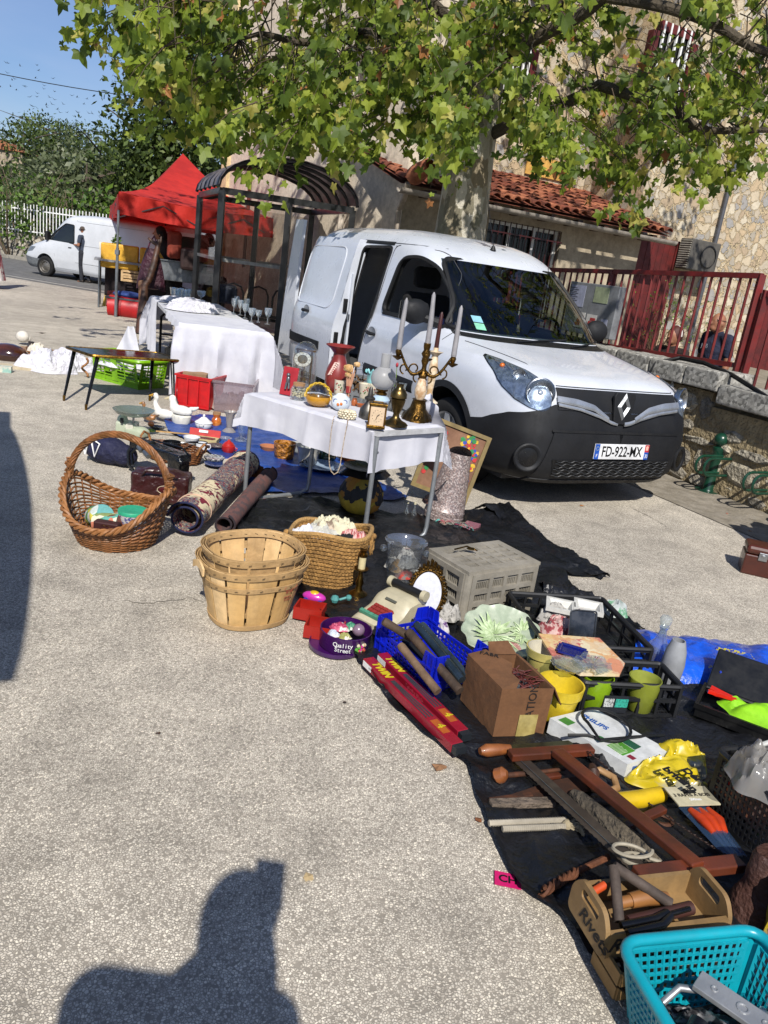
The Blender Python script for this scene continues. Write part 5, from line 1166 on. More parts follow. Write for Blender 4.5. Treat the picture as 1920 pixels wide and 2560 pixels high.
_b=T('plank_shelf','grey plank resting on the red barrel with a blue cushion','shelf',D(325,748,14.2));MB().box((0,0,0),(.8,.4,.03),rz=.1).build('plank',mat('4a4c4f',.7),_b)
tag(MB().sph((0,0,0),.2,16,sc=(1.5,.8,.35)).build('cushion',mat('27407c',.8),loc=D(322,738,14.2),smooth=True),'flat blue cushion on the grey plank above the red barrel','cushion')
tag(MB().box((0,0,0),(1.5,.02,.62),rz=.3).build('dark_cloth',mat('1c1216',.9),loc=D(360,710,15.6)),'dark cloth hanging below the stall table under the red canopy','cloth')
tag(MB().bar(D(260,773,15.6),D(283,680,15.9),.10,.03).build('yellow_plank',mat('c09a2c',.6)),'yellow plank leaning against the left end of the stall','plank')
tag(MB().bar(D(275,765,15.4),D(290,660,15.7),.16,.05).build('red_board',mat('5e1414',.7)),'dark red board propped beside the yellow plank','board')
tag(MB().box((0,0,0),(.34,.26,.16)).build('cream_box',mat('d6cfc0',.6),loc=D(275,618,15.6)),'small cream box on a bracket by the rear canopy leg','box')
_b=T('potted_plant','tiny potted plant beside the cream box by the canopy leg','plant',D(289,618,15.5));MB().lathe([(.0,-.06),(.05,-.06),(.065,.05),(.06,.05)],n=14).build('pot',mat('7a4a3a',.8),_b);mb=MB();cards(mb,(0,0,.13),(.06,.06,.09),60,.07,random.Random(1));mb.build('leaves',LB[0],_b)
_h=person('black haired person in black bending behind the driftwood post under the canopy',G(425,790),radians(200),dict(pel=(-.1,0,.92),wst=(0,0,1.05),chs=(.1,0,1.2),nk=(.18,0,1.36),hd=(.26,0,1.46)),top='0b0b0d',legs='0b0b0d',longhair=True,sleeves='long',hair=mat('060606',.8),k=1.05)
for i,(px,py,w_,h_,c_,lb)in enumerate([(436,612,.26,.5,'7c2a14','tall orange-red vase shape standing in front of the second van window'),(485,650,.5,.4,'2a1512','dark chair back seen through the shelter glass'),(565,735,.35,.3,'15233c','dark blue cushion on the shelter bench'),(553,712,.2,.3,'3a1a16','dark red box at the end of the shelter bench'),(525,742,.14,.34,'9a8a3a','yellow-handled tools stacked by the shelter post'),(500,770,.9,.5,'14151a','heap of dark bags at the foot of the shelter')]):
 tag(MB().box((0,0,0),(w_,.25,h_),rz=.3).build(('orange_vase','chair_back','blue_cushion','red_box','tool_bundle','bag_heap')[i],mat(c_,.7,c2=None,ns=5),loc=D(px,py,14.6 if i!=2 else 12.6),bevel=.06),lb,('vase','chair','cushion','box','tools','bags')[i])
b_=G(350,835);t=T('driftwood_post','forked driftwood post with a stub branch holding the maroon bag','post',b_)
q=(b_-Vector((0,0,CAMH))).dot(_f)
pv=[D(x,y,q)-b_ for x,y in((352,830),(354,790),(359,750),(361,715),(374,695),(385,660),(393,625),(398,600))];pv[0]=Vector((0,0,0))
MB().tube(pv,[.075,.07,.068,.066,.058,.052,.045,.03],14).build('trunk',WOODD,t,smooth=True)
pv2=[D(x,y,q)-b_ for x,y in((356,760),(355,715),(353,703))];MB().tube(pv2,[.06,.058,.05],12).build('stub',mat('6b4a30',.7,c2='4a2f1c',ns=12),t,smooth=True)
pv3=[D(x,y,q)-b_ for x,y in((395,612),(382,605),(371,595))];MB().tube(pv3,[.035,.028,.018],8).tube([D(x,y,q)-b_ for x,y in((396,612),(402,602),(403,592))],[.03,.02,.012],8).build('fork',WOODD,t,smooth=True)
bc=D(378,672,q+.16);t=T('maroon_bag','soft maroon leather shoulder bag hanging from the driftwood fork','bag',bc)
def bagf(u,v):
 a=2*pi*u;w_=.22*(1-.62*v**1.5)*(1+.08*sin(3*a));return Vector((cos(a)*w_*1.05,sin(a)*.11*(1-.4*v),-.30+.60*v-.03*cos(a*2)*(1-v)))
MB().grid(bagf,30,12).lathe([(0,-.30),(.12,-.31),(.22,-.295)],n=20,sy=.5).build('pouch',mat('3c1224',.55,c2='2c0d1a',ns=6,bump=.4,bs=14),t,smooth=True)
MB().tube([(-.07,0,.28),(-.03,.01,.42),(.03,0,.5),(.07,-.03,.42),(.08,0,.28)],.012,6).build('strap',mat('531c33',.5),t,smooth=True)
# ================================================= tables
def drape(name,label,O,u,v,x0,x1,y0,y1,z,hangs,m,seed=0,res=.03,lift=.006,group=None,wav=.022,flare=.3):
 """cloth on a table: O corner, u/v axes; hangs = (x-,x+,y-,y+) lengths over the edges measured as functions or numbers"""
 rnd=random.Random(seed);ph=[rnd.uniform(0,6.3)for _ in range(8)]
 hx0,hx1,hy0,hy1=hangs
 def prof(s,a,b,h0,h1):
  if s<a:return a,a-s
  if s>b:return b,s-b
  return s,0
 X0,X1,Y0,Y1=x0-hx0,x1+hx1,y0-hy0,y1+hy1
 def fn(a,b):
  s,r_=X0+(X1-X0)*a,Y0+(Y1-Y0)*b
  x,dx=prof(s,x0,x1,hx0,hx1);y,dy=prof(r_,y0,y1,hy0,hy1)
  ox=(-1 if s<x0 else 1)*(1 if dx else 0);oy=(-1 if r_<y0 else 1)*(1 if dy else 0)
  dr=sqrt(dx*dx+dy*dy)if(dx and dy)else dx+dy
  amp=wav*min(1,dr/.25)
  w1=sin(r_*21+ph[0])+.6*sin(r_*37+ph[1]+dr*3);w2=sin(s*21+ph[2])+.6*sin(s*37+ph[3]+dr*3)
  zz=z+lift-dr
  px=x+(ox*(.012+amp*(1+w1))if dx else 0);py=y+(oy*(.012+amp*(1+w2))if dy else 0)
  if dx and dy:px=x+ox*(.02+flare*min(dx,dy)+amp);py=y+oy*(.02+flare*min(dx,dy)+amp);zz=z+lift-max(dx,dy)*1.0-.15*min(dx,dy)
  for q_ in(.22,.44,.66,.88):zz+=.0035*math.exp(-((r_-q_)/.007)**2)*(1 if not dr else 0);px+=0;zz+=.0035*math.exp(-((s-q_-.06)/.007)**2)*(1 if not dr else 0)
  if dr and not(dx and dy):_c=sum(math.exp(-(((s if dy else r_)-q_-.06)/.008)**2)for q_ in(.22,.44,.66,.88))*.006;px+=ox*_c;py+=oy*_c
  if not dr:zz+=.0025*(sin(s*30+ph[4])*sin(r_*23+ph[5]))+.0025
  zz+=.012*sin(s*9+ph[6]+r_*7)*(1 if dr>.1 else 0)
  return O+u*px+v*py+Vector((0,0,max(.006,zz)))
 nu,nv=max(4,int((X1-X0)/res)),max(4,int((Y1-Y0)/res))
 c_=O.copy();c_.z=0
 g=MB().grid(lambda a,b:fn(a,b)-c_,nu,nv)
 o=g.build(name,m,smooth=True,loc=c_)
 tag(o,label,'tablecloth',group);return o
Z2=.74;FL,FR=G(447,810,Z2),G(675,836,Z2);u2=(FR-FL);u2.z=0;W2=u2.length;u2.normalize();v2=Vector((-u2.y,u2.x,0));L2=3.0
if v2.y<0:v2=-v2
vv=G(378,738,Z2)-FL;vv.z=0;L2=vv.length*.97;v2=vv.normalized()
O2=Vector((FL.x,FL.y,0))
t=T('folding_table','long white plastic folding table with black legs running beside the van','table',O2)
tp=MB();P_=rnd_poly([(0,0),(W2,0),(W2,L2),(0,L2)],.08,5)
M2=Matrix((u2,v2,Vector((0,0,1)))).transposed().to_4x4()
tp.prism(P_,Z2-.045,Z2,M2);tp.build('table_top',mat('cfd0d2',.4),t,bevel=.006)
for y_ in(.35,L2-.35):
 for x_ in(.10,W2-.10):MB().tube([M2@Vector((W2/2+(x_-W2/2)*.5,y_,Z2-.05)),M2@Vector((x_,y_,Z2-.22)),M2@Vector((x_,y_,.02))],.016,8).build('leg',BLK,t,smooth=True)
 MB().tube([M2@Vector((.10,y_,.3)),M2@Vector((W2-.1,y_,.3))],.012,6).tube([M2@Vector((W2/2,y_,.3)),M2@Vector((W2/2,y_+(.5 if y_<1 else-.5),Z2-.05))],.010,6).build('brace',BLK,t)
drape('tablecloth','white cloth hanging long over the far left end of the folding table',O2,u2,v2,0,W2*.6,L2-.95,L2,Z2,(.62,0,.0,.3),CLOTH,1)
drape('tablecloth','large white sheet hanging over the near end of the folding table',O2,u2,v2,.0,W2,0,1.15,Z2,(.06,.5,.66,0),CLOTH,2,lift=.012,wav=.03)
hm=MB();mb=[]
_o=heap('cloth_bundle',M2@Vector((W2*.4,1.75,Z2+.006))+O2,.30,.42,.15,CLOTHS,8,None);tag(_o,'crumpled white cloth bundle in the middle of the folding table','cloth')
_o=heap('cloth_bundle',M2@Vector((W2*.3,L2-.5,Z2+.012))+O2,.22,.3,.06,CLOTHS,9,None);tag(_o,'folded white napkins at the far end of the folding table','cloth')
def goblet(loc,h,r_,label,grp,hang=None,stem=True):
 mb=MB();mb.lathe([(.001,.002),(r_*.75,.001),(r_*.7,.005),(.006,.012),(.005,h*.35),(.008,h*.42),(r_*.55,h*.5),(r_*.85,h*.7),(r_*.95,h),(r_*.9,h),(r_*.8,h*.7),(r_*.5,h*.53),(.001,h*.48)]if stem else[(.001,.004),(r_*.6,.003),(r_*.75,h*.5),(r_,h),(r_*.94,h),(r_*.65,h*.3),(.001,.02)],n=18,wav=lambda rr,hh,a,i:(rr*(1+(.035*(1 if sin(a*9)>0 else-1)if 6<=i<=10 else 0)),hh))
 return tag(mb.build('wine_glass',GLS,loc=loc,smooth=True),label,'glass',grp)
gp=[(584,778,.17,.04,'tallest clear goblet at the left of the near row of glasses'),(600,782,.17,.042,'cut goblet second from the left in the near row'),(612,790,.16,.04,'cut goblet in the middle of the near row'),(628,800,.15,.042,'wide cut goblet in front of the near row'),(645,800,.13,.035,'small stemmed glass between the wide goblet and the last one'),(668,805,.17,.042,'goblet standing apart at the right end of the near row'),(590,765,.15,.038,'clear goblet behind the near row'),(616,772,.15,.038,'clear goblet behind the wide cut goblet')]
for(px,py,h_,r_,lb)in gp:goblet(G(px,py+6,Z2+.018),h_,r_,lb,'cut glasses on the folding table')
for i,(px,py,w_)in enumerate([(432,742,'leftmost'),(441,746,'second from the left'),(450,744,'middle one'),(460,748,'second from the right'),(470,746,'rightmost')]):goblet(G(px,py,Z2+.02),.12,.045,'small clear glass, '+w_+' in the far row on the folding table','far row of small glasses',stem=False)
goblet(G(502,755,Z2+.02),.14,.06,'wide clear coupe glass behind the white cloth bundle','cut glasses on the folding table')
def hexbox(name,label,cat,a,b,depth,h,m,open_=True,lip=.012,wall=.006,grp=None,taper=.0,lm=None):
 """open box: a,b ground points of its front edge"""
 u_=(b-a);L_=u_.length;u_.normalize();v_=Vector((-u_.y,u_.x,0));t=T(name,label,cat,a,atan2(u_.y,u_.x),grp)
 mb=MB();tw=taper
 def wall_(p0,p1,q0,q1):pass
 B=[(tw,tw),(L_-tw,tw),(L_-tw,depth-tw),(tw,depth-tw)];Tt=[(0,0),(L_,0),(L_,depth),(0,depth)]
 vs=[(x,y,.001)for x,y in B]+[(x,y,h)for x,y in Tt]
 ins=lambda P,w_:[(x+(w_ if x<L_/2 else-w_),y+(w_ if y<depth/2 else-w_))for x,y in P]
 vs+=[(x,y,h)for x,y in ins(Tt,wall)]+[(x,y,.008)for x,y in ins(B,wall)]
 mb.add(vs,[(3,2,1,0)]+[(i,(i+1)%4,4+(i+1)%4,4+i)for i in range(4)]+[(4+i,4+(i+1)%4,8+(i+1)%4,8+i)for i in range(4)]+[(8+i,8+(i+1)%4,12+(i+1)%4,12+i)for i in range(4)]+[(12,13,14,15)])
 mb.build('box',m,t)
 if lip:
  mb=MB();o=lip
  for a_,b_ in(((-o,-o/2),(L_+o,-o/2)),((-o,depth+o/2),(L_+o,depth+o/2))):mb.bar((a_[0],a_[1],h-.008),(b_[0],b_[1],h-.008),o,.02)
  for a_,b_ in(((-o/2,0),(-o/2,depth)),((L_+o/2,0),(L_+o/2,depth))):mb.bar((a_[0],a_[1],h-.008),(b_[0],b_[1],h-.008),o,.0196)
  mb.build('rim',lm or m,t)
 return t,L_
rb,Lr=hexbox('red_crate','bright red plastic storage crate under the near end of the folding table','crate',G(437,1015),G(522,1030),.42,.31,mat('b81218',.35,c2='a30f14',ns=2),taper=.02)
MB().lattice((.0,-.004,.02),(1,0,0),(0,0,1),Lr,.27,3,1,.012,.012).build('rib',mat('b81218',.35),rb)
MB().box((Lr*.3,.2,.30),(.22,.2,.03),rz=.3).build('cardboard_sheet',mat('8a6d50',.9),rb)
gb,_=hexbox('green_crate','dark green plastic crate behind the red crate','crate',G(432,950),G(480,958),.35,.26,mat('0f5a3c',.4))
tb_,Lt=hexbox('storage_box','clear plastic storage box of folded cloths beside the red crate','box',G(528,1030),G(628,1042),.40,.30,glass((.80,.76,.78),.1,1.,1.5,.35,(.42,.34,.36)),taper=.02)
for i in range(5):heap('folded_cloth',(Lt*(.2+.15*i),.12+.04*(i%2),.02),.1,.1,.18,mat(('b5a9a0','7c2a3c','c9b9a9','5a3038','a99890')[i],.9),30+i,tb_,14)
tag(MB().tube([G(440,1018)+Vector((.0,0,.0)),G(444,1006)+Vector((0,0,.12)),G(470,1000)+Vector((.05,0,.38)),G(500,1000)+Vector((.05,.05,.56))],.022,10).build('bent_pipe',mat('2e3034',.5),smooth=True),'thick dark bent pipe leaning on the red crate','pipe')
bc=T('black_stand','black folding stand between the lime basket and the red crate','stand',G(402,952))
MB().tube([(0,0,0),(.02,.1,.35),(.1,.15,.42),(.16,.1,.3),(.18,0,0)],.012,6).tube([(.0,.15,0),(.05,.12,.4)],.012,6).box((.1,.1,.2),(.2,.03,.3)).build('frame',BLK,bc)
t=T('coffee_table','low black and gold coffee table with a dark glass top and splayed legs','table',G(160,1002))
Zc=.42;o_=Vector(t.location);C4=[G(162,864,Zc)-o_,G(230,886,Zc)-o_,G(453,899,Zc)-o_,G(395,880,Zc)-o_]
for c__ in C4:c__.z=0
cc=sum(C4,Vector())/4;poly=rnd_poly([(c__.x,c__.y)for c__ in C4],.05)
MB().prism(poly,Zc-.022,Zc-.004).build('table_top',mat('0c1416',.08,spec=.6),t)
MB().tube([(x,y,Zc-.012)for x,y in poly],.014,6,close=True).build('gold_edge',GOLD,t,smooth=True)
ft=[G(160,1002)-o_,G(215,1025)-o_,G(374,1002)-o_,G(433,1018)-o_]
for f_,c_ in zip(ft,(C4[0],C4[1],C4[3],C4[2])):
 tp_=Vector((c_.x,c_.y,Zc-.03))+(cc-c_)*.16;tp_.z=Zc-.03
 lg=MB().cyl(tp_,f_+Vector((0,0,.03)),.019,.011,12).build('leg',mat('0b0b0c',.25),t,smooth=True);MB().cyl(f_+Vector((0,0,.045))+(tp_-f_)*.01,f_,.0125,.010,10).build('brass_tip',BRASS,lg,smooth=True)
a,b=G(236,945),G(345,975);u_=(b-a);L_=u_.length;u_.normalize();v_=Vector((-u_.y,u_.x,0))
LIME=mat('7aae12',.35,c2='6da00e',ns=2);t=T('laundry_basket','lime green plastic laundry basket heaped with white linen under the coffee table','basket',a,atan2(u_.y,u_.x))
H_=.27;Dp=.34;fl=.045
def side_panel(o,u__,v__,W,tilt):
 mb=MB();up=(Vector((0,0,1))*H_+Vector(v__)*(-fl)).normalized();nv_=5
 mb.lattice(Vector(o)+Vector((0,0,.03)),u__,up,W,H_-.02,1,1,.03,.004,border=.035)
 for k in range(1,6):mb.box(Vector(o)+Vector(u__)*W/2+up*(.03+(H_-.06)*k/6+.02),(W-.06,.012,.004),R=Matrix((Vector(u__),up,Vector(u__).cross(up))).transposed())
 for k in(.27,.5,.73):mb.box(Vector(o)+Vector(u__)*W*k+up*(H_/2+.02),(.012 if k!=.5 else.08,H_-.03,.0055),R=Matrix((Vector(u__),up,Vector(u__).cross(up))).transposed())
 return mb
for nm,(o,u__,v__,W)in enumerate((((0,0,0),(1,0,0),(0,1,0),L_),((L_,0,0),(0,1,0),(-1,0,0),Dp),((L_,Dp,0),(-1,0,0),(0,-1,0),L_),((0,Dp,0),(0,-1,0),(1,0,0),Dp))):
 side_panel(o,u__,v__,W,0).build('side',LIME,t)
MB().box((L_/2,Dp/2,.015),(L_,Dp,.03)).build('base',LIME,t)
MB().tube([(x,y,H_+.012)for x,y in rnd_poly([(-fl,-fl),(L_+fl,-fl),(L_+fl,Dp+fl),(-fl,Dp+fl)],.09)],.02,8,close=True).build('rim',LIME,t,smooth=True)
o=heap('linen_heap',(0,0,0),.27,.22,.16,CLOTHS,4,None,rz=.2);o.location=a+u_*.28+v_*.17+Vector((0,0,.17));tag(o,'white linen piled inside the lime laundry basket','linen')
mb=MB();mb.grid(lambda p,q_:Vector(((p-.5)*.30*(1-q_*.82),.03*sin(p*5+q_*3)+.05*q_,.30*q_)),14,12,.004);o=mb.build('linen_peak',CLOTH,loc=a+u_*.26+v_*.20+Vector((0,0,.27)),smooth=True);tag(o,'stiff white cloth standing up in a peak in the lime basket','linen')
o=heap('white_cloth',G(118,925),.32,.22,.24,CLOTHS,14);tag(o,'crumpled white cloth lying left of the coffee table','cloth')
o=heap('white_cloth',G(185,922),.28,.2,.22,CLOTHS,15);tag(o,'second white cloth heap touching the lime basket','cloth')
o=MB().sph((0,0,.05),.2,20,sc=(1.1,.8,.62)).build('glass_dish',mat('4a2410',.1,c2='2e1409',ns=4,coat=1),loc=G(20,898),smooth=True);tag(o,'brown amber glass cloche at the left edge','dish')
t=T('wicker_tray','low wicker tray holding a white shell and cotton, far left','tray',G(92,892))
WICK=mat('9c6a38',.6,c2='6e4520',ns=30,bump=.3,bs=80)
def wicker(par,name,rx,ry,h,rows,m,stakes=24,flare=1.15,r=.006,sink=None,cx=0,cy=0,n=120):
 mb=MB()
 for j in range(rows):
  z=r+h*j/max(1,rows-1);k=1+(flare-1)*j/max(1,rows-1);pts=[]
  for i in range(n):
   a=2*pi*i/n;w_=r*.75*math.copysign(abs(sin(a*stakes/2))**.5,sin(a*stakes/2))*(1 if j%2 else-1)
   dz=sink(a,j/max(1,rows-1))if sink else 0
   pts.append((cx+(rx*k+w_)*cos(a),cy+(ry*k+w_)*sin(a),z+dz))
  mb.tube(pts,r*.8,5,close=True)
 st=MB()
 for i in range(stakes):
  a=2*pi*(i+.5)/stakes;q_=[]
  for j in range(6):
   f_=j/5;k=1+(flare-1)*f_;q_.append((cx+rx*k*cos(a),cy+ry*k*sin(a),r+h*f_+(sink(a,f_)if sink else 0)))
  st.tube(q_,r*.7,5)
 o=mb.build(name,m,par,smooth=True);st.build('stake',m,par)['kind']='stuff'
 MB().lathe([(.001,.004),(rx*.98,.004),(rx*.98,.0),(.001,0)],(cx,cy,.002),32,sy=ry/rx).build('base',m,par)
 return o
wicker(t,'weave',.22,.15,.07,7,WICK,18,n=72)
o=MB().sph((0,0,0),.08,14,sc=(1,.8,.9)).sph((.05,.03,-.02),.04,10).build('seashell',mat('d5cfc4',.5),loc=G(57,862)+Vector((0,0,.10)),smooth=True);tag(o,'round white seashell standing at the left of the wicker tray','shell')
o=heap('cotton_wool',G(92,890)+Vector((0,0,.05)),.10,.08,.12,mat('d8d0c0',.9),17);tag(o,'cream cotton wool bundle in the wicker tray','cotton')
o=MB().lathe([(0,0),(.05,0),(.06,.05),(.03,.09),(.035,.12),(.03,.12)],n=14).build('small_vase',mat('3a3434',.4),loc=G(78,880),smooth=True);tag(o,'little dark vase behind the wicker tray','vase')
o=MB().box((0,0,.03),(.13,.08,.06),rz=.3).build('card_box',mat('c9c4b5',.7,c2='7fa59a',ns=20),loc=G(12,930));tag(o,'small printed card box at the left picture edge','box')
o=MB().box((0,0,.012),(.5,.18,.024),rz=.25).build('board',mat('c0b296',.7),loc=G(20,918));tag(o,'pale wooden board under the amber dish','board')
o=MB().tube([G(212,945)+Vector((.03*cos(a),.03*sin(a),.02+.02*k))for k,a in enumerate(np.linspace(0,25,30)/1)][:10],.012,6).build('wicker_coaster',WICK,smooth=True);tag(o,'small woven wicker bit beside the lime basket','coaster')
for x,y in((106,834),):
 tag(MB().add([(-.06,0,.01),(0,-.03,.005),(.06,.01,.02),(0,.03,.006)],[(0,1,2,3)]).build('dry_leaf',mat('3a2c22',.9),loc=G(x,y)),'small dark dead leaf on the empty tarmac beyond the cloths','leaf')
# ================================================= small white-clothed table
Z1=.68
TA,TB,TC_,TD=G(610,1255),G(905,1378),G(1054,1345),G(775,1238)
tu=(TB-TA);tl_=tu.length;tu.normalize();tvv=((TC_-TB)+(TD-TA))/2;tw_=tvv.length;tvv.normalize()
O1=TA.copy();M1=Matrix((tu,tvv,Vector((0,0,1)))).transposed().to_4x4()
t=T('camping_table','small folding table on bent grey steel tube legs in front of the van','table',O1)
MB().box(M1@Vector((tl_/2,tw_/2,Z1-.015)),(tl_+.02,tw_+.02,.025),R=M1.to_3x3()).build('table_top',mat('b9b9ba',.6),t)
TUBE=mat('9a9ea1',.4,.6)
for x_ in(0,tl_):
 pts=[(x_,0,Z1-.03),(x_,0,.08),(x_,.01,.035),(x_,.05,.014),(x_,tw_-.05,.014),(x_,tw_-.01,.035),(x_,tw_,.08),(x_,tw_,Z1-.03)]
 MB().tube([M1@Vector(p)for p in pts],.0135,10).build('leg',TUBE,t,smooth=True)
 MB().bar(M1@Vector((x_,.02,Z1-.12)),M1@Vector((x_+(.2 if x_==0 else-.2),.02,Z1-.03)),.012).build('brace',TUBE,t)
drape('tablecloth','creased white cloth over the small ornament table, knotted at its right corner',O1,tu,tvv,-.01,tl_-.03,-.01,tw_+.01,Z1,(.14,.22,.19,.22),CLOTH,7,res=.016,wav=.013,flare=.2)
kc=G(1052,1010,Z1)
ck=MB().grid(lambda a,b:kc+Vector((.05*a+.02*sin(b*9),-.12*a-.02*sin(b*6),.10*(1-b*1.9)*(1-.5*a)-.18*b*b*b))+tu*(.14*b*a)+Vector((.035*sin(a*6+b*3),0,0)),10,16)
tag(ck.build('cloth_corner',CLOTH,smooth=True),'bunched corner of white cloth standing up at the right end of the ornament table','cloth')
def P1_(px,py,dz=.012):return G(px,py,Z1)+Vector((0,0,dz))
def S(px,py,z=Z1):return(G(px,py,z)-Vector((0,0,CAMH))).dot(_f)/FOC
def lat(name,label,cat,px,py,prof,m,n=28,z=Z1,dz=.012,grp=None,sc=1.,auto=50,wav=None):
 o=MB().lathe([(r*sc,h*sc)for r,h in prof],n=n,wav=wav).build(name,m,loc=G(px,py,z)+Vector((0,0,dz)),auto=auto)
 return tag(o,label,cat,grp)
k=S(760,985)
t=T('dome_clock','brass anniversary clock with a white chapter ring under a glass dome','clock',P1_(755,976));t.scale=(1.15,1.15,1.0)
MB().lathe([(.001,0),(.075,0),(.078,.008),(.07,.02),(.001,.02)],n=30).build('base',BRASS,t,auto=40)
MB().lathe([(.068,.02),(.068,.22),(.062,.255),(.045,.283),(.02,.297),(.001,.30)],n=30).build('glass_dome',glass((.86,.89,.90),.02,1.,2.0,.03),t,smooth=True)
fc=frame((-.01,-.03,.19),(.95,.15,0),(0,0,1))
cf=MB().prism([(.046*cos(a),.046*sin(a))for a in np.linspace(0,2*pi,33)[:-1]],-.006,.0,fc).build('clock_face',mat('ddd9cc',.5),t)
MB().prism([(.028*cos(a),.028*sin(a))for a in np.linspace(0,2*pi,33)[:-1]],.0005,.0015,fc).build('dial_centre',BRASS,cf)
mb=MB()
for i in range(12):a=i*pi/6;mb.bar(fc@Vector((.031*cos(a),.031*sin(a),.001)),fc@Vector((.043*cos(a),.043*sin(a),.001)),.003,.001)
mb.bar(fc@Vector((0,0,.003)),fc@Vector((-.008,-.02,.003)),.002).bar(fc@Vector((0,0,.003)),fc@Vector((-.018,.006,.003)),.002).build('numerals',BLK,cf)
MB().lathe([(.048,-.004),(.05,.0),(.048,.004)],fc.translation,30,ax=tuple(fc.col[2][:3])).build('bezel',GOLD,cf)
MB().cyl((-.045,0,.02),(-.045,0,.24),.006).cyl((.035,0,.02),(.035,0,.24),.006).box((0,0,.245),(.11,.03,.01)).box((0,.01,.19),(.08,.03,.06)).lathe([(.001,.05),(.035,.055),(.035,.075),(.001,.08)],(0,0,0),20).cyl((0,0,.07),(0,0,.16),.003).build('movement',BRASS,t)
c_=P1_(716,994);t=T('red_display_card','red velvet card with a pewter figurine at the left end of the ornament table','card',c_,-.25)
MB().box((0,.02,.085),(.098,.006,.17),R=Matrix.Rotation(-.25,3,'X')).build('card',mat('9c0f22',.7),t,bevel=.004)
MB().sph((0,0,.125),.013,10).sph((0,.002,.095),.017,10,sc=(.8,.7,1.5)).cyl((-.006,-.002,.08),(-.01,-.006,.04),.007).cyl((.008,-.002,.08),(.012,-.008,.045),.007).build('figurine',mat('7d8084',.35,.8),t,smooth=True)
t=T('bean_jar','small glass jar of pale beans with a cork lid beside the red card','jar',P1_(744,1004))
MB().lathe([(.001,.004),(.042,.004),(.048,.02),(.048,.06),(.038,.078),(.036,.085),(.034,.085)],n=24).build('glass_body',GLS,t,smooth=True)
mb=MB();rj=random.Random(3)
for i in range(150):
 a=rj.uniform(0,6.3);r_=sqrt(rj.random())*.040;mb.sph((r_*cos(a),r_*sin(a),rj.uniform(.022,.07)),.0055,6,sc=(1.3,1,.9))
mb.build('beans',mat('cfc19a',.6),t);MB().cyl((0,0,.078),(0,0,.10),.036).build('cork',mat('a07a55',.9),t)
t=T('amber_bowl','round glass bowl in a yellow glazed dish with a twisted yellow handle','bowl',P1_(793,1020))
MB().lathe([(.001,.004),(.04,.002),(.066,.02),(.074,.045),(.070,.06),(.066,.045),(.035,.012),(.001,.01)],n=30,wav=lambda r,h,a,i:(r*(1+.02*sin(a*12)),h)).build('dish',mat('b8821a',.25,coat=.6),t,smooth=True)
MB().sph((0,0,.075),.056,20).build('glass_ball',glass((.8,.82,.82),.02,1.,1.7),t,smooth=True)
mb=MB()
for ph_ in(0,pi):mb.tube([Vector((.075*cos(a),.006*cos(a*9+ph_),.045+.085*sin(a)))+Vector((cos(a),0,sin(a)))*.005*sin(a*9+ph_)for a in np.linspace(0,pi,50)],.0045,6)
mb.build('handle',mat('c9a52a',.3,coat=.5),t,smooth=True)
VASE=[(.001,0),(.055,0),(.075,.02),(.096,.07),(.10,.11),(.09,.15),(.068,.19),(.052,.225),(.05,.25),(.062,.275),(.092,.295),(.094,.298),(.09,.302),(.058,.285),(.044,.25),(.001,.24)]
t=T('red_vase','tall dusty red vase with a wide flared rim and a white leaf sprig','vase',P1_(838,985));MB().lathe([(r*(.80 if h<.26 else 1),h)for r,h in VASE],n=36).build('body',mat('7c2a24',.3,c2='6b211d',ns=10,coat=.3),t,smooth=True)
mb=MB()
for i in range(7):
 for s_ in(-1,1):
  z_=.12+i*.012;p=Vector((-.040+.005*i+s_*.008,-.066+.002*i*.5,z_));mb.sph(p+Vector((0,-.004,0)),.008,6,sc=(1.3,.3,.7),R=Matrix.Rotation(s_*.7,3,'Y'))
mb.build('leaf_motif',mat('d8b9ae',.5),t)
MUG=[(.001,.002),(.026,0),(.030,.006),(.038,.09),(.040,.094),(.037,.094),(.028,.012),(.001,.010)]
CREAM=mat('d6ceb9',.3,c2='cbc2ab',coat=.3)
for i,(px,py,lb)in enumerate([(826,978,'cream flowered beaker standing behind in the pair before the red vase'),(846,990,'cream flowered beaker in front of the red vase, nearer of the pair'),(908,1000,'cream beaker half hidden by the wire flower stand'),(930,1003,'cream flowered beaker just left of the globe oil lamp')]):
 t=T('beaker',lb,'cup',P1_(px,py),0,'cream flowered beakers');MB().lathe(MUG,n=26).build('body',CREAM,t,smooth=True)
 mb=MB();rj=random.Random(i)
 for j in range(9):a=-pi/2+rj.uniform(-.7,.7);z_=rj.uniform(.03,.075);r_=.031+(z_-.006)*.095;mb.mi(j%2).sph((r_*cos(a),r_*sin(a),z_),.005,6,sc=(1,.5,1))
 mb.build('flower_decor',[mat('9a3a34',.5),mat('4c6a3c',.5)],t)
t=T('wooden_roses','bundle of pale wooden roses and dried pods on straw stems tied in red','flowers',P1_(868,1000))
mb=MB();rj=random.Random(6)
for i in range(16):mb.cyl((rj.uniform(-.01,.01),rj.uniform(-.01,.01),0),(rj.uniform(-.03,.03),rj.uniform(-.02,.02),.17+rj.uniform(-.02,.03)),.0022,n=5)
mb.build('straw_stems',mat('c9987a',.7),t)
mb=MB()
for(x,z_,r_)in((-.015,.185,.026),(.035,.215,.017),(-.012,.145,.018)):
 mb.sph((x,0,z_),r_,14)
 for k_ in range(9):a=k_*.7;mb.sph((x+r_*.75*cos(a),-.004+r_*.5*sin(a),z_+r_*.45*sin(a*2)),r_*.5,8,sc=(1,.5,1))
mb.build('rose_head',mat('c8a77a',.8,c2='a8824f',ns=30),t,smooth=True);MB().cyl((0,0,.035),(0,0,.075),.016).build('red_tie',mat('8e1f1d',.6),t)
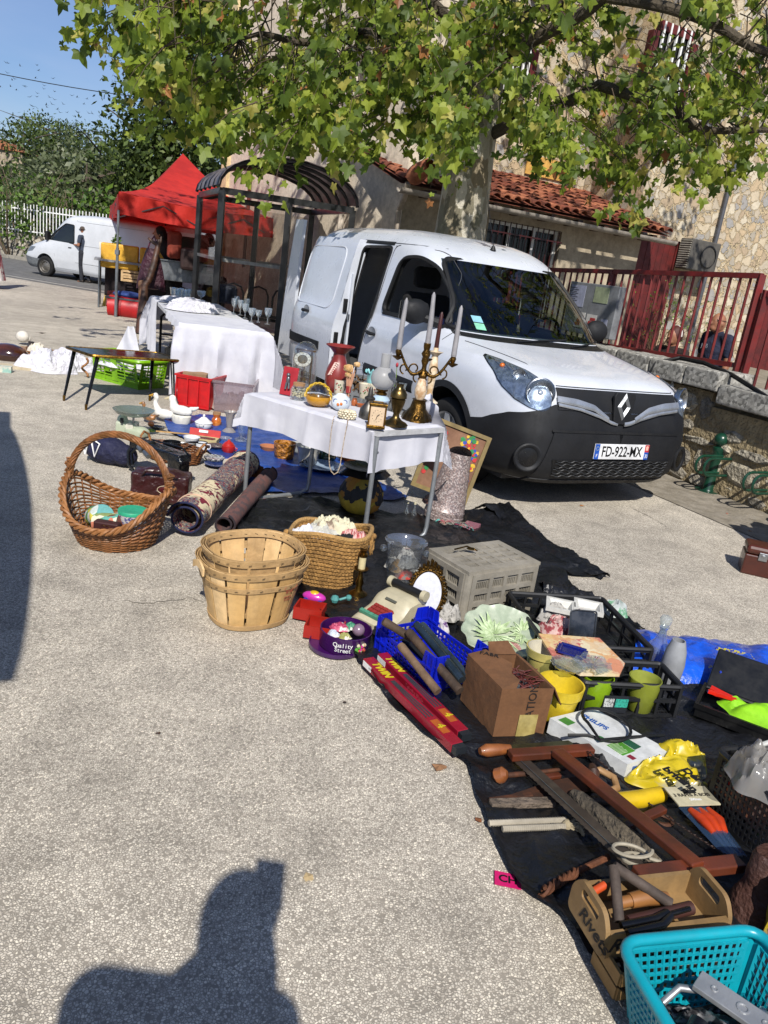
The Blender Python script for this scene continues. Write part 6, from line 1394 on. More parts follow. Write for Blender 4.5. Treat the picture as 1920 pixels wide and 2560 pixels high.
t=T('wire_stand','black wire stand with dried brown leaves behind the wooden roses','stand',P1_(893,985))
mb=MB()
for x in(-.025,.025):mb.tube([(x,0,0),(x,0,.17),(x*.3,0,.20)],.002,5)
for z_ in(.03,.07,.11,.15,.18):mb.bar((-.025,0,z_),(.025,0,z_),.002)
mb.build('wire',BLK,t);mb=MB();cards(mb,(0,0,.06),(.045,.035,.05),90,.03,rj);mb.build('dried_leaves',mat('5f4426',.8),t)
t=T('wooden_ladle','small turned wooden pot and ladle between the painted vase and the pewter lamp','ladle',P1_(893,1020))
MB().lathe([(.001,0),(.017,0),(.02,.02),(.013,.035),(.015,.042),(.012,.042)],(-.022,.01,0),16).lathe([(.001,.002),(.02,.0),(.03,.016),(.027,.017),(.001,.006)],(.018,-.012,0),18).bar((.03,-.01,.014),(.062,.0,.034),.006).build('bowl',mat('9a4f22',.4,coat=.3),t,smooth=True)
t=T('painted_vase','round white vase painted with blue scrolls and orange fruit','vase',P1_(849,1030));t.scale=(1.17,)*3
MB().lathe([(.001,0),(.024,0),(.042,.014),(.049,.038),(.043,.062),(.026,.074),(.023,.078),(.02,.074),(.001,.07)],n=28).build('body',mat('cfd8df',.3,coat=.4),t,smooth=True)
mb=MB()
for s_ in(-1,1):
 pts=[]
 for a in np.linspace(0,5.2,20):r_=.016*(1-a/7);pts.append((s_*(.024-r_*cos(a)),-.045+.012*abs(s_*(.024-r_*cos(a)))/.04,.045+r_*sin(a)))
 mb.tube(pts,.0016,5)
mb.build('blue_scroll',mat('27479a',.4),t);MB().sph((-.008,-.047,.034),.008,8,sc=(1,.3,1)).sph((.006,-.047,.038),.008,8,sc=(1,.3,1)).build('fruit_decor',mat('c9702a',.5),t,smooth=True)
t=T('shell_basket','little basket made of cream cowrie shells at the table edge','basket',P1_(866,1052))
mb=MB();rj=random.Random(4)
for j in range(4):
 for i in range(15):a=i*2*pi/15+j*.2;r_=.034+.005*sin(j*1.1);mb.sph((r_*cos(a)*1.2,r_*sin(a)*.8,.008+j*.011),.0085,8,sc=(1,.8,.8))
for i in range(18):a=rj.uniform(0,6.3);r_=sqrt(rj.random())*.03;mb.sph((r_*cos(a)*1.2,r_*sin(a)*.8,.045),.009,8,sc=(1,.8,.7))
mb.build('shells',mat('d9cfb4',.4,c2='b9ad92',ns=60),t,smooth=True)
o=lat('ruffled_vase','turquoise milk-glass vase with a ruffled rim behind the oil lamp','vase',925,985,[(.001,0),(.03,0),(.036,.02),(.033,.08),(.036,.12),(.046,.14),(.044,.14),(.032,.12),(.001,.11)],mat('7fb9bb',.3,coat=.4),48,wav=lambda r,h,a,i:(r*(1+(.12*sin(8*a)if i in(5,6)else 0)),h+(.012*cos(8*a)if i in(5,6)else 0)))
t=T('tulip','single artificial tulip with a red bud behind the oil lamp','flower',P1_(985,970));MB().tube([(0,0,0),(.005,0,.08),(.0,0,.14)],.0025,5).build('stem',mat('6d8a3a',.7),t);MB().sph((0,0,.155),.013,10,sc=(.8,.8,1.4)).build('bud',mat('a32a35',.5),t,smooth=True)
t=T('globe_oil_lamp','oil lamp with a frosted glass globe, tall chimney and pale blue font','lamp',P1_(948,1028));t.scale=(1.1,)*3
MB().lathe([(.001,0),(.042,0),(.045,.008),(.03,.018),(.03,.024),(.046,.04),(.05,.055),(.04,.07),(.022,.08),(.001,.08)],n=28).build('font',mat('a9c0d3',.15,coat=.8),t,smooth=True)
MB().lathe([(.022,.078),(.03,.082),(.03,.09),(.02,.098),(.033,.104),(.034,.112),(.03,.112)],n=24).cyl((0,0,.08),(0,0,.12),.02).build('burner',BRASS,t,auto=40)
MB().lathe([(.034,.112),(.06,.132),(.069,.165),(.062,.198),(.04,.222),(.028,.228)],n=30).build('globe',glass((.66,.66,.66),.35,.7,1.5,.62,(.60,.60,.60)),t,smooth=True)
MB().lathe([(.026,.225),(.026,.29),(.0275,.30)],n=24).build('chimney',glass((.7,.7,.7),.3,.7,1.5,.5,(.6,.6,.6)),t,smooth=True)
PEW=mat('6a6762',.35,.85,c2='504e4a',ns=20)
lat('pewter_lamp','dull pewter lamp base with a narrow neck in front of the blue font lamp','lamp',918,1050,[(.001,0),(.04,0),(.042,.01),(.038,.04),(.02,.065),(.014,.075),(.024,.085),(.024,.092),(.012,.10),(.009,.13),(.004,.14),(.001,.14)],PEW,sc=1.25)
t=T('carriage_clock','small brass carriage clock with wood sides at the front table edge','clock',P1_(937,1074),.12);t.scale=(1.28,)*3
MB().box((0,0,.006),(.075,.058,.012)).box((0,0,.098),(.075,.058,.01)).box((-.034,-.026,.05),(.005,.005,.09)).box((.034,-.026,.05),(.005,.005,.09)).build('frame',GOLD,t,bevel=.001)
MB().box((0,.003,.052),(.064,.046,.08)).build('case',mat('5f3218',.3,c2='40200f',ns=12,coat=.5),t)
d_=MB().box((0,-.022,.052),(.058,.004,.078)).build('dial',mat('d2b99a',.4),t)
mb=MB()
for i in range(12):a=i*pi/6;mb.sph((.02*cos(a),-.0245,.052+.024*sin(a)),.0018,5)
mb.bar((0,-.025,.052),(.009,-.025,.060),.0025).bar((0,-.025,.052),(-.004,-.025,.036),.002).build('hands',BLK,d_)
MB().tube([(-.02,0,.103),(-.02,0,.108),(.02,0,.108),(.02,0,.103)],.002,5).build('carry_handle',BRASS,t)
BR=[(.001,0),(.055,0),(.057,.006),(.048,.014),(.030,.022),(.016,.036),(.013,.05),(.020,.065),(.028,.09),(.033,.115),(.028,.118),(.036,.122),(.036,.14),(.026,.155),(.016,.165),(.016,.178),(.02,.18),(.001,.18)]
lat('brass_lamp_base','tall brass oil lamp base without chimney right of the carriage clock','lamp',986,1068,BR,mat('75603a',.28,.95,c2='4f4228',ns=15),32,sc=1.25)
o=lat('crystal_tumbler','cut crystal tumbler standing behind the brass lamp base','glass',1004,985,[(.001,.003),(.022,0),(.026,.05),(.028,.062),(.025,.062),(.021,.01),(.001,.008)],GLS,24,wav=lambda r,h,a,i:(r*(1+.05*(1 if sin(a*10+h*90)>0 else-1)),h))
t=T('candelabra','ornate gilt three-branched candelabra with a marble stem and tapering candles','candelabra',P1_(1040,1055));t.scale=(1.35,)*3
GD=mat('6e5226',.3,.95,c2='4a3618',ns=40,bump=.4,bs=180)
mb=MB();mb.lathe([(.001,0),(.062,0),(.060,.01),(.048,.03),(.034,.05),(.03,.07),(.026,.085),(.03,.09),(.001,.09)],n=32,wav=lambda r,h,a,i:(r*(1+(.14*sin(3*a)*(1-h/.09)+.05*sin(12*a))),h))
for i in range(3):a=i*2*pi/3+.5;mb.sph((.055*cos(a),.055*sin(a),.012),.017,8)
mb.build('foot',GD,t,auto=60)
MB().lathe([(.016,.088),(.024,.105),(.026,.13),(.018,.165),(.012,.175),(.012,.18)],n=24).build('marble_stem',mat('b08a62',.25,c2='d9c7ab',ns=25,coat=.5),t,smooth=True)
mb=MB().lathe([(.012,.178),(.02,.19),(.012,.20),(.009,.23),(.016,.25),(.012,.265),(.02,.28),(.012,.295),(.015,.31),(.015,.325),(.001,.325)],n=20)
rt=Vector((CR.x,CR.y,0)).normalized();bk=Vector((-rt.y,rt.x,0));SP=.115
for sdir in(rt,-rt,bk*.55+rt*.1):
 pts=[]
 for i in range(22):f_=i/21;pts.append(sdir*(SP*f_)+Vector((0,0,.215-.045*sin(pi*f_*1.15)+.055*f_)))
 mb.tube(pts,[.008-.003*i/21 for i in range(22)],7)
 for(f0,r_,sg_)in((.35,.022,1),(.7,.018,-1),(.2,.016,-1)):
  c0=sdir*(SP*f0)+Vector((0,0,.215-.045*sin(pi*f0*1.15)+.055*f0+sg_*r_));mb.tube([c0+sdir*(r_*(1-a/8)*cos(a))+Vector((0,0,r_*(1-a/8)*sin(a)*1.1))for a in np.linspace(-1.5,4.2,16)],.0035,5)
 e_=sdir*SP+Vector((0,0,.252));mb.lathe([(.003,-.012),(.022,.0),(.024,.004),(.008,.006),(.010,.012),(.013,.024),(.009,.034),(.012,.038),(.001,.038)],e_,16)
mb.build('arms',GD,t,auto=60)
CAN=mat('7f7d80',.5,c2='8c8a8c');
for i,sdir in enumerate((-rt,rt,Vector((0,0,0)))):
 e_=sdir*SP+Vector((0,0,.285 if i<2 else.322));MB().tube([e_,e_+Vector((0,0,.1)),e_+Vector((.004*(1-i),0,.195)),e_+Vector((.004*(1-i),0,.208))],[.0115,.0105,.008,.002],12).build('candle',CAN,t,smooth=True)
t=T('marble_candlestick','second candlestick of veined marble with a long brown candle behind the candelabra','candlestick',P1_(1058,1020)+Vector((.03,.13,0)));t.scale=(1.3,)*3
MB().lathe([(.001,0),(.045,0),(.05,.01),(.02,.03),(.014,.06),(.02,.12),(.024,.18),(.016,.24),(.03,.255),(.04,.26),(.012,.265),(.014,.28),(.001,.28)],n=24).build('stem',mat('b59468',.25,c2='d9c7ab',ns=22,coat=.5),t,smooth=True)
MB().tube([(0,0,.275),(0,0,.36),(.002,0,.44),(.002,0,.452)],[.0115,.0105,.0085,.003],12).build('candle',mat('3f1712',.4),t,smooth=True)
pts=[P1_(835,1050,.02)]+[V(x,y,TA-tvv*.05,TB-tvv*.05)for x,y in((832,1052),(829,1070),(827,1090),(825,1110),(823,1130),(823,1150),(824,1165),(828,1178),(835,1186),(844,1181),(850,1165),(853,1145),(857,1120),(861,1095),(866,1070),(870,1052))]+[P1_(868,1045,.02)]
mb=MB()
for a,b in zip(pts,pts[1:]):
 n_=max(1,int((b-a).length/.0068))
 for i in range(n_):mb.sph(a.lerp(b,i/n_)+Vector((0,0,0)),.0036,6)
tag(mb.build('bead_necklace',mat('d2c5b0',.3,c2='a58a6c',ns=90),smooth=True),'long string of cream shell beads dangling over the table front','necklace')
# ================================================= grey crate leaning by the van behind the table
def grey_crate(loc,rz,name,label,W=.6,Dp=.4,H=.27,m=None,rx=0.,nx=5,nz=3):
 m=m or mat('8c867a',.7,c2='7a7468',ns=4,bump=.1);t=T(name,label,'crate',loc,rz);t.rotation_euler=(rx,0,rz)
 b=.014
 def panel(o,u_,W_,nx_):
  mb=MB();v_=Vector((0,0,1));u_=Vector(u_);n_=u_.cross(v_);mb.lattice(o,u_,v_,W_,H,nx_,nz,.022,.022,border=.026)
  cw,ch=(W_-.052)/nx_,(H-.052)/nz
  for i in range(nx_):
   for j in range(nz):
    cx_=.026+cw*(i+.5);cz_=.026+ch*(j+.5);mb.box(Vector(o)+u_*cx_+v_*(cz_+ch*.33)-n_*.004,(cw,ch*.24,.006),R=Matrix((u_,v_,n_)).transposed())
    mb.box(Vector(o)+u_*cx_+v_*(cz_-ch*.40)-n_*.004,(cw,ch*.16,.006),R=Matrix((u_,v_,n_)).transposed())
    for k_ in range(8):mb.box(Vector(o)+u_*(cx_-cw/2+.010+cw*(k_+.0)/8*.98)+v_*(cz_-.03*ch)-n_*.0041,(.0036,ch*.62,.0055),R=Matrix((u_,v_,n_)).transposed())
  return mb
 panel((.02,-.0,0),(1,0,0),W-.04,nx).build('side',m,t);panel((W,.02,0),(0,1,0),Dp-.04,max(2,nx-2)).build('side',m,t)
 panel((W-.02,Dp,0),(-1,0,0),W-.04,nx).build('side',m,t);panel((0,Dp-.02,0),(0,-1,0),Dp-.04,max(2,nx-2)).build('side',m,t)
 for x,y in((.024,.024),(W-.024,.024),(W-.024,Dp-.024),(.024,Dp-.024)):MB().cyl((x,y,.001),(x,y,H-.001),.030,n=16).build('corner_post',m,t)
 return t,m
def slotplate(t,m,W,Dp,z,nx=5,ny=3,dirx=True):
 mb=MB();mb.lattice((.0,.0,z),(1,0,0),(0,1,0),W,Dp,nx,ny,.02,.016,border=.045)
 cw,cd=(W-.09)/nx,(Dp-.09)/ny
 for i in range(nx):
  for j in range(ny):
   cx_,cy_=.045+cw*(i+.5),.045+cd*(j+.5)
   for s_ in(-1,1):mb.box((cx_,cy_+s_*cd*.40,z-.001),(cw,cd*.2,.010))
   for k_ in range(8):mb.box((cx_-cw/2+cw*(k_+.5)/8,cy_,z-.002),(.006,cd*.7,.008))
 mb.build('base_grid',m,t)
gt_,gm_=grey_crate(G(826,1128),ang(G(826,1128),G(905,1142))+.0,'grey_crate','grey slotted plastic crate standing behind the ornament table by the van',.42,.3,.62-.0,nx=4,nz=6,m=mat('6c6e70',.6))
# ================================================= blue tarpaulin and black sheeting
def sheet(name,label,pts,m,z=.006,seed=0,amp=.008,fine=.012,res=.03,edge=.02,fr=5.):
 """crumpled sheet whose outline is a ground polygon"""
 P_=[G(x,y)for x,y in pts];xs=[p.x for p in P_];ys=[p.y for p in P_]
 x0,x1,y0,y1=min(xs),max(xs),min(ys),max(ys);nx_,ny_=int((x1-x0)/res)+1,int((y1-y0)/res)+1
 def inside(x,y):
  c=False;j=len(P_)-1
  for i in range(len(P_)):
   if(P_[i].y>y)!=(P_[j].y>y)and x<(P_[j].x-P_[i].x)*(y-P_[i].y)/(P_[j].y-P_[i].y)+P_[i].x:c=not c
   j=i
  return c
 def dist(x,y):
  d=9.;q=(0,0)
  for i in range(len(P_)):
   a,b=P_[i-1],P_[i];ex,ey=b.x-a.x,b.y-a.y;L=ex*ex+ey*ey
   t_=max(0,min(1,((x-a.x)*ex+(y-a.y)*ey)/L))if L else 0;px_,py_=a.x+ex*t_,a.y+ey*t_;dd_=sqrt((x-px_)**2+(y-py_)**2)
   if dd_<d:d=dd_;q=(px_,py_)
  return d,q
 off=Vector((seed*5.1,seed*2.3,0));V_={};vs=[];fs=[]
 def hz(x,y,d):
  q=Vector((x,y,0))*fr+off;w_=Vector((NZ.noise(q*.6),NZ.noise(q*.6+Vector((7,3,0))),0))
  r1=1-abs(NZ.noise(q+w_*1.5))*2.5;r2=1-abs(NZ.noise(q*2.3+w_*3))*2.5;r3=1-abs(NZ.noise(q*5.2+w_*5))*2.5
  return z+max(0,amp*r1*1.0+fine*.55*r2+fine*.3*r3)+edge*max(0,1-d/.05)*(.4+.6*abs(NZ.noise(q*1.5)))
 def vid(i,j):
  if(i,j)in V_:return V_[(i,j)]
  x,y=x0+i*res,y0+j*res;ins=inside(x,y);d,q=dist(x,y)
  if not ins:
   if d>res*1.3:V_[(i,j)]=None;return None
   x,y=q;d=0
  V_[(i,j)]=len(vs);vs.append((x,y,hz(x,y,d)));return V_[(i,j)]
 for i in range(nx_+1):
  for j in range(ny_+1):
   q=[vid(i,j),vid(i+1,j),vid(i+1,j+1),vid(i,j+1)]
   cx_,cy_=x0+(i+.5)*res,y0+(j+.5)*res
   if None in q or not(inside(cx_,cy_)or dist(cx_,cy_)[0]<res*.4):continue
   fs.append(tuple(q))
 return tag(MB().add(vs,fs).build(name,m,smooth=True),label,'tarpaulin')
BT=mat('14428f',.38,c2='0f3576',ns=4,bump=.3,bs=60,spec=.6);KT=mat('0d0e10',.34,c2='16171b',ns=5,bump=.3,bs=26,spec=.5)
sheet('blue_tarpaulin','bright blue woven tarpaulin spread under the ornament table and crockery',[(408,1052),(520,1040),(650,1062),(700,1080),(860,1160),(940,1205),(1020,1248),(985,1258),(880,1240),(760,1240),(640,1236),(600,1200),(500,1120),(420,1082)],BT,.010,3,.01,.008,.03,.008)
sheet('black_sheeting','black plastic sheeting under the straw basket and the right half of the wares',[(585,1296),(640,1264),(720,1250),(850,1262),(930,1276),(1010,1296),(1150,1290),(1210,1282),(1270,1270),(1330,1330),(1400,1376),(1524,1452),(1410,1442),(1440,1480),(1480,1500),(1600,1590),(1760,1640),(1980,1720),(1990,2620),(1610,2640),(1560,2540),(1480,2420),(1420,2330),(1300,2250),(1240,2130),(1190,2010),(1170,1930),(1060,1850),(980,1770),(920,1700),(880,1650),(820,1560),(720,1480),(640,1410),(600,1350)],KT,.006,8,.022,.013,.022,.02,4.2)
for i,(pts,w_,lb)in enumerate([([(1215,1290),(1262,1276),(1300,1320),(1360,1370),(1400,1400),(1515,1450)],.05,'upstanding black plastic fold pointing at the van'),([(1350,1480),(1420,1490),(1500,1520),(1600,1585)],.045,'rumpled black plastic fold behind the white trays')]):
 q=[G(x,y)for x,y in pts];
 def ff(a,b,q=q,i=i):
  f_=a*(len(q)-1);k_=min(int(f_),len(q)-2);c_=q[k_].lerp(q[k_+1],f_-k_);tt_=(q[k_+1]-q[k_]).normalized();n_=Vector((-tt_.y,tt_.x,0))
  h_=NZ.noise(Vector((a*9+i*5,b*2,0)))
  return c_+n_*((b-.5)*.22*(1-a*.6))+Vector((0,0,.012+w_*sin(pi*b)*(1-a*.5)*(1+.8*h_)+.018*NZ.noise(Vector((a*30,b*6,i)))))
 w_=w_;tag(MB().grid(ff,46,12).build('sheeting_fold',KT,smooth=True),lb,'plastic sheet')
def L0(name,label,cat,px,py,prof,m,n=28,z=.014,sc=1.,grp=None,wav=None,auto=50,rz=0.):
 o=MB().lathe([(r*sc,h*sc)for r,h in prof],n=n,wav=wav).build(name,m,loc=G(px,py)+Vector((0,0,z)),auto=auto);o.rotation_euler=(0,0,rz);return tag(o,label,cat,grp)
L0('mustard_pot','mustard yellow ceramic pot moulded with branches under the table','pot',709,1150,[(.001,0),(.065,0),(.075,.02),(.085,.11),(.088,.125),(.08,.125),(.065,.02),(.001,.015)],mat('a86c14',.3,c2='8e5a10',ns=14,bump=.6,bs=25,coat=.5),32)
t=T('ceramic_jug','large cream ceramic cachepot with a fluted rim and dark brushwork','pot',G(766,1170)+Vector((0,0,.014)))
MB().lathe([(.001,0),(.058,0),(.07,.05),(.078,.12),(.09,.15),(.098,.158),(.09,.16),(.068,.12),(.001,.03)],n=36,wav=lambda r,h,a,i:(r*(1+(.05*sin(9*a)if i in(4,5,6)else 0)),h)).build('body',mat('c2bdb0',.25,c2='9d9a90',ns=9,coat=.5),t,smooth=True)
MB().tube([(.015*cos(a)-.01,-.070,.045+.02*sin(a))for a in np.linspace(0,5.5,14)],.004,5).tube([(-.05,-.05,.03),(-.03,-.066,.05),(-.02,-.07,.04)],.004,5).build('brush_motif',BLK,t)
L0('green_vase','dark green ribbed glass bottle vase under the table','vase',815,1160,[(.001,0),(.055,0),(.072,.04),(.066,.09),(.04,.13),(.02,.17),(.016,.25),(.024,.27),(.02,.27)],mat('123d22',.15,c2='0c2b18',ns=8,coat=.8),30,wav=lambda r,h,a,i:(r*(1+.03*sin(16*a)),h))
L0('terracotta_bowl','wide orange terracotta bowl under the table','bowl',868,1155,[(.001,0),(.06,0),(.095,.07),(.098,.075),(.09,.07),(.055,.012),(.001,.01)],mat('9c5a22',.5,c2='86491a',ns=8),32)
t=T('decorated_plate','large pale blue plate with a patterned rim lying under the table','plate',G(806,1178)+Vector((0,0,.02)))
MB().lathe([(.001,.004),(.10,.004),(.155,.028),(.158,.03),(.15,.032),(.10,.012),(.001,.010)],n=40).build('dish',mat('8b9cb0',.25,coat=.5),t,smooth=True)
mb=MB()
for i in range(40):a=i*2*pi/40;mb.sph((.135*cos(a),.135*sin(a),.0255),.006,6,sc=(1,1,.3))
mb.build('rim_pattern',mat('4a4a5c',.4),t)
L0('side_plate','smaller white plate beside the patterned blue plate','plate',868,1188,[(.001,.004),(.07,.004),(.11,.02),(.108,.022),(.07,.010),(.001,.008)],mat('9fb0c2',.25,coat=.5),32)
L0('clay_dish','terracotta dish peeping out under the hanging cloth at the left table leg','dish',672,1128,[(.001,0),(.06,0),(.075,.03),(.07,.03),(.05,.01),(.001,.01)],mat('a86b48',.6),24)
tag(MB().box((0,0,.05),(.16,.1,.09),rz=.3).build('white_box',mat('b9b8b4',.4),loc=G(738,1135)),'white metal box behind the mustard pot','box')
t=T('fabric_jar','bulbous jar dressed in yellow and black gathered fabric with a dark dish on top','jar',G(897,1280)+Vector((0,0,.012)))
FJ=[(.001,.0),(.09,.0),(.12,.03),(.14,.08),(.135,.14),(.11,.19),(.085,.215),(.08,.225),(.11,.25),(.115,.262),(.07,.24)]
MB().lathe(FJ,n=60,wav=lambda r,h,a,i:(r*(1+.035*sin(16*a+h*10)*(1 if i>1 else 0)+(.10*sin(9*a)if i>=8 else 0)),h)).build('skirt',voro(['8a6a10','0d0c0c','9c5a0c','b08a14','0d0c0c'],9,warp=.3,r=.7,bump=.2),t,smooth=True)
MB().lathe([(.001,.262),(.09,.262),(.125,.28),(.135,.292),(.12,.286),(.08,.272),(.001,.27)],n=40).lathe([(.12,.285),(.15,.262),(.165,.25),(.15,.255)],n=40,wav=lambda r,h,a,i:(r*(1+.05*sin(7*a)),h)).build('top_dish',mat('111214',.25),t,smooth=True)
fA,fB,fC,fD_=G(1026,1210),G(1160,1262),None,None
oo_=Vector((0,0,CAMH));Q_=G(1163,1266)+Vector((-.01,-.03,0));nP=Vector((.10,-1,.20)).normalized()
onP=lambda x,y:oo_+ray(x,y)*((Q_-oo_).dot(nP)/ray(x,y).dot(nP))
q0=onP(1026,1212);uu=onP(1163,1264)-q0;fw=uu.length*1.0;uu.normalize();up_=(onP(1122,1067)-q0+onP(1266,1105)-onP(1163,1264))/2;fh=up_.length;up_.normalize()
t=T('framed_puzzle','wood-framed child\'s map collage of red, blue, green and yellow pieces against the bumper','picture',q0)
Mf=frame((0,0,0),uu,up_)
FW=mat('7d6a3a',.5,c2='6a5930',ns=8)
mb=MB();b=.028
for(x0,y0,x1,y1)in((0,0,fw,b),(0,fh-b,fw,fh),(0,b,b,fh-b),(fw-b,b,fw,fh-b)):mb.prism([(x0,y0),(x1,y0),(x1,y1),(x0,y1)],-.02,.012,Mf)
mb.build('frame',FW,t);bk_=MB().prism([(b,b),(fw-b,b),(fw-b,fh-b),(b,fh-b)],-.014,-.002,Mf).build('backing',mat('7b5a44',.8,c2='6a4a38',ns=5),t)
rj=random.Random(12);PC=[mat('b3221f',.6),mat('1f3f9c',.6),mat('1e7a3c',.6),mat('c9a21e',.6)];mb=[MB()for _ in range(4)]
for i in range(190):
 x=rj.uniform(.42,.92)*fw;y=rj.uniform(.10,.93)*fh;
 if x>fw-b-.02 or abs(x-.68*fw)>.28*fw*(1-abs(y/fh-.5)/.62):continue
 k_=rj.randint(0,3);n_=7;r_=rj.uniform(.011,.019);mb[k_].prism([(x+r_*cos(j*.9)*rj.uniform(.7,1.2),y+r_*sin(j*.9)*rj.uniform(.7,1.2))for j in range(n_)],-.002,.0005+.0004*i/30,Mf)
for(x,y,k_)in((.055,fh*.76,2),(.07,fh*.77,1),(.062,fh*.73,3),(.05,fh*.74,1),(.10,fh*.84,0),(.05,fh*.24,0),(.06,fh*.30,2)):
 mb[k_].prism([(x+.016*cos(j*.9),y+.016*sin(j*.9))for j in range(7)],-.002,.002+.0003*k_,Mf)
for k_ in range(4):mb[k_].build('map_pieces',PC[k_],bk_)['kind']='stuff'
cb=G(1106,1300);q=(cb-Vector((0,0,CAMH))).dot(_f);t=T('milk_churn','leaning conical churn with a pink-grey speckled glitter coat and wire handle','churn',cb+Vector((0,0,.012)));t.scale=(1.1,)*3
GLIT=voro(['5f4f4c','77645f','4c403e','9a8680','685855','84685f','b8a8a0'],170,r=.35,bump=.4,m=.2)
lean=Vector((.10,.06,1)).normalized()
MB().lathe([(.001,.002),(.115,.0),(.118,.03),(.114,.034),(.117,.06),(.113,.065),(.105,.14),(.090,.25),(.074,.36),(.068,.40)],n=40,ax=tuple(lean)).build('body',GLIT,t,smooth=True)
MB().lathe([(.068,.40),(.02,.43),(.001,.435)],n=40,ax=tuple(lean),wav=lambda r,h,a,i:(r,h+.05*cos(a)*(r/.07))).build('lid',GLIT,t,smooth=True)
MB().tube([(-.02,-.075,.25),(-.06,-.11,.20),(-.10,-.115,.17),(-.12,-.10,.14)],[.003,.003,.006,.012],6).build('wire_handle',mat('1c1416',.4),t,smooth=True)
MB().box((-.115,-.03,.10),(.03,.05,.02),rz=.3).build('hinge',mat('5a3a34',.5),t)
t=T('cruet_set','small oil and vinegar cruet set in a wire holder under the table edge','cruet',G(1022,1298)+Vector((0,0,.014)))
MB().lathe([(.001,0),(.05,0),(.052,.012),(.05,.012),(.001,.004)],n=24).tube([(0,.0,.01),(-.04,.02,.08),(-.035,.02,.14),(0,.02,.17),(.035,.02,.13)],.003,6).build('holder',STEEL,t,smooth=True)
for x in(-.022,.026):
 g_=MB().lathe([(.001,.012),(.02,.012),(.021,.03),(.008,.06),(.007,.09),(.009,.093)],(x,0,0),18).build('bottle',GLS,t,smooth=True);MB().lathe([(.001,.09),(.009,.09),(.009,.105),(.001,.108)],(x,0,0),12).build('stopper',mat('bdb59a',.5),g_)
t=T('jewellery_heap','tangled heap of colourful bead jewellery with a pink plastic box on the black sheet','jewellery',G(1135,1322)+Vector((0,0,.02)))
rj=random.Random(5);mbs=[MB()for _ in range(5)]
for i in range(26):
 c_=Vector((rj.uniform(-.09,.09),rj.uniform(-.045,.045),rj.uniform(.003,.02)));r_=rj.uniform(.012,.03);ph_=rj.uniform(0,6);mb=mbs[i%5]
 for j in range(22):a=j*.3;mb.sph(c_+Vector((r_*cos(a)*1.3,r_*sin(a+ph_)*.8,.006*sin(a*2+ph_))),.0034,5)
for mb,c_ in zip(mbs,('8d8478','5aa39a','a33a5a','3c3c40','b98a7a')):mb.build('beads',mat(c_,.3),t)
MB().box((.115,.02,.014),(.09,.045,.03),rz=-.35).build('pink_box',glass((.85,.55,.62),.05,1.,1.5,.35,(.7,.35,.42)),t)
MB().tube([(-.12,.03,.0),(-.10,.03,.02),(-.13,.05,.02),(-.09,.02,.012)],.006,6).build('turquoise_clip',mat('5fb0a8',.4),t)
t=T('glass_bowl_stand','wide shallow dimpled grey-green glass bowl on a chrome stem, above the scale','bowl',G(332,1090)+Vector((0,0,.01)))
zz=.145
MB().lathe([(.001,zz),(.06,zz+.003),(.125,zz+.022),(.152,zz+.052),(.156,zz+.055),(.148,zz+.052),(.12,zz+.028),(.001,zz+.008)],n=48,wav=lambda r,h,a,i:(r*(1+.012*sin(22*a)),h)).build('glass_bowl',glass((.45,.52,.50),.12,1.,1.7,.35,(.30,.36,.34)),t,smooth=True)
MB().cyl((0,0,.0),(0,0,zz),.008).lathe([(.001,.0),(.04,.0),(.042,.006),(.012,.02)],n=20).build('chrome_stem',CHR,t,smooth=True)
SCG=mat('a9b09c',.4,c2='9aa28c',ns=6,coat=.2)
t=T('kitchen_scale','pale green enamelled kitchen scale under the glass bowl','scale',G(318,1085)+Vector((.0,0,.008)))
o=MB().box((0,0,.05),(.15,.12,.09)).box((.10,-.05,.03),(.16,.10,.05),rz=-.3).sph((.12,-.05,.05),.05,14,sc=(1.2,1,.6)).sph((-.04,0,.10),.045,12,sc=(1,.8,1)).build('body',SCG,t);remesh(o,.008,6)
MB().cyl((.04,-.06,.07),(.04,-.075,.07),.03,n=20).build('dial',mat('c9c7b8',.4),t);MB().box((-.02,-.07,.11),(.02,.02,.04)).build('platform_arm',BLK,t)
def goose(name,label,px,py,sc,rz,neck=True,mlt=None,base=0.):
 t=T(name,label,'goose figurine',G(px,py)+Vector((0,0,.012+base)),rz);t.scale=(sc,)*3
 m_=mlt or mat('dcdad2',.22,coat=.6)
 mb=MB().sph((0,0,.055),.055,20,sc=(1.6,.85,.75)).sph((.09,0,.085),.02,12,sc=(1.8,.8,.8)).cyl((.1,0,.085),(.14,0,.105),.018,.006)
 if neck:caps(mb,{},[((-.06,0,.08),(-.085,0,.13),.03,.019),((-.085,0,.13),(-.075,0,.175),.019,.016),((-.075,0,.175),(-.085,0,.195),.02,.022)])
 else:caps(mb,{},[((-.06,0,.07),(-.075,0,.12),.035,.024),((-.075,0,.12),(-.08,0,.135),.027,.028)])
 remesh(mb.build('body',m_,t),.006,4)
 hz_=.195 if neck else.135
 MB().tube([(-.10,0,hz_),(-.125,0,hz_-.008),(-.145,0,hz_-.012)],[.014,.009,.003],8).build('beak',mat('c9962a' if neck else 'd9c9a0',.4),t,smooth=True)
 for s_ in(-1,1):MB().sph((-.093,s_*.018,hz_+.006),.0035,6).build('eye',BLK,t)
 return t
g_=goose('goose_dish','tall white china goose with a yellow beak on the blue tarpaulin',410,1055,1.05,radians(-12))
g_=goose('duck_tureen','white duck-shaped tureen on a basket-weave base',452,1062,1.15,radians(-14),False,None,.045)
MB().lathe([(.001,-.045),(.06,-.045),(.072,-.02),(.078,.022),(.07,.03)],n=40,sy=.72,wav=lambda r,h,a,i:(r*(1+.025*sin(14*a+i*3)),h)).build('basket_base',mat('d8d5c8',.3,coat=.4),g_,smooth=True)
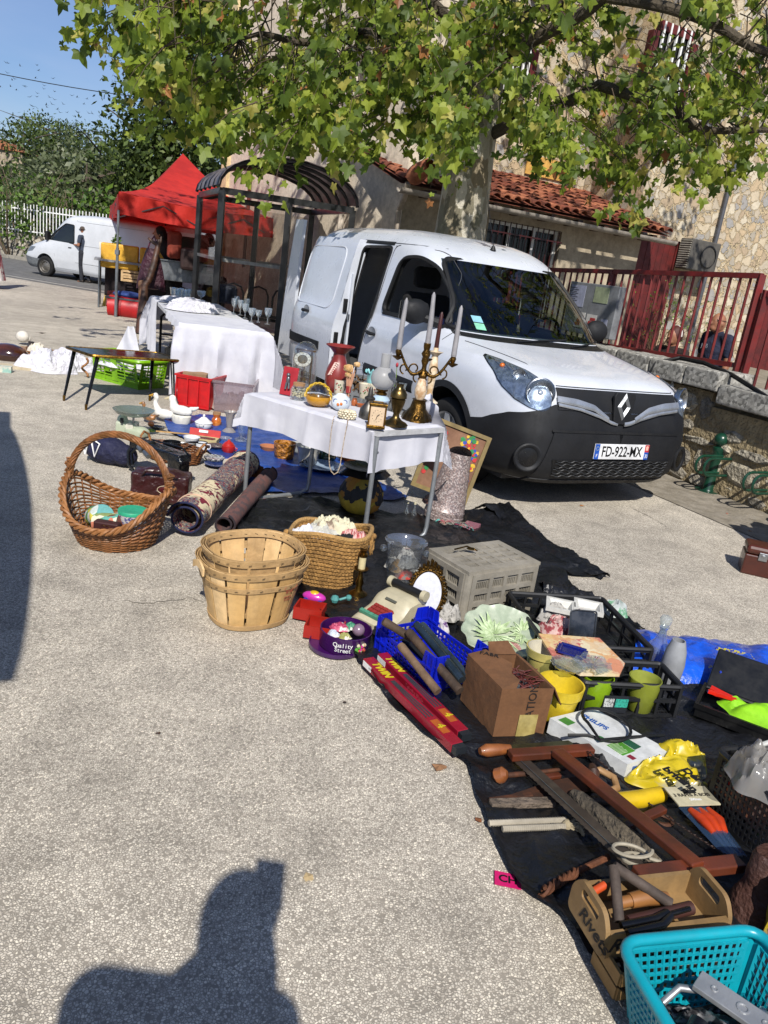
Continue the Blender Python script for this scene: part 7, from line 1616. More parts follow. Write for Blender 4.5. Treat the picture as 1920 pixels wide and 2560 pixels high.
g_=goose('little_duck','small duck dish with a dark body and yellow face behind the goose',372,1058,.75,radians(-20),True,mat('4a4038',.3,c2='9c6a3a',ns=12,coat=.5))
t=T('duck_plate','brown and black boat-shaped duck dish in front of the white goose','dish',G(392,1078)+Vector((0,0,.014)),-.2)
MB().lathe([(.001,0),(.035,0),(.06,.028),(.055,.028),(.001,.008)],n=28,sx=1.3,sy=.75).build('dish',mat('17181c',.2,coat=.6),t,smooth=True);MB().sph((-.055,0,.035),.024,12,sc=(1.2,.8,1)).build('duck_head',mat('b5642a',.3,coat=.5),t,smooth=True)
t=T('soup_tureen','white enamel lidded tureen with a knob beside the duck','tureen',G(508,1076)+Vector((0,0,.014)))
MB().lathe([(.001,0),(.045,0),(.065,.02),(.07,.045),(.066,.055)],n=32).build('pot',mat('dcdcda',.2,coat=.7),t,smooth=True);l_=MB().lathe([(.074,.055),(.07,.062),(.045,.078),(.022,.098),(.001,.104)],n=32).build('lid',mat('e2e2e0',.2,coat=.7),t,smooth=True);MB().sph((0,0,.112),.011,12,sc=(1,1,1.3)).build('knob',mat('e2e2e0',.2),l_,smooth=True)
MB().tube([(-.02,-.068,.045),(-.015,-.085,.04),(.015,-.085,.04),(.02,-.068,.045)],.004,6).build('handle',mat('b9b9b9',.4),t)
t=T('orange_jar','orange figured glass jar with a cork lid behind the tureen','jar',G(540,1068)+Vector((0,0,.014)))
MB().lathe([(.001,0),(.03,0),(.045,.03),(.038,.06),(.028,.075),(.036,.10),(.034,.10)],n=24).build('body',mat('a8501a',.2,c2='c97a2a',ns=20,coat=.8),t,smooth=True);MB().cyl((0,0,.10),(0,0,.118),.034).build('cork',mat('a07a55',.9),t)
L0('frosted_vase','smoky frosted vase with a ruffled mouth on the blue tarpaulin','vase',572,1086,[(.001,0),(.042,0),(.045,.01),(.03,.025),(.018,.035),(.02,.05),(.026,.09),(.03,.125),(.042,.145),(.04,.145),(.026,.12),(.001,.05)],glass((.66,.62,.60),.3,.8,1.6,.6,(.50,.46,.43)),40,sc=1.25,wav=lambda r,h,a,i:(r*(1+(.12*sin(7*a)if i in(8,9)else 0)),h))
L0('crystal_vase','clear fluted crystal vase beside the smoky vase','vase',602,1105,[(.001,.003),(.04,0),(.042,.008),(.012,.022),(.012,.04),(.022,.05),(.022,.12),(.036,.15),(.034,.15),(.018,.12),(.001,.06)],GLS,40,sc=1.25,wav=lambda r,h,a,i:(r*(1+.05*sin(10*a)),h))
L0('glass_dish','round clear glass dish lying flat in front of the vases','dish',562,1104,[(.001,.003),(.045,0),(.055,.018),(.052,.02),(.001,.008)],glass((.8,.85,.88),.04,1.,1.5,.12),30)
a_,b_=G(465,1108),G(540,1118);bx,Lb=hexbox('knife_box','open red card box showing a set of steel knives','box',a_,b_,.11,.05,mat('b9a97a',.7),lip=0)
MB().box((Lb/2,.12,.075),(Lb+.01,.006,.055),R=Matrix.Rotation(-.3,3,'X')).build('lid',mat('b31a17',.5),bx)
mb=MB()
for i in range(4):mb.bar((.02+i*.006,.03+i*.02,.045),(Lb-.03,.035+i*.02,.045),.008,.003)
mb.build('knives',CHR,bx);MB().box((Lb*.45,.115,.085),(.07,.004,.02),R=Matrix.Rotation(-.3,3,'X')).build('window',WHITE,bx)
t=T('wooden_spoon','long wooden spatula with a green and yellow handle end on the tarpaulin','spatula',G(380,1086)+Vector((0,0,.03)),ang(G(380,1086),G(500,1098)))
MB().bar((.03,0,.0),(.30,0,.004),.016,.008).build('shaft',mat('b5905c',.6),t);MB().sph((-.01,0,0),.018,12,sc=(2,.9,.7)).build('handle_end',mat('8a9a24',.4,c2='2f5a24',ns=60),t,smooth=True)
def mug(name,label,px,py,r,h,mo,mi_,rim=None,hdl=True,rz=0.,z=.014,lean=0.,grp=None):
 t=T(name,label,'mug',G(px,py)+Vector((0,0,z)),rz,grp);t.rotation_euler=(0,lean,rz)
 MB().lathe([(.001,0),(r*.96,0),(r,.01),(r,h),(r*.96,h),(r*.93,.01),(.001,.008)],n=28).build('cup',mo,t,auto=40)
 if rim:MB().lathe([(r*1.03,h-.002),(r*1.03,h+.004),(r*.94,h+.004),(r*.94,h-.002),(r*1.03,h-.002)],n=28).build('rim',rim,t)
 if hdl:MB().tube([(r*.98,0,h*.8),(r*1.45,0,h*.8),(r*1.6,0,h*.5),(r*1.4,0,h*.22),(r*.98,0,h*.22)],.004,6).build('handle',mo,t,smooth=True)
 return t
EN=mat('d3d6da',.2,coat=.7);mug('enamel_mug','white enamel mug with a blue-black rim by the wicker tray',503,1130,.042,.06,EN,EN,BLK,rz=.2)
L0('enamel_bowl','white enamel bowl tipped on its side showing a black outline','bowl',478,1122,[(.001,0),(.03,0),(.055,.03),(.062,.055),(.058,.055),(.05,.03),(.001,.006)],EN,28,z=.04)
_o=L0('steel_bowl','small polished steel bowl beside the tipped enamel bowl','bowl',464,1125,[(.001,0),(.03,0),(.042,.03),(.04,.03),(.001,.006)],CHR,28,z=.02)
L0('crumpled_foil','silver metal dish behind the white enamel mug','dish',540,1126,[(.001,.0),(.05,0),(.075,.022),(.07,.022),(.001,.006)],mat('9a938c',.25,.9,bump=.6,bs=30),24,z=.02)
t=T('red_sugar_pot','bright orange-red enamel pot with a pointed lid','pot',G(570,1136)+Vector((0,0,.014)));RE=mat('a81c0c',.25,coat=.6)
MB().lathe([(.001,0),(.035,0),(.052,.025),(.05,.055),(.04,.065)],n=30).tube([(.05,0,.045),(.068,0,.04),(.055,0,.02)],.005,6).build('pot',RE,t,smooth=True);MB().lathe([(.043,.064),(.03,.08),(.012,.09),(.008,.10),(.001,.104)],n=30).build('lid',RE,t,smooth=True)
L0('patterned_plate','stack of black and white patterned plates on the blue tarpaulin','plates',535,1158,[(.001,.0),(.05,0),(.07,.02),(.075,.03),(.072,.034),(.05,.03),(.001,.028)],mat('a9a9a6',.3,c2='2c2c30',ns=60,lo=.48,hi=.52,coat=.4),36)
L0('blue_plate','navy blue dish lying in front of the patterned plates','plate',540,1168,[(.001,.003),(.06,0),(.085,.015),(.08,.016),(.001,.006)],mat('1c2f63',.25,coat=.5),32)
t=T('lined_basket','small wicker basket lined with white terry and red gingham','basket',G(590,1188)+Vector((0,0,.012)),-.15)
wicker(t,'weave',.075,.055,.055,7,WICK,16,1.1,.005,n=64)
MB().lathe([(.07,.075),(.095,.085),(.10,.07),(.093,.045)],n=40,sy=.75,wav=lambda r,h,a,i:(r*(1+.03*sin(9*a)),h)).lathe([(.001,.03),(.06,.035),(.075,.08)],n=30,sy=.75).build('lining',mat('c4bcb0',.95,bump=.6,bs=60),t,smooth=True)
MB().lathe([(.098,.048),(.097,.036)],n=60,sy=.75,wav=lambda r,h,a,i:(r,h+(.004*sin(30*a)if i else 0))).build('gingham_hem',mat('b5222a',.8,c2='d8c8c4',ns=90,lo=.48,hi=.52),t)
tag(heap('suede_pouch',G(640,1192)+Vector((0,0,.01)),.10,.07,.09,mat('8a4e1a',.85,c2='6e3c12',ns=12),26),'crumpled tan suede pouch behind the table leg','pouch')
tc_=G(432,1150);t=T('wicker_basket','oval brown wicker basket with loop handles full of pans and cutlery','basket',tc_+Vector((0,0,.008)),-.28)
wicker(t,'weave',.20,.12,.085,11,mat('7d4d26',.55,c2='553014',ns=30,bump=.3,bs=80),26,1.15,.006,n=96)
for sx in(-1,1):MB().tube([(sx*.22,-.05,.08),(sx*.24,-.045,.13),(sx*.245,0,.155),(sx*.24,.045,.13),(sx*.22,.05,.08)],.009,6).build('handle',WICK,t,smooth=True)
t=T('black_pan','small black saucepan lying in the wicker basket','pan',tc_+Vector((-.02,.03,.09)),.3);MB().lathe([(.001,0),(.06,0),(.066,.035),(.063,.035),(.058,.005),(.001,.004)],n=28).tube([(.06,0,.03),(.12,0,.04),(.18,.02,.04)],.008,6).build('pan',BLKG,t,auto=40)
t=T('cutlery_bundle','loose steel cutlery and whisk in the wicker basket','cutlery',tc_+Vector((-.10,-.01,.08)),.4)
for i in range(5):MB().bar((-.06,i*.014-.03,.005*i),(.09,i*.02-.03,.012+.004*i),.006,.003).sph((.1,i*.02-.03,.014),.014,8,sc=(1.5,.8,.3)).build('spoon',CHR,t)
t=T('navy_bag','navy blue sports bag with white letter-shaped piping behind the handled basket','bag',G(268,1158),-.22)
NAV=mat('12153a',.7,c2='0d1030',ns=6,bump=.4,bs=20)
o=MB().sph((0,.0,.09),.10,20,sc=(1.7,.9,.95)).sph((.12,0,.08),.08,16,sc=(1.3,1,.9)).build('body',NAV,t,smooth=True);crumple(o,.02,.06)
for pts in([(-.15,-.06,.12),(-.11,-.085,.06),(-.10,-.075,.14)],[(-.06,-.09,.15),(-.03,-.10,.06),(.0,-.09,.15),(-.05,-.08,.165)]):MB().tube(pts,.006,6).build('white_piping',WHITE,t)
t=T('maroon_holdall','maroon leatherette holdall with an oval badge between basket and rug','bag',G(395,1262),ang(G(330,1255),G(470,1270)))
MAR=mat('35100f',.32,c2='2a0b0b',ns=5,bump=.3,bs=14,coat=.3)
o=MB().box((.0,.08,.095),(.33,.17,.17)).sph((.0,.08,.15),.10,14,sc=(1.7,.8,.6)).build('body',MAR,t);remesh(o,.012,6);crumple(o,.02,.07)
for p in o.data.polygons:p.use_smooth=True
MB().tube([(.05+.055*cos(a),-.018,.10+.026*sin(a))for a in np.linspace(0,2*pi,24)[:-1]],.0025,5,close=True).build('badge_outline',mat('b9a58a',.5),t)
MB().sph((.05,-.012,.10),.052,16,sc=(1,.12,.46)).build('badge',mat('4a0f12',.3),t,smooth=True);text('badge_letter','S',.03,mat('b9a58a',.5),t,frame((.05,-.0205,.10),(1,0,0),(0,0,1)),.0005)
MB().tube([(-.1,0,.17),(-.07,-.03,.21),(.05,-.04,.22),(.1,-.01,.18)],.009,6).tube([(.155,-.01,.03),(.165,-.012,.1),(.16,.02,.18)],.003,5).build('handle',MAR,t,smooth=True)
t=T('folded_pushchair','folded black umbrella-like case with shiny straps lying over the maroon holdall','bag',G(390,1195)+Vector((0,0,.19)),ang(G(300,1150),G(480,1215)))
o=MB().box((.08,0,.0),(.36,.11,.055)).box((-.14,.0,.0),(.16,.09,.07)).box((.22,-.02,-.05),(.12,.08,.10)).build('case',mat('08080a',.22,bump=.3,bs=12,coat=.4),t);remesh(o,.009,5)
MB().tube([(-.2,-.02,.02),(-.22,-.05,-.06),(-.2,-.06,-.14),(-.16,-.05,-.17)],.010,6).tube([(-.12,-.03,.03),(-.16,-.07,-.05),(-.12,-.09,-.12)],.010,6).tube([(-.1,.04,.04),(.2,.02,.06),(.3,.0,.03)],.006,6).build('strap',BLKG,t,smooth=True)
MB().cyl((-.06,-.05,-.02),(-.01,-.06,-.04),.018).cyl((-.12,-.05,.0),(-.08,-.06,-.02),.016).build('metal_fitting',STEEL,t)
def rug(name,label,a,b,R_,m,edge,seed=0,turns=1.6,z=0.,backm=None):
 d_=(b-a);L_=d_.length;d_.normalize();s_=Vector((-d_.y,d_.x,0));t=T(name,label,'rug',a)
 def f(u,v):
  an=2*pi*turns*v-pi*.4;r_=R_*(.55+.45*v)*(1+.04*sin(u*7+seed));return d_*(L_*u)-s_*(r_*cos(an))+Vector((0,0,R_+z+r_*sin(an)*.92+.004))
 g_=MB().grid(f,40,50,.006);g_.build('pile',m,t,smooth=True)
 [MB().tube([f(e_,v/50)for v in range(51)],.006,6).build('binding',edge,t,smooth=True)for e_ in(0,1)]
 return t,f
def carpet(c1_,c2_,c3_,c4_,key=''):
 mt=bpy.data.materials.new('carpet');mt.use_nodes=True;q_=N(mt);q_.b.inputs['Roughness'].default_value=.95
 tx=q_.n('TexCoord').outputs['Object'];nz_=q_.n('TexNoise',Scale=26.,Detail=3.,Distortion=1.5);q_.l(tx,nz_.inputs['Vector'])
 cr_=q_.n('ValToRGB');e_=cr_.color_ramp;e_.interpolation='CONSTANT'
 cols=[(0,c1_),(.40,c2_),(.47,c4_),(.50,c1_),(.55,c3_),(.61,c2_)]
 for i,(p_,c_)in enumerate(cols):
  el=e_.elements[i]if i<2 else e_.elements.new(p_);el.position=p_;el.color=(*lin(c_),1)
 q_.l(nz_.outputs[0],cr_.inputs[0]);n2=q_.n('TexNoise',Scale=4.,Detail=1.);q_.l(tx,n2.inputs['Vector'])
 rp_=q_.n('MapRange');rp_.inputs[1].default_value=.5;rp_.inputs[2].default_value=.54;q_.l(n2.outputs[0],rp_.inputs[0])
 n3=q_.n('TexNoise',Scale=18.,Detail=2.,Distortion=2.);q_.l(tx,n3.inputs['Vector']);c3=q_.n('ValToRGB');c3.color_ramp.interpolation='CONSTANT'
 c3.color_ramp.elements[0].color=(*lin(c4_),1);c3.color_ramp.elements[1].position=.56;c3.color_ramp.elements[1].color=(*lin(c2_),1);x_=c3.color_ramp.elements.new(.53);x_.color=(*lin(c1_),1)
 q_.l(n3.outputs[0],c3.inputs[0]);mx_=q_.n('MixRGB');q_.l(rp_.outputs[0],mx_.inputs[0]);q_.l(cr_.outputs[0],mx_.inputs[1]);q_.l(c3.outputs[0],mx_.inputs[2]);q_.l(mx_.outputs[0],q_.b.inputs['Base Color'])
 bm_=q_.n('Bump',Strength=.4,Distance=.002);n4=q_.n('TexNoise',Scale=400.);q_.l(tx,n4.inputs['Vector']);q_.l(n4.outputs[0],bm_.inputs['Height']);q_.l(bm_.outputs[0],q_.b.inputs['Normal']);return mt
ra_,rb2=G(465,1340),G(612,1195)
t,f=rug('rolled_rug','rolled oriental rug in navy, crimson and cream',ra_+Vector((.0,-.02,0)),rb2+Vector((0,.0,0)),.10,carpet('161a38','6a1226','5c6a70','c4b694'),mat('10173c',.9),1,1.7)
for u_ in(.12,.86):MB().tube([f(u_,.42+v*.0115)*1.0+Vector((0,0,.002))for v in range(51)],.005,6).build('pale_stripe',mat('c9a88f',.9),t,smooth=True)
rug('faded_rug','faded brown-pink rolled rug lying beside the oriental rug',G(530,1345)+Vector((.05,.05,0)),G(640,1215)+Vector((.06,.1,0)),.062,mat('6b4742',.95,c2='4d3c3c',ns=22,lo=.45,hi=.55,bump=.4,bs=200),mat('241a20',.9),3,1.4)
bc_=(G(192,1362)+G(378,1368))/2+Vector((-.02,.09,0));t=T('handled_basket','large honey-coloured wicker basket with a tall arched handle holding tins','basket',bc_,-.10)
HW=mat('8c5a30',.5,c2='64401e',ns=22,bump=.3,bs=60,coat=.15)
def sk(a,f_):return.15*f_*f_*abs(cos(a))**3-.03*f_*(1 if sin(a)<0 else 0)*abs(sin(a))
wicker(t,'weave',.185,.185,.150,19,HW,30,1.38,.0065,sink=sk,n=150)
mb=MB()
for ph_ in range(3):
 pts=[]
 for i in range(180):
  a=2*pi*i/180;b_=a*17+ph_*2.09;kx=1.42;pts.append((.185*kx*cos(a)+.012*cos(b_)*cos(a),.185*kx*sin(a)+.012*cos(b_)*sin(a),.160+sk(a,1)+.011*sin(b_)))
 mb.tube(pts,.0085,6,close=True)
mb.build('rim_braid',mat('9c6a3c',.5,c2='744a24',ns=22,coat=.1),t,smooth=True)
mb=MB()
for ph_ in range(7):
 pts=[]
 for i in range(60):
  a=pi*i/59;b_=a*7+ph_*.9;pts.append((.262*cos(a)*(1+.02*sin(a))+.012*cos(b_)*cos(a),.012*sin(b_),.285+.265*sin(a)+.012*cos(b_)*sin(a)))
 mb.tube(pts,.0065,5)
mb.build('handle',HW,t,smooth=True)
for sx in(-1,1):MB().tube([(sx*(.262+.02*cos(i*1.9)),.022*sin(i*1.9),.315+i*.0035)for i in range(22)],.006,5).build('binding',HW,t,smooth=True)
def tin(name,label,loc,r,h,m,lidm=None,R=None,cat='tin',grp=None):
 t_=T(name,label,cat,loc,0,grp)
 if R:t_.rotation_euler=R
 MB().lathe([(.001,0),(r*.97,0),(r,.004),(r,h*.92),(r*.98,h*.92)],n=32).build('body',m,t_,auto=40)
 MB().lathe([(r*1.02,h*.84),(r*1.03,h*.97),(r*1.0,h),(r*.9,h*.985),(.001,h*.985)],n=32).build('lid',lidm or m,t_,auto=40);return t_
tin('green_lid_tin','patterned tin with a mint green plastic lid in the handled basket',bc_+Vector((.085,-.03,.07)),.07,.115,mat('b9b4b0',.5,c2='4a4a7c',ns=70,lo=.48,hi=.52),mat('2fa37c',.4))
tin('sweet_tin','round pictorial tin lying tilted at the left of the handled basket',bc_+Vector((-.12,.02,.10)),.058,.11,voro(['c9b92a','e0e0da','3a7a3c','c9d8d2','4a9a9a'],26),None,(1.2,.2,.6))
tin('sweet_tin','green and red pictorial tin lying in front of the round one',bc_+Vector((-.09,-.06,.10)),.05,.13,voro(['2c6a4c','b5553a','d8cfae','3a8a7a','6a7a3a'],34),None,(1.45,.0,1.5))
tin('brown_round_box','brown leather-topped round box propped on its edge',bc_+Vector((.012,-.055,.10)),.05,.05,mat('4a2012',.35),mat('5a2814',.35,coat=.3),(1.25,.1,.05))
tin('grey_roll_tin','pale grey cylinder tin lying at the back of the handled basket',bc_+Vector((-.01,.07,.12)),.032,.15,mat('a9a4b4',.4),mat('c98a8a',.5),(0,1.5,-.3))
o=MB().box((0,0,0),(.125,.05,.05),rz=-.05).build('maroon_case',mat('38100f',.6),loc=bc_+Vector((-.005,-.125,.115)),bevel=.008);tag(o,'maroon spectacle case with a gilt crest at the front of the handled basket','case')
MB().tube([(-.02,-.0255,.005),(-.01,-.026,.012),(0,-.026,.004),(.01,-.026,.012),(.02,-.0255,.005)],.0015,4).box((0,-.0262,-.008),(.02,.001,.003)).build('crest',GOLD,o)
VEN=mat('c8a672',.6,c2='b8935c',ns=3,stretch=(1,1,.2),bump=.15,bs=30);VEN2=mat('b39264',.65,c2='9a7c52',ns=5,bump=.2,bs=40);VEN3=mat('d4b484',.6,c2='c4a06c',ns=4,stretch=(1,1,.2),bump=.1,bs=30)
wc=G(612,1500);wl_,wr_=G(500,1560),G(700,1530)
bb=(G(508,1565)+G(668,1560))/2+Vector((.03,.10,0))
def bushel(name,label,loc,rz,z0,H_,rx,ry,fl,seed,z1=None):
 t=T(name,label,'basket',loc,rz);rj=random.Random(seed);n_=13
 def pt(a,h):k_=1+fl*h/H_;x=rx*k_*math.copysign(abs(cos(a))**.8,cos(a));y=ry*k_*math.copysign(abs(sin(a))**.8,sin(a));return Vector((x,y,z0+h))
 for i in range(n_):
  a0,a1=2*pi*i/n_+.012,2*pi*(i+1)/n_-rj.uniform(.015,.06)
  MB().grid(lambda u,v:pt(a0+(a1-a0)*u,v*H_)*(1),4,8,.003).build('stave',(VEN,VEN3,VEN2)[rj.randint(0,2)],t)
 for(h_,w_,o_)in((H_-.012,.028,.006),(H_-.014,.026,-.007),(H_-.075 if z1 is None else H_-.07,.022,.005),(.012,.022,.005)):
  pr=MB().grid(lambda u,v:(lambda p:Vector((p.x*(1+o_/rx),p.y*(1+o_/ry),p.z)))(pt(2*pi*u,h_-w_/2+w_*v)),72,1,.004);pr.build('hoop',VEN2,t)
  st=MB()
  for i in range(n_*2):a=2*pi*i/(n_*2);p=pt(a,h_);q_=Vector((p.x*(1+(o_+math.copysign(.004,o_))/rx),p.y*(1+(o_+math.copysign(.004,o_))/ry),p.z));tn=Vector((-sin(a),cos(a),0));st.bar(q_-tn*.006,q_+tn*.006+Vector((0,0,.003)),.0015)
  if h_>H_*.5:st.build('staple',BLK,t)['kind']='stuff'
 MB().prism([(rx*.96*math.copysign(abs(cos(a))**.8,cos(a)),ry*.96*math.copysign(abs(sin(a))**.8,sin(a)))for a in np.linspace(0,2*pi,41)[:-1]],z0+.004,z0+.012).build('base',VEN2,t)
 return t,pt
bz=.34
t,pt_b=bushel('bushel_basket','outer wooden-stave bushel basket with a red printed stamp and stapled hoops',bb,.62,.004,.272,.16,.14,.40,1)
st_=frame(bb-bb,(1,0,0),(0,0,1))
a_=-1.15;p=pt_b(a_,.15);tn=(pt_b(a_+.1,.15)-pt_b(a_-.1,.15)).normalized();up_=(pt_b(a_,.2)-pt_b(a_,.1)).normalized();nn=tn.cross(up_)
STM=mat('a8553c',.8)
for i,(s_,z_,f_)in enumerate((('WEYD',.022,.045),('EL SA',.016,.022),('IMPORTS',.010,-.004),('31 DPE',.010,-.018))):text('stamp',s_,z_,STM,t,frame(p+nn*.0035+up_*f_,tn,up_),.0003,bold=.0004)
MB().tube([p+nn*.004+tn*(.035*cos(a))+up_*(.045+.014*sin(a))for a in np.linspace(0,2*pi,24)[:-1]],.001,4,close=True).build('stamp_border',STM,t)
t,_=bushel('bushel_basket','inner wooden-stave bushel basket nested inside the outer one',bb+Vector((.0,.0,0)),.62,.055,.272,.145,.127,.42,2,1)
for sx in(-1,1):
 for(zz_)in(.285,):MB().grid(lambda u,v:Vector((sx*(.232+.02*v*0),-.055+.11*u,zz_-.05+.03*v+.02*sin(pi*u))),8,1,.008).build('grip',VEN3,t)
ST=mat('a87f46',.75,c2='7e5c2e',ns=60,bump=.5,bs=150)
sc_=(G(722,1462)+G(880,1478))/2+Vector((.0,.10,0));t=T('straw_basket','coiled golden straw basket with rope handles full of paper and rags','basket',sc_)
rows=15;mb=MB()
def spt(a,f_):
 r_=.135+.055*f_**.7;k_=1+.05*cos(2*a)*(1);sag=.03*sin(3*a+1)*f_;sq=(abs(cos(a))**4+abs(sin(a))**4)**-.16
 return Vector((r_*1.02*cos(a)*sq+.012*f_,r_*1.02*sin(a)*sq,.012+.245*f_+sag*.4-.018*sin(a)*f_+.02*cos(a*1+.5)*f_))
for j in range(rows):
 mb.tube([spt(2*pi*i/140,j/(rows-1))*1.0+Vector((cos(2*pi*i/140),sin(2*pi*i/140),0))*.0022*(1 if(i+j)%2 else-1)for i in range(140)],.0098,5,close=True)
mb.build('coils',ST,t,smooth=True)
MB().tube([spt(2*pi*i/80,1)+Vector((0,0,.012))for i in range(80)],.011,8,close=True).build('rim',mat('b08a52',.8,bump=.6,bs=120),t,smooth=True)
MB().lathe([(.001,.006),(.13,.006)],n=30).build('base',ST,t)
for a0 in(-.25,pi+.15):
 p=spt(a0,.92);o_=Vector((cos(a0),sin(a0),0));mb=MB();
 for ph_ in(0,pi):mb.tube([p+o_*(.018+.004*cos(i*1.3+ph_))+Vector((-o_.y,o_.x,0))*(.018*sin(i*.42))+Vector((0,0,.02-.045*(1-cos(i*.42))+.004*sin(i*1.3+ph_)))for i in range(16)],.006,6)
 mb.sph(p+o_*.02+Vector((0,0,.02)),.016,10);mb.build('rope_handle',ST,t,smooth=True)
RAG=[mat('b7b6ac',.9,c2='a5a49c',ns=8),mat('d2d3da',.85),mat('7a6a5a',.9,c2='b0a08c',ns=20,lo=.45,hi=.55),mat('1a1a1c',.95),mat('9a3a3c',.85,c2='d0b0a8',ns=70,lo=.47,hi=.53,stretch=(4,.3,.3)),mat('ccc6a9',.9)]
rg=[(-.03,0,.15,.125,.085,0,'grey-white newspaper wad filling the straw basket'),(-.10,-.03,.17,.055,.075,1,'white tissue at the left of the straw basket'),(.0,.03,.205,.06,.06,2,'brown spotted rag on the heap in the straw basket'),(.075,-.055,.19,.06,.05,3,'black woolly rag at the front of the straw basket'),(.115,-.01,.195,.055,.05,4,'red and white striped rag in the straw basket'),(.02,.06,.2,.09,.08,5,'cream paper rising at the back of the straw basket'),(-.04,-.07,.185,.07,.045,1,'white rag hanging at the front rim of the straw basket')]
for i,(x,y,z_,r_,h_,k_,lb)in enumerate(rg):o=heap('rag',(0,0,0),r_*1.3,r_*1.15,h_*1.15,RAG[k_],70+i,None,24,fold=.04);o.location=sc_+Vector((x*1.1,y*1.1,z_+.04));tag(o,lb,'rag')
# ================================================= wares on the black sheeting
ZS=.02
def dist(a,b):return(b-a).length
def loc_(px,py,z=ZS):g=G(px,py);g.z=z;return g
t=T('ice_bucket','clear acrylic bucket of crumpled printed papers beside the grey crate','bucket',loc_(1000,1462))
MB().lathe([(.001,.004),(.07,.002),(.075,.02),(.092,.19),(.104,.215),(.108,.218),(.104,.214),(.088,.19),(.071,.02),(.001,.01)],n=40).build('glass_body',glass((.84,.86,.88),.04,1,1.9,.05),t,smooth=True)
for s_ in(-1,1):MB().sph((s_*.108,0,.165),.018,12).build('knob',GLS,t,smooth=True)
rj=random.Random(3)
for i in range(9):o=heap('crumpled_paper',(rj.uniform(-.045,.045),rj.uniform(-.045,.045),.02+i*.011),.045,.045,.07,mat(('b9b6ae','a3342c','b58a4a','8c8a84')[(0,0,1,0,2,0,3,0,0)[i]],.9,c2='6d6a66',ns=30,lo=.5,hi=.6),90+i,t,12,fold=.02)
t=T('candle_lamp','brass candlestick lamp with a cream mock candle behind the adding machine','lamp',loc_(893,1500))
MB().lathe([(.001,0),(.05,0),(.045,.015),(.02,.03),(.014,.05),(.02,.07),(.012,.10),(.008,.13),(.032,.138),(.034,.142),(.001,.142)],n=26).build('stem',BRASS,t,smooth=True);MB().cyl((0,0,.14),(0,0,.20),.017).build('candle_sleeve',mat('c4b78c',.5),t,smooth=True)
MB().lathe([(.018,.20),(.022,.205),(.022,.215),(.012,.22),(.018,.235),(.001,.235)],n=16).build('socket',BRASS,t)
A=G(1149,1568);W_=.45;gt2,gm2=grey_crate(A+Vector((0,0,ZS)),radians(36.6),'grey_crate','large weathered grey slotted plastic crate turned upside down',W_,.30,.235,nx=4,nz=3)
slotplate(gt2,gm2,W_,.30,.242,5,4)
tag(MB().tube([A+Vector((-.06,.22,.29)),A+Vector((.0,.26,.30)),A+Vector((.05,.24,.292))],.004,5).sph(A+Vector((.02,.25,.294)),.016,8,sc=(1.5,1,.4)).build('brass_pull',BRASS,smooth=True),'small brass drawer pull lying on the upturned grey crate','handle')
mq=(G(1052,1570)-Vector((0,0,CAMH))).dot(_f)-.02;mc_=D(1066,1486,mq);t=T('oval_mirror','ornate gilt oval frame holding blank white paper, leaning on the grey crate','mirror',mc_)
mr=Vector((CR.x,CR.y,0)).normalized();Mm=frame((0,0,0),mr+Vector((0,0,-.05)),Vector((0,.30,1))+mr*.12)
E_=lambda a,rx,ry,z=0:Mm@Vector((rx*cos(a),ry*sin(a),z))
MB().prism([(.066*cos(a),.10*sin(a))for a in np.linspace(0,2*pi,41)[:-1]],-.006,0,Mm).build('paper',mat('c9cad6',.8),t)
mb=MB().tube([E_(a,.073,.108)for a in np.linspace(0,2*pi,50)[:-1]],.007,6,close=True)
for i in range(44):a=i*2*pi/44;mb.sph(E_(a,.080+.004*(i%2),.117+.005*(i%2),.005),(.0065,.010,.008)[i%3],8,sc=(1,.8,1));mb.sph(E_(a+.07,.090,.128,.002),.005,6)
for i in range(7):a=pi/2+(i-3)*.2;mb.tube([E_(a,.08,.12),E_(a,.084,.138+.010*(3-abs(i-3))*.6,.008),E_(a+.03,.08,.14+.010*(3-abs(i-3))*.6,.002)],[.008,.008,.004],6)
mb.build('gilt_frame',GD,t,smooth=True)
A,B=G(874,1568),G(948,1608);an=ang(A,B);t=T('adding_machine','cream old adding machine with red and green keys and a paper roll','machine',A+Vector((0,0,ZS)),an)
L_=max(.19,dist(A,B)*1.0);CM=mat('b5ad93',.4,c2='a8a086',ns=5,coat=.2);Dm=.30
def mz(y):return float(np.interp(y,[0,.02,.12,.16,.22,.27,.30],[.045,.055,.085,.125,.135,.115,.06]))
mb=MB().grid(lambda u,v:Vector((L_*u,Dm*v,mz(Dm*v)-.02*(abs(2*u-1)**6))),16,24)
for s_ in(0,1):mb.grid(lambda u,v,s_=s_:Vector((L_*s_,Dm*u,v*(mz(Dm*u)-.02))),24,1)
mb.grid(lambda u,v:Vector((L_*u,0,v*(mz(0)-.02*abs(2*u-1)**6))),16,1).grid(lambda u,v:Vector((L_*u,Dm,v*(mz(Dm)-.02*abs(2*u-1)**6))),16,1);mb.build('body',CM,t,smooth=True,auto=50)
for i in range(4):
 for j in range(5):
  if(j==0 and i)or(i==3 and j==0):continue
  x,y=.035+.026*j,.030+.020*i;k_='a' if(i==0 or j==0)else 'b';MB().box((x,y,mz(y)+.010),(.021,.016,.014),taper=1.25,R=Matrix.Rotation(.3,3,'X')).build('key',mat('4c8a70' if k_=='a' else '8e2f28',.4),t)
MB().cyl((.02,.235,.15),(L_-.01,.235,.15),.018).build('roller',BLK,t,auto=40);
for x in(.0,L_-.0):MB().cyl((x,.235,.15),(x+.022,.235,.15),.024).build('roller_end',CM,t,auto=40)
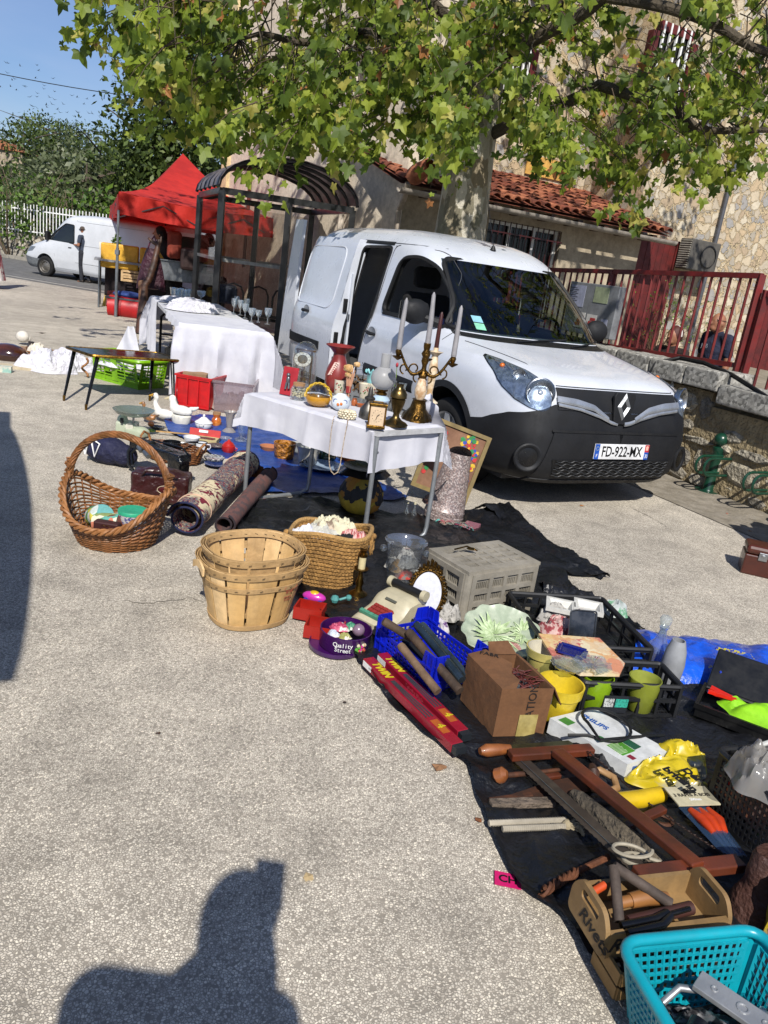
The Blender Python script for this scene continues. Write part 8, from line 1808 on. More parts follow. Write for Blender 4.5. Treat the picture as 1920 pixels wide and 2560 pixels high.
MB().box((L_*.5,.14,.112),(.06,.012,.004),R=Matrix.Rotation(.5,3,'X')).build('maker_plate',mat('55564c',.5),t);MB().bar((L_+.02,.20,.10),(L_+.075,.17,.085),.014).build('lever',mat('8e2420',.4),t)
MB().grid(lambda u,v:Vector((L_*(.3+.35*u),-.0015,.012+.02*v+.006*sin(u*9))),10,2).build('paint_wear',mat('3a2c26',.8),t)
for(a_,b_,lb,d_)in(((730,1552),(800,1566),'small red wooden drawer holding a pink toy car at the sheet edge',.10),((756,1600),(852,1616),'red toy till drawer lying nearer, left of the adding machine',.11)):
 A,B=G(*a_),G(*b_);t_,L_=hexbox('red_till_box',lb,'box',A+Vector((0,0,.012)),B+Vector((0,0,.012)),d_,.055,mat('9c1c10',.4,c2='84160c',ns=6),lip=0,wall=.007)
t=T('toy_car','pink and yellow plastic toy car sitting in the red drawer','toy',G(768,1530)+Vector((.02,.04,.06)),-.2);MB().sph((0,0,0),.035,16,sc=(1.6,.8,.7)).build('body',mat('b8309a',.3,coat=.5),t,smooth=True);MB().sph((-.0,0,.018),.018,12,sc=(1.3,1,.6)).build('roof',mat('c9a522',.3),t,smooth=True)
for x in(-.03,.035):MB().cyl((x,-.03,-.012),(x,-.024,-.012),.012).build('wheel',mat('2a3a9c',.4),t)
o=MB().sph((0,0,0),.02,8).cyl((.02,0,0),(.05,.01,.01),.006).sph((.06,.01,.012),.014,8).build('toy_figure',mat('4a8a86',.5),loc=G(830,1545)+Vector((0,.05,.07)));tag(o,'tiny grey-green toy figure in the red drawer','toy')
t=T('purple_tin','oval purple sweet tin reading Quality Street, full of odds and ends','tin',loc_(860,1618,.014));PU=mat('3c1052',.28,c2='330c48',coat=.5)
Rt=.105;MB().lathe([(.001,0),(Rt*.97,0),(Rt,.004),(Rt,.07),(Rt*1.02,.073),(Rt*.98,.074),(Rt*.96,.01),(.001,.008)],n=50).build('body',[PU],t,auto=40);MB().lathe([(.001,.0),(Rt*1.03,.0),(Rt*1.05,.004),(Rt*1.05,.018),(Rt*1.03,.018),(Rt*1.02,.004),(.001,.004)],(-.035,-.018,-.006),50).build('lid',PU,t,auto=40)
for s_,z_,dz,x in(('Quality',.026,.045,-.18),('Street',.026,.024,-.10)):
 for i,ch in enumerate(s_):a=-pi/2-.32+x*0+i*.105+(0 if s_=='Quality' else.05);nn=Vector((cos(a),sin(a),0));text('lettering',ch,z_,WHITE,t,frame(nn*(Rt+.0012)+Vector((0,0,dz)),(-nn.y,nn.x,0),(0,0,1)),.0004)
mb=MB();rj=random.Random(4)
for i in range(16):a=-pi/2+.72+rj.uniform(-.22,.22);mb.mi(i%4).sph((Rt*cos(a),Rt*sin(a),rj.uniform(.018,.048)),.008,8)
mb.build('sweet_print',[mat(c,.4)for c in('c05a2a','b32f7a','5a9a3a','c9c4a2')],t)
for i,(x,y,r_,c_,lb)in enumerate([(-.03,.03,.045,'a83a5c','pink rubber gloves in the purple tin'),(.05,.0,.035,'7c6678','mauve glass ball in the purple tin'),(-.045,-.04,.025,'b9c0cc','white printed card in the purple tin'),(.0,-.045,.028,'8a8a4a','black-spotted yellow dice box in the purple tin'),(.015,.045,.03,'2f7a5a','green and cream book in the purple tin')]):
 o=MB().sph((0,0,0),r_*.75,14).build('trinket',mat(c_,.25,coat=.5),smooth=True)if i==1 else heap('trinket',(0,0,0),r_,r_*.8,.03,mat(c_,.5,c2='d0c8c0',ns=30,lo=.55,hi=.6),5+i,None,14,fold=.02);o.location=t.location+Vector((x,y,.052+(.02 if i==1 else 0)));tag(o,lb,'trinket')
def slab(name,label,cat,A,B,w,h,m,z=ZS,grp=None,side=1):
 u_=(B-A);L_=u_.length;t_=T(name,label,cat,A+Vector((0,0,z-A.z)),ang(A,B),grp);MB().box((L_/2,side*w/2,h/2),(L_,w,h)).build('body',m,t_,bevel=.002);return t_,L_
RM=mat('8c0c24',.4,c2='7c0a1f',coat=.3)
for k_,(a_,b_,w_,z_,lb)in enumerate((((903,1680),(1122,1900),.047,.028,'nearer long red wiper blade box lettered TWIN, at the sheet edge'),((940,1664),(1138,1862),.045,.022,'second red wiper blade box partly under the first'))):
 t_,L_=slab('wiper_box',lb,'box',G(*a_),G(*b_),w_,.032,RM,z_)
 M_=Matrix.Translation((0,0,.0332));text('lettering','TWIN',.042,mat('c4b41a',.5),t_,M_@Matrix.Translation((L_*.17,w_*.5,0)),.0004,bold=.002,shear=.3);text('number','4',.042,mat('c4b41a',.5),t_,M_@Matrix.Translation((L_*.83,w_*.55,0)),.0004,bold=.001)
 for j in range(3):MB().box((L_*.52,w_*(.25+.2*j),.0330),(L_*.42,.006,.001),rz=.03*(j-1)).build('blade_window',mat('3a3c40',.3),t_)
 MB().box((L_+.012,w_/2,.016),(.024,w_*.9,.028)).build('end_cap',mat('23272c',.3),t_);MB().box((L_*.06,-.0008,.016),(.06,.001,.022)).build('barcode_label',WHITE,t_);MB().box((L_*.83,w_*.5,.0325),(.08,.03,.0006)).build('gold_print',mat('a8541a',.5),t_)
 text('side_text','Teknika Blade',.022,mat('a33a4a',.5),t_,frame((L_*.5,-.001,.016),(1,0,0),(0,0,1)),.0003)
A,B=G(1073,1748),G(938,1634);u_=(B-A).normalized();L_=dist(A,B);v_=Vector((u_.y,-u_.x,0));
if v_.x<0:v_=-v_
BC=mat('0a1fb0',.35,c2='0918a0');Wc=.25;t=T('blue_crate','bright blue plastic crate with raised corners holding old hammer handles','crate',A+Vector((0,0,ZS)))
Z_=Vector((0,0,1))
def cp(o,d_,W,hgt=.095,nx=14,ny=4):return MB().lattice(o,d_,Z_,W,hgt,nx,ny,.0065,.006,border=.014)
for o_,d_,W in((Vector(),u_,L_),(v_*Wc,u_,L_)):cp(o_,d_,W).build('side',BC,t)
for o_ in(Vector(),u_*L_):cp(o_,v_,Wc,.095,9,4).build('side',BC,t)
for o_,su,sv in((Vector(),1,1),(u_*L_,-1,1),(v_*Wc,1,-1),(u_*L_+v_*Wc,-1,-1)):
 mb=MB();c_=.065
 for d_,s_ in((u_,su),(v_,sv)):
  n_=u_.cross(v_)*0+(v_ if d_==u_ else u_);Mx=frame(o_-n_*.004*(1 if(sv if d_==u_ else su)>0 else-1),d_*s_,Z_);mb.prism([(0,.0),(c_,.0),(c_,.10),(c_*1.5,.105)if False else(c_,.12),(c_*.9,.155),(0,.155)],-.003,.003,Mx)
  for zz in(.05,.10):mb.prism([(0,zz),(c_,zz),(c_,zz+.008),(0,zz+.008)],-.010,.010,Mx)
  for xx in(0,.033):mb.prism([(xx,0),(xx+.006,0),(xx+.006,.15),(xx,.15)],-.009,.009,Mx)
 mb.build('corner_tower',BC,t)
MB().bar(v_*Wc/2+Vector((0,0,.004)),u_*L_+v_*Wc/2+Vector((0,0,.004)),Wc,.006).build('base',BC,t)
OW=mat('4c3a2a',.75,c2='33261c',ns=14,bump=.2,bs=60,stretch=(1,1,.3));
for i,(a_,b_,za,zb,r_,m_,lb)in enumerate([((958,1552),(1030,1596),.21,.15,.017,OW,'short dark turned wooden handle sticking out of the blue crate'),((1020,1578),(1150,1728),.19,.10,.018,OW,'long thick wooden handle lying across the blue crate'),((1000,1612),(1095,1730),.17,.09,.0165,mat('6b5540',.75,c2='54402e',ns=14,bump=.2,bs=60),'paler wooden handle on the left in the blue crate'),((1040,1560),(1155,1700),.20,.13,.017,mat('4a5a66',.25,.8,c2='36434c'),'blue-grey steel tube beside the wooden handles'),((1055,1560),(1168,1690),.18,.12,.014,mat('5c6c74',.25,.8,c2='414e55'),'thinner steel tube at the right of the blue crate'),((1010,1600),(1110,1690),.08,.05,.014,BLK,'black metal bar low in the blue crate'),((985,1620),(1070,1710),.06,.04,.012,mat('2a2a2c',.5),'dark rod at the bottom of the blue crate')]):
 a3,b3=G(*a_,za),G(*b_,zb);tag(MB().tube([a3,a3.lerp(b3,.05),a3.lerp(b3,.5),b3],[r_*.8,r_,r_*.94,r_],12).build('hammer_shaft' if 'handle' in lb else 'metal_rod',m_,smooth=True),lb,'tool')
A,B,C_=G(1229,1854),G(1354,1851),G(1141,1764);u_=(B-A).normalized();v_=Vector((-u_.y,u_.x,0));Wb,Db=dist(A,B),.235;Hb=.188;KB=mat('6e4a2c',.85,c2='5e3e24',ns=5,bump=.15,bs=20)
t=T('cardboard_box','old brown cardboard box with torn flaps holding rusty red wires','box',A+Vector((0,0,ZS)),ang(A,B)+.0)
sh=-.04;Q=[(0,0),(Wb,0),(Wb+sh,Db),(sh,Db)];mb=MB()
vs=[(x,y,0)for x,y in Q]+[(x*1.02,y*1.02,Hb)for x,y in Q];mb.add(vs,[(0,1,5,4),(1,2,6,5),(2,3,7,6),(3,0,4,7),(3,2,1,0)]);o=mb.build('box',KB,t);s_=o.modifiers.new('s','SOLIDIFY');s_.thickness=.004;bake(o)
fl_=lambda P,nm='flap':(lambda o:(setattr(o.modifiers.new('s','SOLIDIFY'),'thickness',.004),bake(o)))(MB().add(P,[tuple(range(len(P)))]).build(nm,KB,t))
fl_([(sh*1.02,Db*1.02,Hb),(0,0,Hb),(.05,.0,Hb-.004),(.085,.05,Hb+.004),(.075,.10,Hb+.002),(.10,.16,Hb+.008),(.03,.25,Hb+.014)]);fl_([(Wb*1.02,0,Hb),((Wb+sh)*1.02,Db*1.02,Hb),(Wb+.035,Db*.95,Hb-.05),(Wb+.055,.02,Hb-.08)]);fl_([(Wb+sh,Db,Hb),(sh+.08,Db,Hb),(sh+.09,Db+.05,Hb+.025),(Wb+sh-.02,Db+.05,Hb+.03)])
text('print','CATION',.042,mat('1c130e',.8),t,frame((Wb*.63,-.0035,Hb*.68),(0,0,1),(-1,0,0)),.0004);text('print','FABR',.03,mat('1c130e',.8),t,frame((.03,.21,Hb+.016),(.9,-.4,-.05),(.3,.9,.05)),.0004)
MB().box((Wb*.62,-.004,.045),(.07,.002,.085)).build('old_tape',mat('a3935a',.6,c2='8f7f48',ns=20),t)
mb=MB();rj=random.Random(5)
for i in range(9):mb.tube([(rj.uniform(.08,.2),rj.uniform(.05,.17),Hb-.05+rj.uniform(0,.05))for j in range(6)],.002,4)
mb.build('wire',mat('5c2420',.5),t);MB().box((.14,.12,Hb-.07),(.15,.17,.03)).build('grey_sheets',mat('4e5358',.6),t)
pc_=G(1243,1640);t=T('leaf_platter','large ceramic platter moulded with pale green palm leaves and a pink centre','platter',pc_+Vector((0,.02,ZS+.06)),.3);t.rotation_euler=(.38,-.05,.25)
Rp=.165;MB().lathe([(.001,0),(.08,.0),(.14,.018),(Rp,.035),(Rp*.97,.04),(.13,.024),(.001,.008)],n=64,sx=1.05,sy=.95,wav=lambda r,h,a,i:(r*(1+(.03*sin(a*11)if r>.12 else 0)),h+(.004*sin(a*14)if r>.12 else 0))).build('plate',mat('a5ad98',.3,c2='8f9a84',ns=12,coat=.5),t,smooth=True)
mb=MB();rj=random.Random(2)
for(cx_,cy_,n_,l_,a0,a1)in((-.03,.0,17,.115,.3,6.1),(.10,.0,9,.09,1.0,5.2)):
 for i in range(n_):
  a=a0+(a1-a0)*i/n_;l2=l_*rj.uniform(.7,1.05);d_=Vector((cos(a),sin(a),0));n2=Vector((-d_.y,d_.x,0));c0=Vector((cx_,cy_,.014));f_=lambda s:c0+d_*l2*s+Vector((0,0,.012*sin(pi*s*.7)+(.022 if(c0+d_*l2*s).length>.12 else 0)*s))
  mb.add([f_(.05),f_(.45)+n2*.013,f_(1),f_(.45)-n2*.013],[(0,1,2,3)]);mb.tube([f_(.05)+Vector((0,0,.001)),f_(.5)+Vector((0,0,.004)),f_(.97)],.0014,4)
mb.build('leaf_relief',mat('93a878',.35,c2='b3c29c',ns=40,coat=.3),t);MB().sph((.03,-.07,.012),.06,14,sc=(1.1,.7,.16)).build('pink_relief',mat('a8807a',.35,c2='94685f',ns=60,bump=.5,bs=80),t,smooth=True)
FLO=voro(['d9b070','d8a860','c96a4a','dcc088','d9a45a','a8323c','e0cc9c'],14,r=.5,bump=0,warp=.35,smooth=True)
Q=[G(*p,.17)for p in((1345,1589),(1497,1600),(1561,1664),(1548,1692),(1450,1690),(1387,1658))];c0=sum(Q,Vector())/6;t=T('floral_tray','orange flowered flat tray lying across the back black crate','tray',(c0.x,c0.y,.17));MB().prism([(q.x-c0.x,q.y-c0.y)for q in Q],0,.010).build('tray',FLO,t)
t=T('blue_dish','small square cobalt blue dish on the floral tray','dish',G(1430,1630,.186),-.35);mb=MB().box((0,0,.0),(.085,.07,.006));[mb.bar(a_,b_,.016,.008)for a_,b_ in(((-.05,-.04,.006),(.05,-.04,.006)),((-.05,.04,.006),(.05,.04,.006)),((-.05,-.032,.0061),(-.05,.032,.0061)),((.05,-.032,.0061),(.05,.032,.0061)))];mb.build('dish',mat('0e1566',.12,coat=.8),t,bevel=.003)
o=MB().lathe([(.001,.002),(.05,0),(.07,.02),(.062,.022),(.001,.01)],n=44,wav=lambda r,h,a,i:(r*(1+.06*sin(a*11)),h+.006*cos(a*7))).build('glass_ashtray',GLS,loc=G(1480,1668,.183),smooth=True);tag(o,'scalloped clear glass dish on the corner of the floral tray','dish')
o=MB().lathe([(.001,.002),(.05,0),(.065,.016),(.06,.018),(.001,.01)],n=44,wav=lambda r,h,a,i:(r*(1+.05*sin(a*13)),h)).build('glass_ashtray',GLS,loc=G(1418,1668,.183),smooth=True);tag(o,'frilly clear glass dish behind the cream pot','dish')
POT=[(.001,0),(.046,0),(.050,.004),(.062,.085),(.068,.086),(.071,.118),(.066,.118),(.058,.085),(.046,.01),(.001,.01)]
def pot(label,p,m,sc=1.,prof=POT,rot=None,mi=None):
 t_=T('flower_pot',label,'pot',p,0);t_.scale=(sc,)*3;MB().lathe(prof,n=40).build('pot',m,t_,auto=40)
 if mi:MB().lathe([(prof[-4][0]*.985,prof[-4][1]),(prof[1][0]*.9,.02)],n=40).build('inner_glaze',mi,t_,smooth=True)
 if rot:t_.rotation_euler=rot
YEL=mat('c9b02a',.35,c2='bfa524');pot('bright yellow plastic flower pot right of the cardboard box',loc_(1382,1802),YEL,1.2)
pot('cream flower pot with a pale yellow outside behind the cardboard box',loc_(1340,1718,.06),mat('b5a962',.35),1.0,mi=mat('c4bda8',.4))
BKC=mat('121315',.45,c2='1a1b1e',ns=8)
def bcrate(label,A,B,Dp,H_,z=ZS,nx=5,name='black_crate',rails=(.0,.55,1.),grid=None,spl=.012):
 u_=(B-A).normalized();L_=dist(A,B);t_=T(name,label,'crate',(A.x,A.y,z),ang(A,B));Z_=Vector((0,0,1))
 for o_,d_,W,n_ in(((0,0,0),(1,0,0),L_,nx),((L_,0,0),(0,1,0),Dp,max(2,nx*2//3)),((L_,Dp,0),(-1,0,0),L_,nx),((0,Dp,0),(0,-1,0),Dp,max(2,nx*2//3))):
  mb=MB();o_=Vector(o_);d_=Vector(d_);nrm=d_.cross(Z_)
  if grid:mb.lattice(o_,d_,Z_,W,H_,*(grid if W==L_ else(grid[0]*2//3,grid[1])),.007,.006,border=.018)
  else:
   for f_ in rails:mb.bar(o_+d_*.001+Z_*(.008+(H_-.016)*f_),o_+d_*(W-.001)+Z_*(.008+(H_-.016)*f_),.014,.013)
   for i in range(n_+1):mb.bar(o_+d_*(.007+(W-.014)*i/n_)+Z_*.002-nrm*.0012,o_+d_*(.007+(W-.014)*i/n_)+Z_*(H_-.002)-nrm*.0012,.013 if 0<i<n_ else.03,.011)
  mb.build('side',BKC,t_)
 MB().lattice((.01,.01,.004),(1,0,0),(0,1,0),L_-.02,Dp-.02,10,6,.006,.005).build('base',BKC,t_)
 MB().tube([(x,y,H_)for x,y in rnd_poly([(-.004,-.004),(L_+.004,-.004),(L_+.004,Dp+.004),(-.004,Dp+.004)],.02)],.009,6,close=True).build('rim',BKC,t_);return t_,L_
t,Lb=bcrate('open black crate holding lime and olive plant pots with a green price label',G(1440,1796),G(1680,1806),.17,.135)
MB().box((Lb*.34,-.012,.055),(Lb*.25,.004,.07)).build('label_holder',mat('1c1f26',.5),t);MB().box((Lb*.27,-.0155,.062),(.038,.002,.034)).build('white_label',mat('b9bcb9',.6,c2='6a6d6c',ns=200,lo=.5,hi=.55),t);MB().box((Lb*.40,-.0155,.062),(.05,.002,.034)).build('green_label',mat('2c9a86',.6,c2='1c6a5c',ns=200,lo=.52,hi=.56),t)
TALL=[(.001,0),(.045,0),(.05,.006),(.064,.115),(.065,.142),(.061,.142),(.058,.115),(.045,.02),(.001,.02)]
pot('lime green tall pot standing in the front black crate',loc_(1474,1782,.03),mat('7a9c14',.35,coat=.3),.92,TALL);pot('olive green tall pot standing in the front black crate',loc_(1590,1788,.03),mat('7c842c',.3,coat=.4),.94,TALL,mi=mat('8f9640',.3,coat=.4))
t,Lb=bcrate('back black crate with white trays and crumpled newspaper',G(1352,1690),G(1610,1700),.50,.125,nx=6)
for i,(px,py,lb)in enumerate([(1392,1535,'white rectangular plastic tray, left one in the back black crate'),(1462,1538,'white rectangular plastic tray, right one in the back black crate')]):
 p=G(px,py,.12);t_,_=hexbox('white_tray',lb,'tray',p+Vector((-.05,-.02,0)),p+Vector((.06,-.04,0)),.11,.035,mat('c6c5bf',.4),lip=.010,taper=.012);t_.location.z=.125
tq_=(G(1458,1655)-Vector((0,0,CAMH))).dot(_f);t=T('silver_tray','tarnished rectangular silver tray standing upright by the white trays','tray',D(1457,1562,tq_))
Ms=frame((0,0,0),mr,Vector((0,.35,1)));MB().prism(rnd_poly([(-.055,-.06),(.055,-.06),(.055,.06),(-.055,.06)],.02),-.003,.0,Ms).build('tray',mat('54565a',.22,.9,c2='3a3c3e',ns=12),t)
MB().tube([Ms@Vector((x*(1+.04*sin(k*.9)),y*(1+.04*sin(k*.9)),.003))for k,(x,y)in enumerate(rnd_poly([(-.057,-.062),(.057,-.062),(.057,.062),(-.057,.062)],.02))],.004,6,close=True).build('rim',mat('6c6e70',.25,.9),t,smooth=True)
NP=mat('a5a29c',.9,c2='6c6a66',ns=60,lo=.5,hi=.6)
for i,(px,py,z_,r_,c_,lb)in enumerate([(1375,1590,.08,.075,NP,'crumpled grey newspaper left of the silver tray'),(1430,1600,.07,.06,mat('a49490',.9,c2='5a4a48',ns=50,lo=.5,hi=.6),'dark printed newspaper under the silver tray'),(1525,1575,.09,.07,mat('a9b0ad',.8,c2='5a8a6a',ns=25,lo=.5,hi=.6),'colour-printed leaflet standing right of the silver tray'),(1380,1608,.06,.08,mat('b99c96',.85,c2='8a3a40',ns=30,lo=.5,hi=.55),'red and white paper wrapper behind the floral tray'),(1112,1570,.05,.06,NP,'newspaper wad between the gilt mirror and the grey crate'),(1095,1600,.02,.05,mat('b5b0b4',.8,c2='5a3a6a',ns=40,lo=.52,hi=.58),'white and purple printed paper under the gilt mirror')]):
 o=heap('newspaper',(0,0,0),r_,r_*.8,.09,c_,110+i,None,20,fold=.04);g=G(px,py);o.location=(g.x,g.y,z_);tag(o,lb,'paper')
t=T('decanter','clear glass decanter with a stopper in front of the blue shopping bag','decanter',loc_(1628,1690))
MB().lathe([(.001,.004),(.05,.0),(.056,.02),(.056,.10),(.04,.135),(.016,.16),(.014,.20),(.022,.215),(.019,.215),(.011,.20),(.03,.14),(.05,.10),(.05,.012),(.001,.012)],n=36).build('glass_body',glass((.80,.87,.95),.02,1,1.9,.06),t,smooth=True);MB().lathe([(.001,.20),(.011,.21),(.020,.225),(.026,.25),(.02,.262),(.001,.265)],n=20).build('stopper',GLSF,t,smooth=True);MB().sph((-.01,-.05,.055),.02,10,sc=(1,.3,1)).build('green_leaf_print',mat('1f5a3a',.5),t)
o=lat('tall_grey_vase','matt grey bullet-shaped vase beside the glass decanter','vase',1663,1728,[(.001,0),(.034,0),(.044,.05),(.047,.11),(.040,.17),(.026,.215),(.022,.215),(.03,.17),(.001,.12)],mat('8b8d90',.4,c2='83858a'),36,z=0,dz=ZS)
sb_=MB().grid(lambda u,v:(lambda g:Vector((g.x,g.y,.02+.085*sin(pi*v)**.6*(1+.4*NZ.noise(Vector((u*6,v*3,0))))+.007*NZ.noise(Vector((u*22,v*9,3))))))(G(1575+390*u,1592+48*u+(118+0*u)*v)),60,24)
t=T('shopping_bag','crinkled shiny blue woven shopping bag lying flat with yellow printed handles','bag',(0,0,0));sb_.build('bag',mat('1050c4',.3,c2='0c3fa6',ns=8,bump=.3,bs=18,coat=.4),t,smooth=True)
for pts in([(1790,1622),(1830,1628),(1875,1640),(1895,1668)],[(1775,1668),(1800,1682),(1845,1690),(1890,1680)]):MB().tube([G(x,y,.115 if j==1 else.10)for j,(x,y)in enumerate(pts)],.009,5).build('yellow_handle',mat('b0a42a',.5,c2='0a2f9c',ns=90,lo=.5,hi=.52),t)
A,B=G(1730,1800),G(1990,1900);t,Lc=hexbox('black_case','open black plastic case at the right edge','case',A+Vector((0,0,ZS)),B+Vector((0,0,ZS)),.20,.055,mat('0a0a0b',.35),lip=.008);MB().box((Lc/2,.27,.10),(Lc,.012,.2),R=Matrix.Rotation(-.95,3,'X')).build('lid',mat('0d0e10',.35),t,bevel=.01)
tag(MB().bar(G(1775,1722,.09),G(1858,1765,.07),.035,.02).bar(G(1770,1728,.11),G(1840,1750,.10),.012).build('red_triangle',mat('c9200e',.35)),'folded red warning triangle in the black case','warning triangle')
o=heap('hi_vis_vest',(0,0,0),.17,.08,.07,mat('8ccc10',.7,c2='7ab80c'),44,None,24,fold=.09,rz=-.5);o.location=G(1895,1800,.06)+Vector((.03,0,0));tag(o,'bright yellow-green hi-vis vest folded on the black case','vest')
A,B=G(1555,1962),G(1664,1928);t=T('lamp_box','white and green printed bulb box lettered PHILIPS','box',A+Vector((0,0,ZS)),ang(A,B));Lp=dist(A,B);Dq=.30;shx=-.07;Hq=.06
MB().prism([(0,0),(Lp,0),(Lp+shx,Dq),(shx,Dq)],0,Hq).build('box',mat('c9cbca',.5),t)
fq=lambda x,y:Matrix.Translation((x,y,Hq+.0006))@Matrix.Rotation(-pi/2+.25,4,'Z');PB=mat('16509c',.5)
for nm,P,c_ in(('green_panel',[(.02,.04),(.085,.045),(.075,.11),(.01,.105)],'4a8a2a'),('dark_green_panel',[(.088,.05),(.125,.055),(.115,.11),(.078,.105)],'1c5038'),('green_picture',[(-.04,.24),(.0,.245),(-.01,.285),(-.05,.28)],'3a7a30'),('red_label',[(.035,.010),(.055,.012),(.05,.036),(.03,.034)],'7c1c30')):MB().prism(P,Hq,Hq+.001,None).build(nm,mat(c_,.5),t)
MB().cyl((.015,.14,Hq),(.015,.14,Hq+.0012),.018).build('green_disc',mat('2a6a34',.5),t);mb=MB()
for j in range(10):mb.box((.03+.003*(j%3),.05+.006*j,Hq+.0013),(.045,.0016,.0004))
mb.build('small_print',mat('b9c4a8',.6),t);text('lettering','PHILIPS',.032,PB,t,fq(.075,.225)@Matrix.Translation((0,0,0)),.0003,bold=.0012);text('lettering','PHILIPS',.026,PB,t,frame((Lp*.33,-.0012,Hq*.55),(1,0,0),(0,0,1)),.0003,bold=.001);MB().box((Lp*.78,-.0012,Hq*.4),(.045,.001,.02)).build('barcode',mat('2a2a2c',.6,c2='c9cbca',ns=300,lo=.49,hi=.51),t)
tag(heap('black_plastic',loc_(1485,1895,.03),.07,.12,.05,KT,51,None,24,rz=.4),'black plastic wad half covering the printed white box','plastic sheet')
cx0=G(1515,1812,.10);tag(MB().tube([G(1420,1838,.08),G(1470,1838,.09)]+[cx0+Vector((.085*cos(a),.085*sin(a),.006*a))for a in np.linspace(-2.2,3.6,22)]+[G(1500,1850,.10),G(1590,1842,.09),G(1660,1838,.05)],.0055,7).build('black_cable',BLK,smooth=True),'loop of thick black cable lying on the white printed box','cable')
SW=mat('5f2a14',.45,c2='45200f',ns=5,stretch=(1,1,.2),bump=.15,bs=50,coat=.2);z_=.06;t=T('bow_saw','large wooden frame saw with a wide steel blade and twisted wire tensioner','saw',G(1500,2030))
o_=Vector(t.location);g_=lambda x,y,z=z_:G(x,y,z)-o_
MB().bar(g_(1275,1888),g_(1480,1874),.040,.026).build('end_arm',SW,t,bevel=.004);MB().bar(g_(1590,2188,.125),g_(1850,2158,.125),.045,.028).build('end_arm',SW,t,bevel=.004)
MB().bar(g_(1392,1880,.075),g_(1745,2168,.14),.045,.024).build('cross_bar',SW,t,bevel=.004)
MB().bar(g_(1302,1902,.05),g_(1600,2180,.12),.0025,.0025).build('blade_core',STEEL,t)
bl_=(g_(1600,2180)-g_(1302,1902)).normalized();bn=Vector((-bl_.y,bl_.x,0));n_=60;P=[]
a3,b3=g_(1298,1895,.045),g_(1608,2180,.118)
for i in range(n_+1):P.append(a3.lerp(b3,i/n_)+bn*.027)
Q_=[a3.lerp(b3,i/n_/1.)-bn*(.027+(.003 if i%2 else 0))for i in range(n_+1)]
MB().add(P+Q_,[(i,i+1,n_+2+i,n_+1+i)for i in range(n_)]).build('blade',mat('4c433a',.45,.25,c2='3a322b',ns=14),t)
mb=MB()
for ph_ in(0,pi):mb.tube([g_(1472,1878,.075).lerp(g_(1835,2150,.075),s)+Vector((.004*cos(s*90+ph_),.004*sin(s*90+ph_),-.02*sin(pi*s)))for s in np.linspace(0,1,80)],.002,4)
mb.build('twisted_wire',mat('2a1a14',.6,.5),t);MB().bar(g_(1560,2068,.05),g_(1660,2022,.07),.026,.018).build('toggle',SW,t,bevel=.003)
def tl3_(name,label,cat,parts,px,py):
 t_=T(name,label,cat,G(px,py));o2=Vector(t_.location)
 for nm,m_,pts,r_ in parts:MB().tube([G(*p)-o2 for p in pts],r_,10).build(nm,m_,t_,smooth=True)
 return t_
HWD=mat('8a5228',.4,c2='6a3a1a',ns=8,coat=.3);RST=mat('3a2418',.7,.3,c2='54301c',ns=20);GRYW=mat('6a5d50',.85,c2='4c4238',ns=10,bump=.5,bs=50)
def flat(name,pts,z,m,par,h=.003):o2=Vector(par.location);q=[G(x,y,z)-o2 for x,y in pts];return MB().prism([(a.x,a.y)for a in q],z-h,z,None).build(name,m,par)
t=tl3_('hand_saw','long saw with a turned orange-brown wooden handle behind the frame saw','saw',[('handle',HWD,[(1200,1878,.05),(1215,1876,.05),(1245,1874,.05),(1275,1872,.05)],[.012,.022,.020,.015])],1230,1890);flat('blade',[(1275,1862),(1430,1850),(1465,1868),(1280,1885)],.04,mat('4a4a34',.4,.7,c2='36362a',ns=20),t)
tl3_('wooden_knob_tool','old tool with a round split wooden knob and rusty shaft under the frame saw','tool',[('knob',HWD,[(1238,1945,.02),(1246,1940,.035),(1258,1936,.045),(1268,1936,.05)],[.012,.026,.025,.012]),('shaft',RST,[(1268,1938,.04),(1340,1932,.04),(1412,1922,.035)],[.009,.008,.006])],1250,1950)
t=tl3_('panel_saw','rusty panel saw with a pale open wooden handle beside the white box','saw',[('handle',mat('a8845a',.5,c2='8c6a44',ns=8),[(1478,1930,.05),(1500,1925,.055),(1535,1945,.055),(1542,1970,.05),(1515,1985,.05),(1485,1972,.05),(1475,1948,.05),(1480,1930,.05)],.012)],1500,1960);flat('blade',[(1250,1995),(1385,1950),(1480,1935),(1490,1975),(1400,1990)],.035,RST,t)
tag(MB().tube([G(1480,1915,.06),G(1484,1932,.06),G(1487,1950,.05)],[.012,.02,.012],12).build('dark_knob',WOODD,smooth=True),'dark wooden knob above the pale saw handle','knob')  # tool knob of dark wood
for i,(a_,b_,w_,h_,m_,lb)in enumerate([((1225,2010),(1385,2005),.03,.02,GRYW,'grey-brown wooden batten crossing under the frame saw, left end'),((1470,2005),(1545,2003),.022,.016,GRYW,'short grey-brown batten end right of the log'),((1352,1945),(1400,1938),.02,.014,SW,'stub of brown batten under the saw arm'),((1225,2000),(1330,1985),.02,.006,RST,'rusty flat blade in front of the panel saw')]):tag(MB().bar(G(*a_,ZS+.015),G(*b_,ZS+.015),w_,h_).build('batten',m_,bevel=.003),lb,'batten')
tag(MB().tube([G(1430,1985,.04),G(1445,1998,.04),G(1520,2060,.042),G(1600,2125,.042),G(1660,2180,.04)],[.018,.028,.031,.034,.03],14).build('weathered_log',mat('5f5648',.9,c2='3f382e',ns=8,bump=1,bs=35,stretch=(1,.4,1)),smooth=True),'weathered grey wooden log lying under the frame saw','log')
